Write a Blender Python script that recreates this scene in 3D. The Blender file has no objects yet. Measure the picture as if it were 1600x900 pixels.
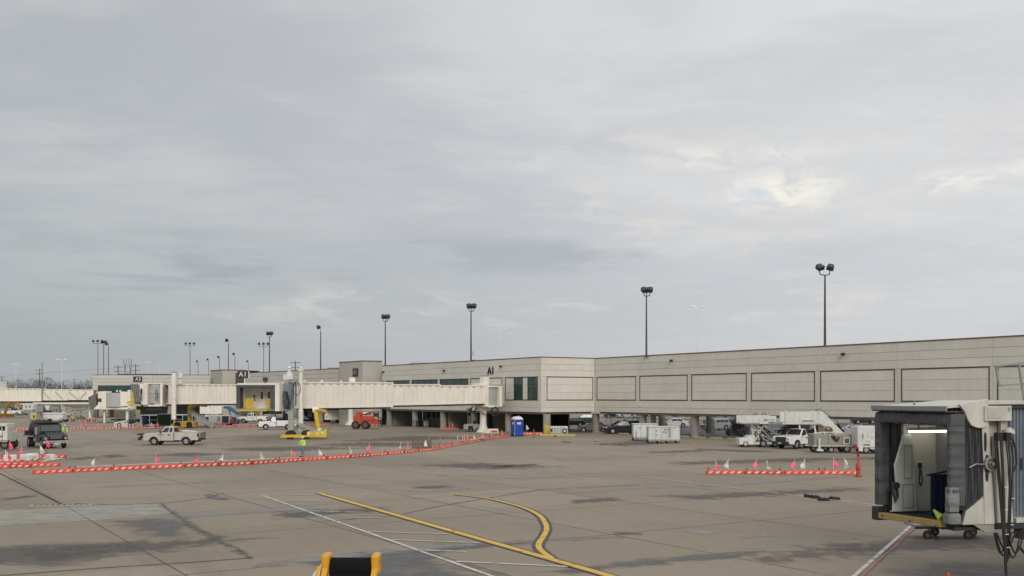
import bpy, bmesh, math, random
from math import pi, sin, cos, radians, atan2, hypot
from mathutils import Vector, Matrix
random.seed(7)
SC = bpy.context.scene
COL = SC.collection
F = 1560.0      # focal length in photo pixels
H = 5.0         # eye height
# ---------------------------------------------------------------- camera, sky, sun
cam_d = bpy.data.cameras.new('camera')
cam = bpy.data.objects.new('camera', cam_d); COL.objects.link(cam)
cam_d.sensor_width = 36; cam_d.lens = 36*F/1600; cam_d.shift_y = 170/1600
cam_d.clip_start = .1; cam_d.clip_end = 12000
cam.location = (0, 0, H); cam.rotation_euler = (radians(90), 0, 0)
SC.camera = cam
SC.view_settings.view_transform = 'Standard'; SC.view_settings.look = 'None'
SC.view_settings.exposure = 0.0; SC.view_settings.gamma = 1.0
SC.cycles.max_bounces = 5

SUN_EL, SUN_AZ = radians(30), radians(171)   # azimuth clockwise from +Y: behind the camera, to the right
sd = bpy.data.lights.new('sun', 'SUN'); sd.energy = 1.5; sd.angle = radians(24); sd.color = (1.0, .95, .87)
sun = bpy.data.objects.new('sun', sd); COL.objects.link(sun)
sdir = Vector((sin(SUN_AZ)*cos(SUN_EL), cos(SUN_AZ)*cos(SUN_EL), sin(SUN_EL)))
sun.rotation_euler = sdir.to_track_quat('Z', 'Y').to_euler()

class NT:
    def __init__(s, tree): s.t = tree; s.n = tree.nodes; s.l = tree.links
    def new(s, typ, **kw):
        n = s.n.new(typ)
        for k, v in kw.items():
            if hasattr(n, k): setattr(n, k, v)
            else: n.inputs[k].default_value = v
        return n
    def link(s, a, b): s.l.new(a, b)
    def math(s, op, a, b=None, clamp=False):
        n = s.n.new('ShaderNodeMath'); n.operation = op; n.use_clamp = clamp
        for i, v in enumerate((a, b)):
            if v is None: continue
            if isinstance(v, (int, float)): n.inputs[i].default_value = v
            else: s.l.new(v, n.inputs[i])
        return n.outputs[0]
    def maprange(s, v, a, b, c=0., d=1., smooth=True):
        n = s.n.new('ShaderNodeMapRange'); n.interpolation_type = 'SMOOTHSTEP' if smooth else 'LINEAR'
        s.l.new(v, n.inputs[0])
        for i, x in enumerate((a, b, c, d)): n.inputs[i+1].default_value = x
        return n.outputs[0]
    def mix(s, f, a, b, blend='MIX'):
        n = s.n.new('ShaderNodeMix'); n.data_type = 'RGBA'; n.blend_type = blend; n.clamp_factor = True
        for i, v in ((0, f), (6, a), (7, b)):
            if isinstance(v, (int, float)): n.inputs[i].default_value = v
            elif isinstance(v, tuple): n.inputs[i].default_value = (*v[:3], 1)
            else: s.l.new(v, n.inputs[i])
        return n.outputs[2]
    def noise(s, vec, scale, detail=4., rough=.55, dist=0.):
        n = s.n.new('ShaderNodeTexNoise'); n.inputs['Scale'].default_value = scale
        n.inputs['Detail'].default_value = detail; n.inputs['Roughness'].default_value = rough
        n.inputs['Distortion'].default_value = dist
        if vec is not None: s.l.new(vec, n.inputs['Vector'])
        return n.outputs[0]
    def mapping(s, vec, loc=(0,0,0), rot=(0,0,0), sc=(1,1,1)):
        n = s.n.new('ShaderNodeMapping'); s.l.new(vec, n.inputs[0])
        n.inputs[1].default_value = loc; n.inputs[2].default_value = rot; n.inputs[3].default_value = sc
        return n.outputs[0]

world = bpy.data.worlds.new('World'); SC.world = world; world.use_nodes = True
wt = NT(world.node_tree); wt.n.clear()
tc = wt.new('ShaderNodeTexCoord').outputs['Generated']
sep = wt.new('ShaderNodeSeparateXYZ'); wt.link(tc, sep.inputs[0])
zc = wt.math('MAXIMUM', sep.outputs[2], 0.0)
zz = wt.math('ADD', zc, .10)
cx = wt.math('DIVIDE', sep.outputs[0], zz); cy = wt.math('DIVIDE', sep.outputs[1], zz)
cmb = wt.new('ShaderNodeCombineXYZ'); wt.link(cx, cmb.inputs[0]); wt.link(cy, cmb.inputs[1])
P = cmb.outputs[0]
big = wt.noise(wt.mapping(P, (3.1, 1.7, 0), (0,0,radians(20)), (.55, .42, 1)), 1.0, 5, .5, .3)
mid = wt.noise(wt.mapping(P, (9.3, 4.4, 2), (0,0,radians(-8)), (1.1, 1.7, 1)), 1.3, 7, .56, .4)
fine = wt.noise(wt.mapping(P, (1.3, 8.4, 5), (0,0,radians(5)), (2.2, 4.2, 1)), 2.0, 8, .62, .5)
v = wt.math('ADD', wt.math('MULTIPLY', big, .55), wt.math('MULTIPLY', mid, .32))
v = wt.math('ADD', v, wt.math('MULTIPLY', fine, .13))
sky_t = wt.maprange(v, .42, .60)
# the west (right) half of the cloud deck is thinner and paler
side = wt.maprange(sep.outputs[0], -.5, .5)
dark = wt.mix(side, (.470, .492, .510), (.660, .668, .690))
lite = wt.mix(side, (.585, .600, .608), (.790, .785, .785))
cl = wt.mix(sky_t, dark, lite)
# low band above the horizon
lowm = wt.maprange(zc, .0, .26, 1., 0.)
cl = wt.mix(wt.math('MULTIPLY', lowm, .85), cl, wt.mix(side, (.365,.392,.415), (.590,.605,.630)))
# broken bright streaks around the thin place in the deck
def blob(cxp, cyp, rx, ry):
    az, el = (cxp-800)/F, (620-cyp)/F
    L = math.sqrt(1+az*az+el*el); d = (az/L, 1/L, el/L)
    dx = wt.math('DIVIDE', wt.math('SUBTRACT', sep.outputs[0], d[0]), rx/F)
    dz = wt.math('DIVIDE', wt.math('SUBTRACT', sep.outputs[2], d[2]), ry/F)
    front = wt.maprange(sep.outputs[1], .0, .3)
    r = wt.math('SQRT', wt.math('ADD', wt.math('MULTIPLY', dx, dx), wt.math('MULTIPLY', dz, dz)))
    return wt.math('MULTIPLY', wt.maprange(r, 1., .1), front)
angv = wt.mapping(tc, (0,0,0), (0,0,0), (7, 1, 26))
an = wt.noise(angv, 1.6, 8, .62, .6)
wide = wt.math('MAXIMUM', blob(1180, 280, 620, 190), wt.math('MULTIPLY', blob(1180, 490, 700, 60), .8))
wide = wt.math('MAXIMUM', wide, wt.math('MULTIPLY', blob(560, 480, 420, 55), .5))
streak = wt.math('MULTIPLY', wide, wt.maprange(an, .50, .72))
cl = wt.mix(wt.math('MULTIPLY', streak, .95), cl, (.78, .735, .69))
cl = wt.mix(wt.math('MULTIPLY', wt.math('MULTIPLY', wt.math('MAXIMUM', blob(270, 430, 520, 85), wt.math('MULTIPLY', blob(800, 400, 700, 50), .6)), wt.maprange(wt.noise(wt.mapping(tc, (5,0,3), (0,0,0), (5,1,30)), 1.3, 6, .55, .4), .46, .66)), .8), cl, (.365, .395, .432))
cl = wt.mix(wt.math('MULTIPLY', blob(1230, 270, 420, 150), .45), cl, (.80, .785, .765))
core = wt.math('MAXIMUM', blob(1222, 300, 130, 50), wt.math('MULTIPLY', blob(1485, 283, 90, 24), .8))
core = wt.math('MAXIMUM', core, wt.math('MULTIPLY', blob(1590, 262, 45, 16), .8))
core = wt.math('MAXIMUM', core, wt.math('MULTIPLY', blob(1150, 245, 190, 26), .7))
an2 = wt.noise(wt.mapping(tc, (2, 0, 1), (0,0,0), (20, 1, 45)), 1.5, 7, .62, .8)
cl = wt.mix(wt.math('MULTIPLY', core, wt.maprange(an2, .36, .66)), cl, (.96, .925, .83))
blue = wt.math('MULTIPLY', blob(1178, 302, 34, 22), .5)
cl = wt.mix(blue, cl, (.62, .73, .82))
# below the horizon
cl = wt.mix(wt.maprange(sep.outputs[2], -.02, .0, 1., 0.), cl, (.16, .155, .15))
# overcast decks get brighter towards the zenith
zen = wt.maprange(zc, .35, 1., 1., 1.45)
clz = wt.new('ShaderNodeVectorMath', operation='SCALE'); wt.link(cl, clz.inputs[0]); wt.link(zen, clz.inputs['Scale'])
bgc = wt.new('ShaderNodeBackground'); wt.link(clz.outputs[0], bgc.inputs[0]); bgc.inputs[1].default_value = 1.0
skyn = wt.new('ShaderNodeTexSky'); skyn.sky_type = 'NISHITA'; skyn.sun_disc = False
skyn.sun_elevation = SUN_EL; skyn.sun_rotation = SUN_AZ
bgs = wt.new('ShaderNodeBackground'); wt.link(skyn.outputs[0], bgs.inputs[0]); bgs.inputs[1].default_value = .08
mx = wt.new('ShaderNodeMixShader'); mx.inputs[0].default_value = .93
wt.link(bgs.outputs[0], mx.inputs[1]); wt.link(bgc.outputs[0], mx.inputs[2])
wo = wt.new('ShaderNodeOutputWorld'); wt.link(mx.outputs[0], wo.inputs[0])

# ---------------------------------------------------------------- materials
MATS = {}
def sr(h):
    h = h.lstrip('#'); c = [int(h[i:i+2], 16)/255 for i in (0, 2, 4)]
    return tuple(x/12.92 if x <= .04045 else ((x+.055)/1.055)**2.4 for x in c)
def M(name, col=None, rough=.6, metal=0., var=.12, scale=2., dirt=0., spec=.5, bump=0., rnd=.06, streak=0.):
    """procedural paint / plastic / concrete: base colour with noise variation and grime"""
    if name in MATS: return MATS[name]
    m = bpy.data.materials.new(name); m.use_nodes = True
    t = NT(m.node_tree); b = t.n['Principled BSDF']
    if isinstance(col, str): col = sr(col)
    oi = t.new('ShaderNodeObjectInfo').outputs['Random']
    gv = t.new('ShaderNodeVectorMath', operation='MULTIPLY_ADD'); gv.inputs[0].default_value = (37., 23., 0.); t.link(oi, gv.inputs[1]); t.link(t.new('ShaderNodeTexCoord').outputs['Object'], gv.inputs[2])
    g = gv.outputs[0]
    n = t.noise(g, scale, 5, .6)
    k = t.maprange(n, .3, .7, 1-var, 1+var, False)
    if streak:
        k = t.math('MULTIPLY', k, t.maprange(t.noise(t.mapping(g, (0,0,0), (0,0,0), (2.2,2.2,.22)), 1.0, 6, .6), .35, .72, 1.03, 1-streak))
    k = t.math('MULTIPLY', k, t.maprange(oi, 0., 1., 1-rnd, 1+rnd, False))
    sc = t.new('ShaderNodeVectorMath', operation='SCALE'); sc.inputs[0].default_value = col; t.link(k, sc.inputs['Scale'])
    c = sc.outputs[0]
    if dirt > 0:
        n2 = t.noise(t.mapping(g, (4,4,4), (0,0,0), (1,1,.35)), scale*2.3, 7, .7)
        c = t.mix(t.math('MULTIPLY', t.maprange(n2, .50, .72), dirt), c, (.10, .085, .065))
    t.link(c, b.inputs['Base Color'])
    t.link(t.maprange(n, .2, .8, max(rough-.08, .02), min(rough+.08, 1.), False), b.inputs['Roughness'])
    b.inputs['Metallic'].default_value = metal
    b.inputs['Specular IOR Level'].default_value = spec
    if bump > 0:
        bn = t.new('ShaderNodeBump'); bn.inputs['Strength'].default_value = bump; bn.inputs['Distance'].default_value = .02
        t.link(t.noise(g, scale*8, 6, .6), bn.inputs['Height']); t.link(bn.outputs[0], b.inputs['Normal'])
    MATS[name] = m; return m
def emit(name, col, s):
    m = bpy.data.materials.new(name); m.use_nodes = True; t = NT(m.node_tree); t.n.clear()
    e = t.new('ShaderNodeEmission'); e.inputs[0].default_value = (*col, 1); e.inputs[1].default_value = s
    o = t.new('ShaderNodeOutputMaterial'); t.link(e.outputs[0], o.inputs[0]); MATS[name] = m; return m

white = M('white_paint', (.66,.66,.63), .4, dirt=.28, var=.06, streak=.14)
white_car = M('white_car_paint', (.74,.74,.73), .22, dirt=.06, var=.03)
silver_car = M('silver_car_paint', (.42,.44,.46), .25, .3, dirt=.05, var=.04)
black_car = M('black_car_paint', (.012,.012,.014), .2, var=.05)
navy_car = M('dark_blue_car_paint', (.02,.025,.04), .22, var=.05)
grey_car = M('grey_car_paint', (.13,.13,.125), .3, .3, var=.05)
pewter = M('pale_gold_paint', (.52,.50,.46), .28, .15, dirt=.12, var=.04)
rubber = M('tyre_rubber', (.018,.018,.018), .8, dirt=.1)
rim_m = M('wheel_rim', (.42,.42,.43), .35, .6)
glass = M('tinted_glass', (.02,.026,.03), .06, spec=.8, var=.02)
ggreen = M('green_tinted_glass', (.022,.060,.052), .08, spec=.8, var=.25, scale=.6)
dark = M('dark_plastic', (.025,.025,.027), .55)
blackm = M('black_metal', (.03,.028,.028), .5, dirt=.1)
steel = M('galvanised_steel', (.33,.34,.34), .45, .5, dirt=.15)
greyp = M('grey_paint', (.27,.28,.27), .5, dirt=.2)
yellow = M('yellow_paint', (.62,.44,.03), .45, dirt=.25)
orange = M('orange_plastic', (.60,.060,.035), .55, var=.15, dirt=.35, rnd=.22)
redo = M('red_orange_paint', (.45,.055,.025), .45, dirt=.2)
redl = M('red_lens', (.25,.02,.02), .25)
pink = M('pink_flag_cloth', (.90,.13,.22), .7, var=.1)
wflag = M('white_flag_cloth', (.72,.70,.64), .7)
stripe_m = M('reflective_stripe', (.66,.60,.50), .5, dirt=.35, rnd=.2)
blue = M('blue_plastic', (.022,.055,.33), .4, var=.1)
dblue = M('blue_canvas', (.015,.03,.12), .7)
dgreen = M('dark_green_canvas', (.008,.035,.02), .75)
cream = M('cream_bridge_paint', (.80,.745,.645), .5, streak=.07, dirt=.06, var=.05, scale=.7)
cream2 = M('pale_cream_paint', (.78,.745,.66), .5, streak=.08, dirt=.10, var=.05)
canvas = M('grey_bellows_canvas', (.080,.083,.087), .8, var=.2, dirt=.05, bump=.4, scale=3)
canvas2 = M('light_grey_canvas', (.19,.195,.195), .85, var=.2, bump=.4, scale=4)
bgrey = M('blue_grey_corrugated_steel', (.20,.235,.27), .45, .4, dirt=.25, scale=1.5)
shutter = M('grey_shutter', (.40,.40,.38), .5, dirt=.1)
wall_m = M('precast_concrete', (.63,.60,.535), .85, var=.06, scale=.35, dirt=.03, bump=.1, rnd=.03, streak=.02)
wall_p = M('framed_panel_concrete', (.65,.62,.555), .85, var=.05, scale=.4, dirt=.03, bump=.1, rnd=.025, streak=.015)
wall_far = M('far_concrete', (.56,.54,.485), .85, var=.05, scale=.3, dirt=.06)
tower_m = M('tower_stucco', (.46,.44,.385), .9, var=.05, scale=.3, dirt=.05)
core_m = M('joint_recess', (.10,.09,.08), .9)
frame_m = M('bronze_frame', (.055,.05,.045), .5)
coping_m = M('brown_coping', (.16,.085,.07), .6)
col_m = M('column_concrete', (.30,.275,.23), .9, dirt=.2, scale=1)
inner_m = M('undercroft_wall', (.30,.29,.265), .9, dirt=.2)
pole_m = M('light_pole_brown', (.085,.06,.055), .6)
wpole_m = M('light_pole_white', (.78,.79,.79), .5)
lamp_m = M('floodlight_housing', (.035,.037,.04), .5)
wood = M('bumper_timber', (.42,.28,.10), .7, dirt=.4, scale=4)
skin_m = M('skin', (.42,.25,.18), .6)
hivis = M('hi_vis_yellow', (.55,.85,.04), .6)
jeans = M('denim', (.16,.20,.27), .85)
gpu_m = M('dusty_grey_steel', (.30,.285,.255), .55, .1, dirt=.3)
kerb_m = M('kerb_concrete', (.36,.34,.29), .9, dirt=.2)
tube_m = emit('fluorescent_tube', (1., .96, .86), 4.5)

# ---------------------------------------------------------------- mesh helpers
class MB:
    def __init__(s, T=None): s.v = []; s.f = []; s.T = T
    def add(s, vs, fs):
        o = len(s.v)
        if s.T is not None: vs = [tuple(s.T @ Vector(p)) for p in vs]
        s.v += [tuple(p) for p in vs]; s.f += [tuple(i+o for i in f) for f in fs]; return s
    def box(s, x0, x1, y0, y1, z0, z1):
        return s.hexa([(x0,y0,z0),(x1,y0,z0),(x1,y1,z0),(x0,y1,z0),(x0,y0,z1),(x1,y0,z1),(x1,y1,z1),(x0,y1,z1)])
    def hexa(s, p):
        return s.add(p, [(3,2,1,0),(4,5,6,7),(0,1,5,4),(1,2,6,5),(2,3,7,6),(3,0,4,7)])
    def cbox(s, x0, x1, y0, y1, z0, z1, c):
        """box with chamfered vertical and top edges"""
        r0 = [(x0+c,y0),(x1-c,y0),(x1,y0+c),(x1,y1-c),(x1-c,y1),(x0+c,y1),(x0,y1-c),(x0,y0+c)]
        r1 = [(x0+2*c,y0+c),(x1-2*c,y0+c),(x1-c,y0+2*c),(x1-c,y1-2*c),(x1-2*c,y1-c),(x0+2*c,y1-c),(x0+c,y1-2*c),(x0+c,y0+2*c)]
        vs = [(x,y,z0) for x,y in r0]+[(x,y,z1-c) for x,y in r0]+[(x,y,z1) for x,y in r1]
        fs = [tuple(range(7,-1,-1)), tuple(range(16,24))]
        for k in (0,8):
            for i in range(8): j=(i+1)%8; fs.append((k+i,k+j,k+8+j,k+8+i))
        return s.add(vs, fs)
    def tube(s, a, b, r, n=8, r2=None, cap=True):
        a = Vector(a); b = Vector(b); d = (b-a)
        if d.length < 1e-6: return s
        d.normalize(); u = d.orthogonal().normalized(); w = d.cross(u); r2 = r if r2 is None else r2
        vs = []
        for c, rr in ((a, r), (b, r2)):
            for i in range(n):
                t = 2*pi*i/n; vs.append(tuple(c+u*rr*cos(t)+w*rr*sin(t)))
        fs = [(i, (i+1)%n, n+(i+1)%n, n+i) for i in range(n)]
        if cap: fs += [tuple(range(n-1,-1,-1)), tuple(range(n,2*n))]
        return s.add(vs, fs)
    def path(s, pts, r, n=6):
        for a, b in zip(pts[:-1], pts[1:]): s.tube(a, b, r, n)
        return s
    def bar(s, a, b, w, h=None):
        """square bar from a to b"""
        a = Vector(a); b = Vector(b); d = (b-a).normalized(); h = h or w
        up = Vector((0,0,1)) if abs(d.z) < .95 else Vector((0,1,0))
        u = d.cross(up).normalized(); q = u.cross(d)
        vs = []
        for c in (a, b):
            for i, j in ((-1,-1),(1,-1),(1,1),(-1,1)): vs.append(tuple(c+u*w/2*i+q*h/2*j))
        return s.add(vs, [(3,2,1,0),(4,5,6,7),(0,1,5,4),(1,2,6,5),(2,3,7,6),(3,0,4,7)])
    def prism(s, poly, a, b, axis='y'):
        """polygon (p,q) extruded along an axis: axis y -> (p,y,q), z -> (p,q,z), x -> (x,p,q)"""
        f = {'y': lambda p,q,t:(p,t,q), 'z': lambda p,q,t:(p,q,t), 'x': lambda p,q,t:(t,p,q)}[axis]
        n = len(poly); vs = [f(p,q,a) for p,q in poly]+[f(p,q,b) for p,q in poly]
        fs = [tuple(range(n)), tuple(range(2*n-1,n-1,-1))]+[(i,n+i,n+(i+1)%n,(i+1)%n) for i in range(n)]
        return s.add(vs, fs)
    def quad(s, a, b, c, d): return s.add([a,b,c,d], [(0,1,2,3)])
    def lathe(s, prof, c=(0,0,0), n=16):
        vs = []; fs = []
        for r, z in prof:
            for i in range(n): t=2*pi*i/n; vs.append((c[0]+r*cos(t), c[1]+r*sin(t), c[2]+z))
        for k in range(len(prof)-1):
            for i in range(n): j=(i+1)%n; fs.append((k*n+i,k*n+j,(k+1)*n+j,(k+1)*n+i))
        fs += [tuple(range(n-1,-1,-1)), tuple(range((len(prof)-1)*n, len(prof)*n))]
        return s.add(vs, fs)
    def mesh(s, name, mat, smooth=False):
        me = bpy.data.meshes.new(name); me.from_pydata(s.v, [], s.f); me.materials.append(mat)
        bm = bmesh.new(); bm.from_mesh(me); bmesh.ops.recalc_face_normals(bm, faces=bm.faces); bm.to_mesh(me); bm.free()
        if smooth:
            me.polygons.foreach_set('use_smooth', [True]*len(me.polygons))
            me.set_sharp_from_angle(angle=radians(38))
        return me
    def build(s, name, mat, parent=None, smooth=False, bevel=0., label=None, kind=None):
        o = bpy.data.objects.new(name, s.mesh(name, mat, smooth)); COL.objects.link(o)
        if parent is not None: o.parent = parent
        if bevel > 0:
            bv = o.modifiers.new('bevel', 'BEVEL'); bv.width = bevel; bv.segments = 2; bv.limit_method = 'ANGLE'; bv.angle_limit = radians(35)
        if label: o['label'] = label
        if kind: o['kind'] = kind
        return o
def place(name, me, parent=None, loc=(0,0,0), rz=0.):
    o = bpy.data.objects.new(name, me); COL.objects.link(o); o.parent = parent
    o.location = loc; o.rotation_euler = (0,0,rz); return o
def thing(name, label, cat, loc=(0,0,0), rz=0., group=None):
    o = bpy.data.objects.new(name, None); COL.objects.link(o); o.empty_display_size = .3
    o.location = loc; o.rotation_euler = (0,0,rz)
    return tag(o, label, cat, group)
def tag(o, label, cat, group=None):
    o['label'] = label; o['category'] = cat
    if group: o['group'] = group
    return o
def dup(root, label, loc, rz=None):
    r = root.copy(); COL.objects.link(r); r.location = loc
    if rz is not None: r.rotation_euler = (0,0,rz)
    if label: r['label'] = label
    for ch in list(root.children):
        c = ch.copy(); COL.objects.link(c); c.parent = r
        for g in list(ch.children):
            d = g.copy(); COL.objects.link(d); d.parent = c
    return r
def struct(o): o['kind'] = 'structure'; return o
def G(x, y, z=0.):
    """a point of the ground plane, surveyed from the photograph"""
    s = (H-z)/(y-620); return ((x-800)*s, F*s)
def yaw(a, b): return atan2(b[1]-a[1], b[0]-a[0])
def text(s, size, mat, parent, loc, rot=(pi/2,0,0), ext=.01, align='CENTER', name='lettering', bold=0.):
    cu = bpy.data.curves.new('text', 'FONT'); cu.body = s; cu.size = size; cu.extrude = ext; cu.offset = bold
    cu.space_character = 1.12; cu.align_x = align; cu.align_y = 'CENTER'; cu.resolution_u = 3
    tmp = bpy.data.objects.new('tmp', cu); COL.objects.link(tmp)
    bpy.context.view_layer.update()
    me = bpy.data.meshes.new_from_object(tmp.evaluated_get(bpy.context.evaluated_depsgraph_get()))
    bpy.data.objects.remove(tmp); me.materials.clear(); me.materials.append(mat)
    o = bpy.data.objects.new(name, me); COL.objects.link(o); o.parent = parent
    o.location = loc; o.rotation_euler = rot; return o
ORD = ['first','second','third','fourth','fifth','sixth','seventh','eighth','ninth','tenth','eleventh','twelfth','thirteenth',
       'fourteenth','fifteenth','sixteenth','seventeenth','eighteenth','nineteenth','twentieth','twenty-first','twenty-second',
       'twenty-third','twenty-fourth','twenty-fifth','twenty-sixth','twenty-seventh','twenty-eighth','twenty-ninth','thirtieth']

# ---------------------------------------------------------------- ground
def ground_material():
    m = bpy.data.materials.new('apron_concrete'); m.use_nodes = True; t = NT(m.node_tree); b = t.n['Principled BSDF']
    g = t.new('ShaderNodeTexCoord').outputs['Object']
    rot = t.mapping(g, (0,0,0), (0,0,radians(57.5)), (1,1,1))      # axes along the slab joints
    n1 = t.noise(rot, .035, 5, .55)
    n2 = t.noise(t.mapping(rot, (3,2,0), (0,0,0), (.25,1.0,1)), .35, 6, .6, .5)
    n3 = t.noise(g, 3.0, 8, .7)
    n4 = t.noise(g, 18., 4, .7)
    br = t.new('ShaderNodeTexBrick'); t.link(rot, br.inputs[0]); br.offset = 0.; br.squash = 1.
    br.inputs['Scale'].default_value = 1.; br.inputs['Brick Width'].default_value = 7.6; br.inputs['Row Height'].default_value = 7.6
    br.inputs['Mortar Size'].default_value = 0.; br.inputs['Color1'].default_value = (.38,.38,.38,1); br.inputs['Color2'].default_value = (.62,.62,.62,1)
    c = t.mix(t.maprange(n1, .35, .65), (.222,.180,.130), (.272,.224,.164))
    c = t.mix(.55, c, t.mix(1., c, br.outputs[0], 'SOFT_LIGHT'))
    c = t.mix(t.math('MULTIPLY', t.maprange(n2, .51, .66), .48), c, (.155,.124,.090))
    c = t.mix(t.math('MULTIPLY', t.maprange(n2, .46, .32), .40), c, (.305,.256,.195))
    c = t.mix(t.math('MULTIPLY', t.maprange(n3, .56, .70), .4), c, (.160,.130,.096))
    c = t.mix(t.math('MULTIPLY', t.maprange(n3, .44, .32), .25), c, (.325,.275,.212))
    c = t.mix(.35, c, t.mix(1., c, n4, 'OVERLAY'))
    # fine crack network and drip spots
    vo = t.new('ShaderNodeTexVoronoi'); vo.feature = 'DISTANCE_TO_EDGE'; vo.inputs['Scale'].default_value = .16
    wv = t.new('ShaderNodeVectorMath', operation='ADD'); t.link(rot, wv.inputs[0])
    wn = t.new('ShaderNodeTexNoise'); wn.inputs['Scale'].default_value = .7; t.link(rot, wn.inputs['Vector']); t.link(wn.outputs['Color'], wv.inputs[1]); t.link(wv.outputs[0], vo.inputs['Vector'])
    ck = t.math('MULTIPLY', t.maprange(vo.outputs[0], .004, .0, 0., 1.), t.maprange(t.noise(g, .09, 3, .6), .48, .60))
    c = t.mix(t.math('MULTIPLY', ck, .6), c, (.085,.072,.058))
    v2 = t.new('ShaderNodeTexVoronoi'); v2.inputs['Scale'].default_value = .55; t.link(g, v2.inputs['Vector'])
    sp = t.math('MULTIPLY', t.maprange(v2.outputs[0], .16, .05, 0., 1.), t.maprange(t.noise(g, .16, 4, .6), .50, .62))
    c = t.mix(t.math('MULTIPLY', sp, .5), c, (.10,.086,.07))
    t.link(c, b.inputs['Base Color'])
    t.link(t.maprange(n2, .3, .7, .72, .52), b.inputs['Roughness'])
    b.inputs['Specular IOR Level'].default_value = .35
    bn = t.new('ShaderNodeBump'); bn.inputs['Strength'].default_value = .35; bn.inputs['Distance'].default_value = .01
    t.link(n3, bn.inputs['Height']); t.link(bn.outputs[0], b.inputs['Normal'])
    return m
def sheet_material(name, col, rough, alpha=1., nscale=.6, edge=.5, stretch=(1,1,1), spec=.5, var=.2):
    """stain / puddle / patch whose edge frays: 'rim' runs 0 at the outline to 1 inside"""
    m = bpy.data.materials.new(name); m.use_nodes = True; t = NT(m.node_tree); b = t.n['Principled BSDF']
    g = t.new('ShaderNodeTexCoord').outputs['Object']
    rot = t.mapping(g, (0,0,0), (0,0,0), stretch)
    n = t.noise(rot, nscale, 7, .65, .4)
    a = t.new('ShaderNodeAttribute'); a.attribute_name = 'rim'
    e = t.math('ADD', a.outputs['Fac'], t.math('MULTIPLY', t.math('SUBTRACT', n, .5), 1.5*edge))
    al = t.math('MULTIPLY', t.maprange(e, .45, .56 if edge < .3 else (.70 if edge < .9 else 1.05)), alpha)
    t.link(al, b.inputs['Alpha'])
    k = t.maprange(t.noise(g, 1.2, 6, .6), .3, .7, 1-var, 1+var, False)
    sc = t.new('ShaderNodeVectorMath', operation='SCALE'); sc.inputs[0].default_value = col; t.link(k, sc.inputs['Scale'])
    t.link(sc.outputs[0], b.inputs['Base Color'])
    b.inputs['Roughness'].default_value = rough; b.inputs['Specular IOR Level'].default_value = spec
    return m
def sheet(name, px, z, mat, inset=.35, raw=None):
    """irregular patch; 'rim' = distance to the outline over the patch's own half width"""
    pts = raw or [G(x, y, z) for x, y in px]; n = len(pts)
    x0, x1 = min(p[0] for p in pts), max(p[0] for p in pts); y0, y1 = min(p[1] for p in pts), max(p[1] for p in pts)
    area = abs(sum(pts[i][0]*pts[(i+1)%n][1]-pts[(i+1)%n][0]*pts[i][1] for i in range(n)))/2
    per = sum(hypot(pts[i][0]-pts[(i+1)%n][0], pts[i][1]-pts[(i+1)%n][1]) for i in range(n)); hw = area/per*1.3
    nx, ny = 44, 26
    def dist(x, y):
        d = 1e9; ins = False
        for i in range(n):
            ax, ay = pts[i]; bx, by = pts[(i+1)%n]; ex, ey = bx-ax, by-ay
            t = max(0, min(1, ((x-ax)*ex+(y-ay)*ey)/(ex*ex+ey*ey+1e-12)))
            d = min(d, hypot(x-ax-t*ex, y-ay-t*ey))
            if (ay > y) != (by > y) and x < (bx-ax)*(y-ay)/(by-ay)+ax: ins = not ins
        return d if ins else -d
    vs = []; val = []
    for j in range(ny+1):
        for i in range(nx+1):
            x = x0-hw*.3+(x1-x0+hw*.6)*i/nx; y = y0-hw*.3+(y1-y0+hw*.6)*j/ny
            vs.append((x, y, z)); val.append(max(-1., min(1., dist(x, y)/hw))*.5+.5)
    fs = []
    for j in range(ny):
        for i in range(nx):
            q = (j*(nx+1)+i, j*(nx+1)+i+1, (j+1)*(nx+1)+i+1, (j+1)*(nx+1)+i)
            if max(val[k] for k in q) > .12: fs.append(q)
    me = bpy.data.meshes.new(name); me.from_pydata(vs, [], fs)
    at = me.attributes.new('rim', 'FLOAT', 'POINT'); at.data.foreach_set('value', val)
    me.materials.append(mat)
    o = bpy.data.objects.new(name, me); COL.objects.link(o); return struct(o)
def ribbon(name, pts, w, z, mat):
    vs = []; fs = []; n = len(pts)
    for i in range(n):
        a = Vector(pts[max(i-1,0)]); b = Vector(pts[min(i+1,n-1)]); d = (b-a).normalized(); q = Vector((-d.y, d.x))
        p = Vector(pts[i]); vs += [(*(p+q*w/2), z), (*(p-q*w/2), z)]
        if i: fs.append((2*i-2, 2*i-1, 2*i+1, 2*i))
    me = bpy.data.meshes.new(name); me.from_pydata(vs, [], fs); me.materials.append(mat)
    if me.polygons[0].normal.z < 0: me.flip_normals()
    o = bpy.data.objects.new(name, me); COL.objects.link(o); return struct(o)
def worn(name, col, wear, rough=.6):
    m = bpy.data.materials.new(name); m.use_nodes = True; t = NT(m.node_tree); b = t.n['Principled BSDF']
    g = t.new('ShaderNodeTexCoord').outputs['Object']; n = t.noise(g, 2.5, 8, .75)
    b.inputs['Base Color'].default_value = (*col, 1); b.inputs['Roughness'].default_value = rough
    t.link(t.maprange(n, wear-.12, wear+.12), b.inputs['Alpha']); return m

bpy_plane = MB().quad((-5000,-600,0),(5000,-600,0),(5000,9000,0),(-5000,9000,0)).build('apron_ground', ground_material()); struct(bpy_plane)
A_ = Vector((33.3, -52.2)).normalized()       # along the right wing, towards the camera
B_ = Vector((-A_.y, A_.x))                    # into the building / away
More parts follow.
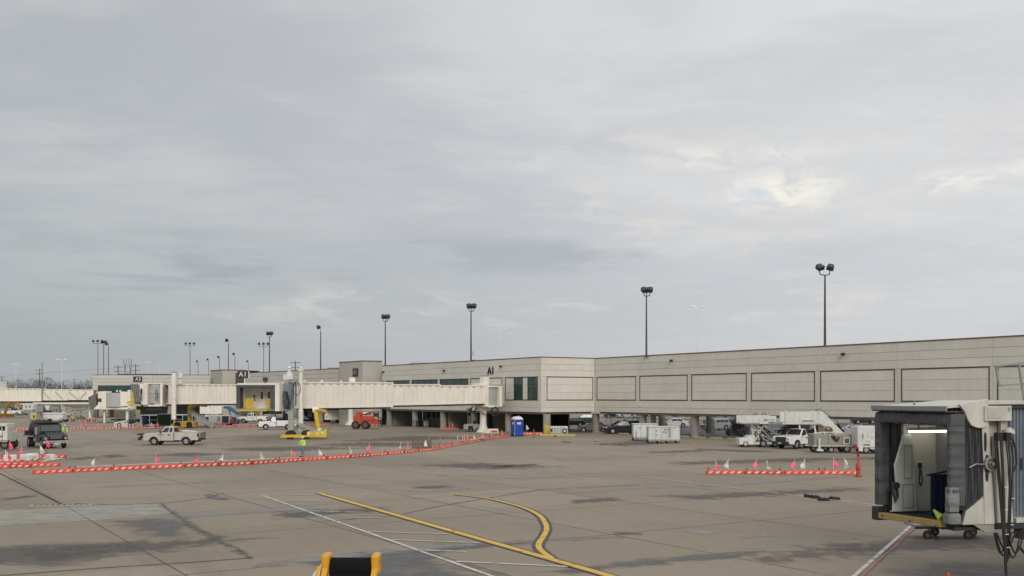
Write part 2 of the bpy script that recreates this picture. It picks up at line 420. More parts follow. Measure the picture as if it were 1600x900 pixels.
# recessed slab joints
joint_m = worn('joint_sealant', (.085,.078,.068), .42, .8)
jm = MB()
def clipseg(p, d, t0, t1, w, z):
    q = Vector((-d.y, d.x))*w/2; a = p+d*t0; b = p+d*t1
    jm.quad((*(a+q), z), (*(b+q), z), (*(b-q), z), (*(a-q), z))
O_ = Vector(G(92, 785))
for k in range(-4, 12): clipseg(O_+B_*7.6*k, A_, -95, 34, .035, .012)
for k in range(-12, 4): clipseg(O_+A_*7.6*k, B_, -30, 88, .035, .0125)
struct(jm.build('pavement_joint', joint_m))
crack_m = worn('open_joint', (.03,.027,.024), .35, .9)
def seg(a, b, n=8): return [(a[0]+(b[0]-a[0])*i/n, a[1]+(b[1]-a[1])*i/n) for i in range(n+1)]
ribbon('expansion_joint', [G(0,740), G(100,790)], .10, .016, crack_m)
ribbon('pavement_crack', [G(350,770), G(325,778), G(262,786), G(180,789), G(118,787)], .12, .016, worn('crack_stain', (.09,.082,.075), .45))
ribbon('pavement_crack', [G(252,787), G(263,797), G(284,810), G(300,824), G(326,833), G(345,848), G(372,857), G(392,873)], .10, .016, worn('crack_stain_wide', (.11,.10,.092), .45))
ribbon('pavement_crack', [G(0,900), G(170,887), G(300,879), G(395,872)], .07, .016, crack_m)
ribbon('pavement_crack', [G(500,815), G(620,806), G(680,792), G(845,765), G(1010,757)], .16, .0165, worn('crack_stain_faint', (.13,.12,.11), .48))
wetr = dict(nscale=.5, spec=.6)
lightpatch = sheet_material('light_concrete_patch', (.31,.29,.245), .75, .9, 1.2, .15)
wet = sheet_material('wet_concrete', (.090,.083,.078), .42, .85, .55, 1.0, spec=.4, var=.4)
wetpale = sheet_material('wet_pale_concrete', (.23,.225,.22), .30, .70, .8, 1.0, spec=.6)
darkst = sheet_material('dark_stain', (.105,.092,.080), .6, .8, .5, 1.0, (1,2,1))
skid = sheet_material('rubber_smear', (.10,.088,.078), .65, .75, 1.2, 1.1)
palest = sheet_material('pale_wear', (.34,.315,.28), .7, .6, .8, 1.0)
sheet('concrete_patch', [(-60,797),(60,795),(175,788),(248,787),(272,800),(262,805),(150,813),(-60,825)], .006, lightpatch, .12)
sheet('puddle', [(165,815),(262,806),(292,812),(304,824),(292,838),(232,840),(198,826)], .010, wet, .4)
sheet('puddle', [(232,812),(262,803),(400,796),(480,793),(560,789),(610,790),(480,798),(300,809),(250,816)], .011, wetpale, .5)
sheet('puddle', [(312,774),(330,770),(352,777),(362,780),(342,782),(322,779)], .010, wet, .5)
sheet('dark_stain', [(-80,852),(60,848),(170,846),(235,840),(215,855),(150,868),(160,880),(70,886),(-80,884)], .007, darkst, .5)
sheet('dark_stain', [(20,860),(180,845),(350,838),(420,842),(300,858),(180,872),(40,880)], .0075, skid, .5)
sheet('puddle', [(-30,688),(48,690),(60,700),(44,706),(-30,708)], .010, wetpale, .4)
sheet('puddle', [(100,694),(150,688),(225,685),(360,683),(360,686),(225,691),(150,697),(104,700)], .010, wetpale, .5)
ribbon('faded_lane_line', seg(G(120,729.5), G(480,714.5), 16), .9, .006, worn('faded_lane_paint', (.50,.475,.43), .42))
ribbon('faded_lane_line', seg(G(560,712), G(650,704), 6), .5, .006, worn('faded_lane_paint_thin', (.42,.40,.36), .50))
sheet('puddle', [(400,884),(500,868),(620,856),(760,846),(950,836),(960,840),(780,856),(700,868),(780,900),(790,960),(540,960),(520,890),(440,886)], .010, wet, .5)
sheet('puddle', [(390,880),(520,864),(700,850),(900,838),(900,842),(700,856),(560,872),(400,886)], .0115, wetpale, .5)
sheet('puddle', [(820,775),(900,766),(1000,759),(1180,750),(1345,742),(1330,747),(1180,757),(1010,765),(900,772)], .010, wetpale, .5)
sheet('puddle', [(850,893),(960,876),(1120,862),(1200,860),(1180,870),(1020,884),(900,898)], .010, wet, .5)
sheet('puddle', [(1290,912),(1380,886),(1470,880),(1640,872),(1700,940),(1320,960)], .010, wet, .6)
sheet('dark_stain', [(1130,872),(1280,850),(1500,832),(1620,836),(1600,858),(1400,866),(1200,882)], .008, skid, .5)
for px in [[(248,787),(258,787),(272,797),(296,810),(318,826),(345,838),(375,856),(402,872),(388,874),(360,862),(338,848),(310,836),(288,822),(270,808)],[(0,778),(60,772),(62,777),(0,782)], [(420,800),(610,790),(600,800),(430,812)], [(880,782),(960,776),(980,782),(900,787)],
           [(1030,722),(1250,714),(1400,716),(1260,722),(1060,728)], [(1080,700),(1210,704),(1215,708),(1080,704)],
           [(760,728),(840,724),(850,727),(780,731)], [(500,690),(640,680),(800,684),(640,690)], [(150,712),(190,709),(205,713),(160,717)],
           [(330,700),(480,696),(600,700),(470,706),(340,705)], [(950,830),(1000,832),(1010,836),(960,836)], [(210,712),(300,706),(380,709),(300,714)],
           [(480,694),(560,690),(720,693),(620,699),(490,698)], [(1000,706),(1090,702),(1120,705),(1020,709)], [(640,760),(700,757),(720,762),(660,765)],
           [(1000,775),(1350,760),(1365,766),(1100,782)], [(620,726),(760,722),(900,730),(760,735)], [(915,694),(1000,688),(1060,693),(980,698)],
           [(1330,712),(1560,716),(1560,721),(1340,719)], [(100,716),(150,712),(160,716),(110,720)]]:
    sheet('dark_stain', px, .0085, skid, .5)
for px in [[(1060,830),(1090,826),(1130,832),(1100,838)], [(1140,838),(1200,832),(1220,838),(1160,842)], [(620,765),(750,760),(760,764),(640,770)],
           [(120,760),(380,748),(400,752),(140,764)], [(850,716),(1060,708),(1070,712),(860,722)], [(1380,735),(1600,742),(1600,750),(1390,741)],
           [(640,742),(980,738),(1100,742),(800,750)], [(480,806),(560,800),(580,806),(500,812)]]:
    sheet('pale_stripe', px, .009, palest, .5)
# painted markings
wl = worn('white_line_paint', (.58,.56,.51), .43); wl2 = worn('faded_white_paint', (.48,.45,.40), .44)
yl = worn('yellow_line_paint', (.66,.40,.045), .37); bk = worn('black_line_border', (.045,.042,.04), .36); rl = worn('red_line_paint', (.36,.10,.09), .42)
def seg(a, b, n=8): return [(a[0]+(b[0]-a[0])*i/n, a[1]+(b[1]-a[1])*i/n) for i in range(n+1)]
ribbon('stand_line', seg(G(411,775), G(800,912)), .14, .02, wl)
for a, b in (((413,775),(507,773)),((436,783),(525,784)),((481,799),(567,801)),((540,809),(597,810)),((572,831),(703,835)),
             ((614,844),(752,849)),((655,860),(728,862.5)),((712,878),(907,887))):
    ribbon('hatch_line', seg(G(*a), G(*b), 3), .17, .02, wl2 if b[1] < 860 else wl)
y1 = seg(G(499,771), G(985,910), 12)
ribbon('taxi_line_border', y1, .50, .020, bk); ribbon('taxi_line', y1, .30, .024, yl)
cv = [(712,773),(760,779),(795,787),(822,795),(843,806),(852,818),(854,828),(849,839),(842,850),(843,858),(852,866),(862,873)]
cp = [Vector(G(*p)) for p in cv]; sm = []
for i in range(len(cp)-1):
    p0, p1, p2, p3 = cp[max(i-1,0)], cp[i], cp[i+1], cp[min(i+2,len(cp)-1)]
    for k in range(5):
        u = k/5; sm.append(tuple(.5*((2*p1)+(p2-p0)*u+(2*p0-5*p1+4*p2-p3)*u*u+(3*p1-p0-3*p2+p3)*u**3)))
sm.append(tuple(cp[-1]))
ribbon('taxi_line_border', sm, .44, .0205, bk); ribbon('taxi_line', sm, .20, .0245, yl)
ribbon('stand_line', seg(G(995,744), G(1420,796)), .12, .02, wl)
ribbon('stand_line', seg(G(1428,818), G(1322,912)), .13, .02, wl)
ribbon('stand_line_red', seg(G(1433,822), G(1336,912)), .07, .021, rl)
ribbon('stand_line', seg(G(50,755), G(600,740), 20), .10, .02, wl2)
ribbon('stand_line', seg(G(1000,712), G(1200,713), 20), .12, .02, wl2)
for a, b in (((528,700),(538,700)),((552,699.5),(562,699.5)),((602,698.5),(611,698.5)),((505,699),(516,698))):
    ribbon('yellow_dash', [G(*a), G(*b)], .35, .02, yl)
# drain grate let into the joint
dr = thing('drain_grate', 'steel drain grate let into the concrete at the end of the dark joint', 'drain', (*G(96,789.5), 0), yaw(G(70,790), G(125,789)))
MB().box(-1.35,1.35,-.22,.22,.0,.028).build('drain_frame', kerb_m, dr)
for k in range(10): MB().box(-1.2+.25*k,-1.05+.25*k,-.16,.16,.028,.036).build('bar', blackm, dr)
# ---------------------------------------------------------------- concourse building
def Wp(x, y, h=5.4): s = h/(620-y); return Vector(((x-800)*s, F*s))
AW, C1, C2 = Wp(597, 571.6), Wp(846, 557.7), Wp(929.5, 559.9)
RE = C2 + A_*100
bld = thing('concourse_building', 'long beige concourse raised on columns with framed panels, running to right edge', 'building', (0,0,0))
ZT = [10.4, 9.45, 8.61, 7.77, 6.65, 5.61, 4.5, 3.57, 2.9]
back = B_*15
def inset(p, q, d): return p+q*d
core = MB()
nL = Vector((-(C1-AW).normalized().y, (C1-AW).normalized().x)); nC = Vector((-(C2-C1).normalized().y, (C2-C1).normalized().x))
ci1 = C1 + (nL+nC).normalized()*.16; ci2 = C2 + (B_+nC).normalized()*.2
poly = [tuple(AW+nL*.14), tuple(ci1), tuple(ci2), tuple(RE+B_*.14), tuple(RE+back), tuple(AW+back)]
core.prism(poly, 2.95, 10.3, 'z'); core.build('core', core_m, bld)
def inst(name, key, fn, mat, parent, p, rz, cache={}):
    if key not in cache: m = MB(); fn(m); cache[key] = m.mesh(name, mat)
    return place(name, cache[key], parent, p, rz)
def wall(parent, p0, p1, edges, kinds, wm=wall_m):
    a = (p1-p0).normalized(); rz = atan2(a.y, a.x); L = (p1-p0).length
    def at(l, y=0.): q = p0+a*l+Vector((-a.y,a.x))*y; return (q.x, q.y, 0)
    for i, kd in enumerate(kinds):
        l0, l1 = edges[i], edges[i+1]; w = l1-l0
        for b in (0,1,2,6,7):
            zt, zb = ZT[b], ZT[b+1]; k = random.uniform(0,.008)
            inst('wall_panel', ('wp', round(w,2), b), lambda m: m.box(.014, w-.014, 0, .15, zb+.014, zt-.012 if b else zt-.06), wm, parent, at(l0, k), rz)
        zt, zb = ZT[3], ZT[6]
        fl, fr = .42, w-.30
        frames = [(fl, fr, kd)] if kd != 'none' else []
        if kd == 'double': frames = [(.35, w/2-.25, 'frame'), (w/2+.25, w-.35, 'frame')]
        px = .014
        for (a0, a1, kk) in frames:
            inst('pier_panel', ('pp', round(w,2), round(px,2), round(a0,2)), lambda m: m.box(px, a0-.004, 0, .15, zb+.014, zt-.012), wm, parent, at(l0), rz)
            def fr_(m):
                m.box(a0, a1, -.035, .06, zt-.09, zt-.016); m.box(a0, a1, -.035, .06, zb+.016, zb+.11)
                m.box(a0, a0+.09, -.035, .06, zb+.112, zt-.092); m.box(a1-.09, a1, -.035, .06, zb+.112, zt-.092)
            inst('panel_frame', ('pf', round(w,2), round(a0,2), round(a1,2)), fr_, frame_m, parent, at(l0), rz)
            if kk == 'frame':
                for b in (3,4,5):
                    t_, b_ = min(ZT[b], zt-.095), max(ZT[b+1], zb+.115)
                    inst('infill_panel', ('ip', round(a1-a0,2), b), lambda m: m.box(.094, a1-a0-.094, .0, .1, b_+.01, t_-.01), wall_p, parent, at(l0+a0, .02), rz)
            elif kk == 'glass':
                n = 4; ww = (a1-a0-.18)/n
                for j in range(n):
                    inst('window_pane', ('gp', round(ww,3)), lambda m: m.box(.025, ww-.025, 0, .04, zb+.13, zt-.11), ggreen, parent, at(l0+a0+.09+ww*j, .04), rz)
                for j in range(1, n): inst('mullion', 'mu', lambda m: m.box(-.03, .03, 0, .06, zb+.112, zt-.093), frame_m, parent, at(l0+a0+.09+ww*j), rz)
            elif kk == 'mix':
                ww = a1-a0-.18; fr_x = [0, .27, .55, .70, 1.0]
                for j in range(4):
                    x0, x1 = .09+ww*fr_x[j], .09+ww*fr_x[j+1]
                    if j in (0, 2):
                        for b in (3,4,5):
                            t_, b_ = min(ZT[b], zt-.095), max(ZT[b+1], zb+.115)
                            inst('infill_panel', ('im', j, b), lambda m: m.box(x0+.02, x1-.02, 0, .1, b_+.01, t_-.01), wall_p, parent, at(l0+a0, .02), rz)
                    else:
                        xm = (x0+x1)/2; zm = zb+(zt-zb)*.68
                        for (u0,u1,v0,v1) in ((x0+.03,xm-.03,zb+.13,zm-.03),(xm+.03,x1-.03,zb+.13,zm-.03),(x0+.03,x1-.03,zm+.03,zt-.11)):
                            inst('window_pane', ('ig', j, round(u0,2), round(v0,2)), lambda m: m.box(u0,u1,0,.04,v0,v1), ggreen, parent, at(l0+a0, .05), rz)
                        def mu2(m):
                            m.box(xm-.03, xm+.03, 0, .08, zb+.112, zm); m.box(x0, x1, 0, .08, zm-.028, zm+.028)
                            m.box(x0-.02, x0+.03, -.02, .08, zb+.112, zt-.093); m.box(x1-.03, x1+.02, -.02, .08, zb+.112, zt-.093)
                        inst('mullion', ('imu', j), mu2, frame_m, parent, at(l0+a0, .02), rz)
            px = a1+.004
        inst('pier_panel', ('pe', round(w,2)), lambda m: m.box(px, w-.014, 0, .15, zb+.014, zt-.012), wm, parent, at(l0), rz)
    T = Matrix.Translation((p0.x, p0.y, 0)) @ Matrix.Rotation(rz, 4, 'Z')
    MB(T).box(0, L, -.05, .4, 10.345, 10.46).build('coping', coping_m, parent)
LL = (C1-AW).length
wall(bld, AW, C1, [0, LL-45.9+.0, LL-36.8, LL-27.6, LL-18.4, LL-9.2, LL-.55], ['frame','glass','glass','glass','double','mix'])
Lc = (C2-C1).length
wall(bld, C1, C2, [.05, .45, Lc-.02], ['none', 'frame'])
wall(bld, C2, RE, [.02, 9.3]+[9.3+9.98*i for i in range(1,10)], ['frame']*10)
aL = (C1-AW).normalized()
cornerT = Matrix.Translation((C1.x,C1.y,0))@Matrix.Rotation(atan2(aL.y,aL.x),4,'Z')
MB(cornerT).box(-.53,-.005,.0,.15,2.9,10.34).build('corner_post', wall_m, bld)
# soffit edge beam and columns
beam = MB()
for p, q, n in ((AW,C1,nL),(C1,C2,nC),(C2,RE,B_)):
    a = (q-p).normalized(); T = Matrix.Translation((p.x,p.y,0))@Matrix.Rotation(atan2(a.y,a.x),4,'Z')
    m = MB(T); m.box(.6, (q-p).length-.3, .45, .95, 2.62, 2.949); beam.v += [] ; beam.add(m.v, m.f)
beam.build('edge_beam', inner_m, bld)
colmesh = MB().lathe([(.52,0),(.52,2.62)], n=20).mesh('column', col_m, True)
colp = [C1+nL*.9-aL*(9.2*i) for i in range(0,6)] + [C2+B_*.9+A_*(9.3+9.98*i) for i in range(0,9)] + [C2+(nC+B_).normalized()*1.0]
for p in colp: place('column', colmesh, bld, (p.x, p.y, 0))
for p in [C2+B_*13+A_*(9.3+9.98*i) for i in range(-1,9)]: place('column', colmesh, bld, (p.x, p.y, 0))
p = C2+B_*1.6+A_*10.6; place('column', MB().lathe([(.35,0),(.35,2.62)], n=16).mesh('column', col_m, True), bld, (p.x,p.y,0))
sm_ = MB(); 
for l in (9.7,): 
    q = C2+A_*l-B_*.03; T = Matrix.Translation((q.x,q.y,0))@Matrix.Rotation(atan2(A_.y,A_.x),4,'Z')
    m = MB(T); m.box(-.05,.35,-.05,.0,3.75,4.2); sm_.add(m.v,m.f)
sm_.build('junction_box', cream, bld)
# undercroft walls below the left section
def lw(x0,x1,y0,y1,z0,z1,mat,name,par=bld):
    T = Matrix.Translation((C1.x,C1.y,0))@Matrix.Rotation(atan2(aL.y,aL.x),4,'Z')
    return MB(T).box(x0,x1,y0,y1,z0,z1).build(name, mat, par)
lw(-46,-18,7.5,7.8,0,2.94,inner_m,'undercroft_wall'); lw(-46.5,-46.1,.6,7.5,0,2.94,inner_m,'undercroft_wall')
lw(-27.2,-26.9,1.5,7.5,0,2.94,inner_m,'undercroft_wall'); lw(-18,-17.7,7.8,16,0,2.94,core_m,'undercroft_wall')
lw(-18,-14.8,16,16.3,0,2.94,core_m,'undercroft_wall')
for x in (-44.2,-42.4,-40.8): 
    w_ = lw(x,x+.75,7.42,7.5,1.35,2.45,frame_m,'window_frame'); lw(x+.08,x+.67,7.39,7.42,1.42,2.38,glass,'window_pane',w_)
for x in (-36.6,-33.2,-24.5): 
    d_ = lw(x,x+1.1,7.41,7.5,0,2.2,M('brown_door',(.07,.06,.05),.6),'door'); lw(x+.9,x+1.0,7.36,7.41,1.,1.1,steel,'handle',d_)
lw(-45.6,-39,7.3,7.5,.0,.9,M('undercroft_dado',(.28,.26,.23),.9),'dado')
# signs, cameras, wall lights
def onwall(p0, p1, l): a = (p1-p0).normalized(); q = p0+a*l; return q, atan2(a.y,a.x)
def wall_empty(name, label, cat, q, rz, z): return thing(name, label, cat, (q.x, q.y, z), rz)
q, rz = onwall(C1, AW, 12.4); rz = atan2(aL.y, aL.x)
s_ = wall_empty('gate_sign', 'black letters A1 mounted high on the beige concourse wall above the rotunda', 'sign', q-nL*.06, rz, 8.75)
text('A1', 1.4, dark, s_, (0,0,0), ext=.06, bold=.035)
k = 0
for (p0,p1,l,zz_,lb) in ((C1,AW,9.6,9.35,'right of the A1 letters'),(C1,AW,25.6,9.1,'above the green windows beside the tower'),(C2,RE,16.2,9.6,'near the building corner'),
                   (C2,RE,42.8,9.45,'below the right-hand floodlight pole'),(C1,AW,46.3,9.3,'beside the tower with the A2 letters')):
    a = (p1-p0).normalized(); q = p0+a*l; rz = atan2(a.y,a.x) if p0 is C2 else atan2(aL.y,aL.x); n = B_ if p0 is C2 else nL
    t = wall_empty('wall_light', 'small black wall light high on the beige wall '+lb, 'light', q-n*.0, rz, zz_)
    MB().box(-.05,.05,-.18,.0,.0,.08).build('bracket', blackm, t)
    MB().prism([(-.42,-.12),(-.16,-.18),(-.16,.14),(-.36,.12)], -.16,.16,'x').build('lamp_housing', blackm, t)
# tower with A2 letters
TA, TB, TC = Wp(530,566.7,6.2), Wp(566.5,564.4,6.2), Wp(597,565.0,6.2)
tw = thing('stair_tower', 'plain taller beige stair tower carrying the letters A2 between two lengths of concourse', 'tower', (0,0,0))
tp = [tuple(TA), tuple(TB), tuple(TC), tuple(TC+Vector((-1.2,7))), tuple(TA+Vector((1.5,8)))]
MB().prism(tp, 0, 11.2, 'z').build('wall', tower_m, tw)
tp2 = [tuple(TA-B_*.08-A_*.0), tuple(TB+Vector((0,-.12))), tuple(TC+Vector((.06,-.06))), tuple(TC+Vector((-1.2,7))), tuple(TA+Vector((1.5,8)))]
MB().prism(tp2, 11.2, 11.34, 'z').build('coping', coping_m, tw)
aT = (TB-TA).normalized()
q = TA+aT*((TB-TA).length*.72)
sg = thing('gate_sign', 'black letters A2 on the plain side of the beige stair tower', 'sign', (q.x-.05, q.y-.07, 9.3), atan2(aT.y,aT.x))
MB().box(-.95,.95,-.10,-.0,-.72,.72).build('sign_board', dark, sg); text('A2', 1.15, greyp, sg, (0,-.13,0), ext=.02, bold=.02)
# middle length of concourse behind, up to the A1 tower
M1, M2 = Wp(383,582.5), Wp(529,575.2)
mb_ = thing('concourse_building', 'distant beige concourse length between the two towers behind the A1 jet bridge', 'building', (0,0,0))
aM = (M2-M1).normalized(); nM = Vector((-aM.y,aM.x)); LM = (M2-M1).length
TM = Matrix.Translation((M1.x,M1.y,0))@Matrix.Rotation(atan2(aM.y,aM.x),4,'Z')
MB(TM).box(-6,LM+12,.1,24,2.95,10.3).build('core', core_m, mb_)
nb = 5
for i in range(nb):
    for b in range(8):
        m = MB(); m.box(LM/nb*i+.02, LM/nb*(i+1)-.02, 0, .15, ZT[b+1]+.02, ZT[b]-.02)
        o = m.build('wall_panel', wall_far, mb_); o.location = (M1.x,M1.y,0); o.rotation_euler = (0,0,atan2(aM.y,aM.x))
MB(TM).box(-6,LM+12,-.05,.4,10.3,10.42).build('coping', coping_m, mb_)
MB(TM).box(0,LM+12,9,9.3,0,2.94).build('undercroft_wall', inner_m, mb_)
for i in range(5): place('column', colmesh, mb_, tuple(TM@Vector((LM/4*i+2,1,0))))
# A1 tower
U1, U2, U3 = Wp(329,579.6,6.2), Wp(347,578.3,6.2), Wp(384,578.7,6.2)
t2 = thing('stair_tower', 'plain beige tower block behind the A1 sign board of the jet bridge', 'tower', (0,0,0))
MB().prism([tuple(U1),tuple(U2),tuple(U3),tuple(U3+Vector((-3.4,12))),tuple(U1+B_*12)], 0, 11.2, 'z').build('wall', tower_m, t2)
MB().prism([tuple(U1+Vector((-.1,-.05))),tuple(U2+Vector((0,-.12))),tuple(U3+Vector((.1,-.1))),tuple(U3+Vector((-3.4,12))),tuple(U1+B_*12)], 11.2, 11.36, 'z').build('coping', coping_m, t2)
# A2 hall
V1, V2 = Wp(145,585.4), Wp(331,585.5)
hall = thing('concourse_hall', 'far beige concourse hall with a long dark green window at left', 'building', (0,0,0))
TV = Matrix.Translation((V1.x,V1.y,0))@Matrix.Rotation(yaw(V1,V2),4,'Z'); LV = (V2-V1).length
MB(TV).box(.12,LV,.1,30,2.95,10.3).build('core', core_m, hall)
def hv(x0,x1,y0,y1,z0,z1,name,mat): return MB(TV).box(x0,x1,y0,y1,z0,z1).build(name, mat, hall)
wx0, wx1 = 1.4, 15.0
for b in range(8):
    zt, zb = ZT[b], ZT[b+1]
    for (x0,x1) in ((0,1.2),(1.22,LV*.5),(LV*.5+.03,LV*.78),(LV*.78+.03,LV)):
        if x0 == 1.22 and b in (3,4): hv(wx1+.1,x1,0,.15,zb+.02,zt-.02,'wall_panel',wall_far); continue
        hv(x0,x1,0,.15,zb+.02,zt-.02,'wall_panel',wall_far)
hv(wx0-.1,wx1+.05,-.03,.05,5.62,7.75,'window_frame',frame_m)
for i in range(6): hv(wx0+(wx1-wx0)/6*i+.05, wx0+(wx1-wx0)/6*(i+1)-.05, -.06,-.03,5.75,7.62,'window_pane',ggreen)
hv(0,LV,-.05,.4,10.3,10.42,'coping',coping_m); hv(4,16,6,12,10.42,10.72,'roof_plant',blackm)
hv(1,LV,8,8.3,0,2.94,'undercroft_wall',inner_m); hv(.0,1.0,.2,1.2,0,2.94,'column',col_m)
for x in (8,18,27): hv(x,x+1,.3,1.3,0,2.94,'column',col_m)
p = V1+(V2-V1)*((216-145)/186); sb = thing('gate_sign', 'small black A2 sign board on the far concourse hall wall', 'sign', (p.x,p.y-.05,9.3))
MB().box(-1.15,.95,-.2,0,-.6,.65).build('sign_board', dark, sb); text('A2', 1.1, white, sb, (.05,-.22,.02), ext=.01, bold=.02)
MB().box(-1.35,-1.17,-.2,0,-.6,.65).build('pale_edge', white, sb)  # white strip along the left edge of the board
p = V1+(V2-V1)*((258-145)/186); s3 = thing('wall_plaque', 'small grey stencilled plaque on the far hall wall behind the white bridge post', 'sign', (p.x,p.y-.05,8.2))
MB().box(-.8,.8,-.06,0,-.25,.25).build('board', greyp, s3)
# roof units
for (x,y,h,w,lb) in ((352,563,5.6,3.2,'long low grey unit on the concourse roof left of the third floodlight pole'),):
    pass
def roofbox(px, top, w, lb, dpt=6.):
    # stands on the roof deck 10.3 m up
    z = 10.3; # depth such that the unit shows above the roof line at this pixel
    t = thing('roof_unit', lb, 'roof unit', (px[0], px[1], z)); 
    MB().cbox(-w/2,w/2,-.6,.6,0,top,.04).build('housing', steel, t); MB().box(-w/2+.2,w/2-.2,-.62,-.6,.08,top-.1).build('louvre', greyp, t); return t
q = AW+aL*10+nL*4; roofbox(q, .45, 7, 'long low grey unit on the concourse roof beyond the A2 tower')
q = C2+A_*1+B_*8; roofbox(q, .55, 1.2, 'small grey unit on the roof above the building corner')
q = M2-aM*9+nM*5; roofbox(q, .5, 5, 'low grey roof unit on the middle concourse length')
q = AW+aL*25+nL*3
ant = thing('roof_antenna', 'small weather mast with a white dish on the roof above the A1 letters', 'antenna', (q.x,q.y,10.3))
MB().tube((0,0,0),(0,0,1.8),.05).build('mast', greyp, ant); MB().tube((.0,-.1,.7),(.0,-.3,.72),.3,12).build('dish', white, ant); MB().box(-.25,.25,-.06,.06,0.1,.6).build('bracket_box', greyp, ant)

# ---------------------------------------------------------------- floodlight poles
def heads(kind, z):
    parts = []
    if kind == 'twin': lay = [(-.62,0,25),(.58,.05,-25)]
    elif kind == 'twinfar': lay = [(-.35,0,25),(.5,0,-20),(.1,.45,10)]
    elif kind == 'triple': lay = [(-1.5,0,20),(0,0,0),(1.5,0,-20)]
    else: lay = [(-.45,0,30)]
    return lay
def flood(x, ytop, rel, base, kind, label, sc=1.0, gname='floodlight poles along the concourse roof', loc=None, mat=pole_m):
    s = rel/(620-ytop); X, Z = (x-800)*s, F*s; top = H+rel
    t = thing('floodlight_pole', label, 'light pole', (X, Z, base), 0, gname)
    h = top-base
    MB().tube((0,0,0),(0,0,h-1.25*sc),.14*sc,10,.085*sc).build('pole', mat, t, True)
    MB().box(-.3,.3,-.3,.3,0,.06).build('base_plate', mat, t)
    ar = MB(); zc_ = h-1.25*sc
    lay = heads(kind, h)
    if kind == 'triple': ar.bar((-1.6*sc,0,zc_),(1.6*sc,0,zc_),.1)
    if kind == 'single': ar.path([(0,0,zc_),(0,0,zc_+.4*sc),(-.3*sc,-.1,zc_+.6*sc)],.05)
    for (a,b,r) in lay:
        if kind.startswith('twin'): ar.path([(0,0,zc_+.0),(a*sc*.85,b*sc,zc_+.08*sc),(a*sc*.95,b*sc,zc_+.55*sc)], .045*sc+.01)
        elif kind == 'triple': ar.tube((a*sc,0,zc_),(a*sc,0,zc_+.45*sc),.05)
    ar.build('arm', mat, t)
    for (a,b,r) in lay:
        m = MB(Matrix.Translation((a*sc, b*sc-.1, zc_+.85*sc))@Matrix.Rotation(radians(r),4,'Z')@Matrix.Rotation(radians(28),4,'X')@Matrix.Rotation(radians(-r*.7),4,'Y')@Matrix.Scale(sc*.88,4))
        m.hexa([(-.42,-.42,-.28),(.42,-.42,-.28),(.34,.40,-.20),(-.34,.40,-.20),(-.46,-.46,.22),(.46,-.46,.22),(.30,.30,.34),(-.30,.30,.34)])
        hd = m.build('lamp_head', lamp_m, t)
        g_ = MB(m.T).box(-.38,.38,-.455,-.445,-.20,.16).build('lens', glass, hd)
    return t
flood(1289,412,14.4,10.3,'twin','tallest rightmost floodlight pole with two dark lamp heads')
flood(1010,448,14.4,10.3,'twinfar','tall floodlight pole with clustered heads, on the roof right of the building corner')
flood(736,474,14.4,10.3,'twinfar','floodlight pole rising from the roof just left of the A1 letters')
flood(602,491,14.4,10.3,'twinfar','floodlight pole rising right beside the A2 tower')
flood(501,508,14.4,10.3,'single','single headed dark floodlight pole behind the A1 jet bridge tunnel')
flood(421,518,14.4,10.3,'twinfar','dark floodlight pole with clustered heads behind the A1 jet bridge cab')
flood(412,535,14.4,0,'triple','floodlight pole with three heads in a row behind the A1 jet bridge cab',.8)
flood(357,529,14.4,0,'single','tall single headed pole left of the A1 sign board')
flood(297,535,15.5,0,'triple','pole with three lamp heads in a row above the second jet bridge',.8)
flood(153,531,15.5,0,'triple','leftmost of the three dark poles above the far hall, with spread heads',.8)
flood(162,532,15.5,0,'twinfar','middle one of the three dark poles above the far hall')
flood(169.5,535,15.5,0,'single','rightmost of the three dark poles above the far hall',1.)
for x,y,lb in ((343,556,'short dark lamp pole left of the A1 tower, nearest to it'),(326,560,'short dark lamp pole, middle of the row beyond the second jet bridge'),(309.5,563,'short dark lamp pole just right of the three headed pole'),
               (367,551,'slim dark lamp pole directly above the A1 sign board'),(388,563,'shortest dark lamp pole right of the A1 sign board')):
    flood(x,y,12.0,0,'single',lb,.8,'short lamp poles beyond the far concourse')
def tpole(x, ytop, rel, label, w=2.0, mat=wpole_m, r=.10):
    s = rel/(620-ytop); t = thing('lamp_post', label, 'light pole', ((x-800)*s, F*s, 0), 0, 'white lamp posts of the car park and apron'); h = H+rel
    MB().tube((0,0,0),(0,0,h),r,8,r*.6).build('pole', mat, t, True); MB().bar((-w/2,0,h),(w/2,0,h),.14).build('crossarm', mat, t)
    for sx in (-1,1): MB().cbox(sx*w/2-.45,sx*w/2+.45,-.35,.35,h-.02,h+.25,.05).build('lamp_head', mat, t)
tpole(1090,480,19,'pale T shaped lamp post seen between the two right-hand floodlight poles',2.3)
tpole(780,515,19,'pale T shaped lamp post seen just right of the A1 letters',3.0)
tpole(25,569,14,'pale lamp post at the far left edge'); tpole(71,581,14,'shorter pale lamp post behind the far left jet bridge',.6); tpole(96.5,562,14,'tallest pale lamp post behind the far left jet bridge',3.)
tpole(231,567,16,'pale lamp post above the far hall roof'); tpole(249,571,16,'faint pale lamp post right of the one above the far hall',.5)
tpole(320,575,14,'faint pale lamp post between the short dark poles',.5)
def upole(x, ytop, label, rel=16, tr=True):
    s = rel/(620-ytop); t = thing('utility_pole', label, 'utility pole', ((x-800)*s, F*s, 0), 0, 'utility poles on the horizon'); h = H+rel
    MB().tube((0,0,0),(0,0,h),.3,6,.2).build('pole', pole_m, t)
    for z in (h-.8,h-3): MB().bar((-2.2,0,z),(2.2,0,z),.25).build('crossarm', pole_m, t)
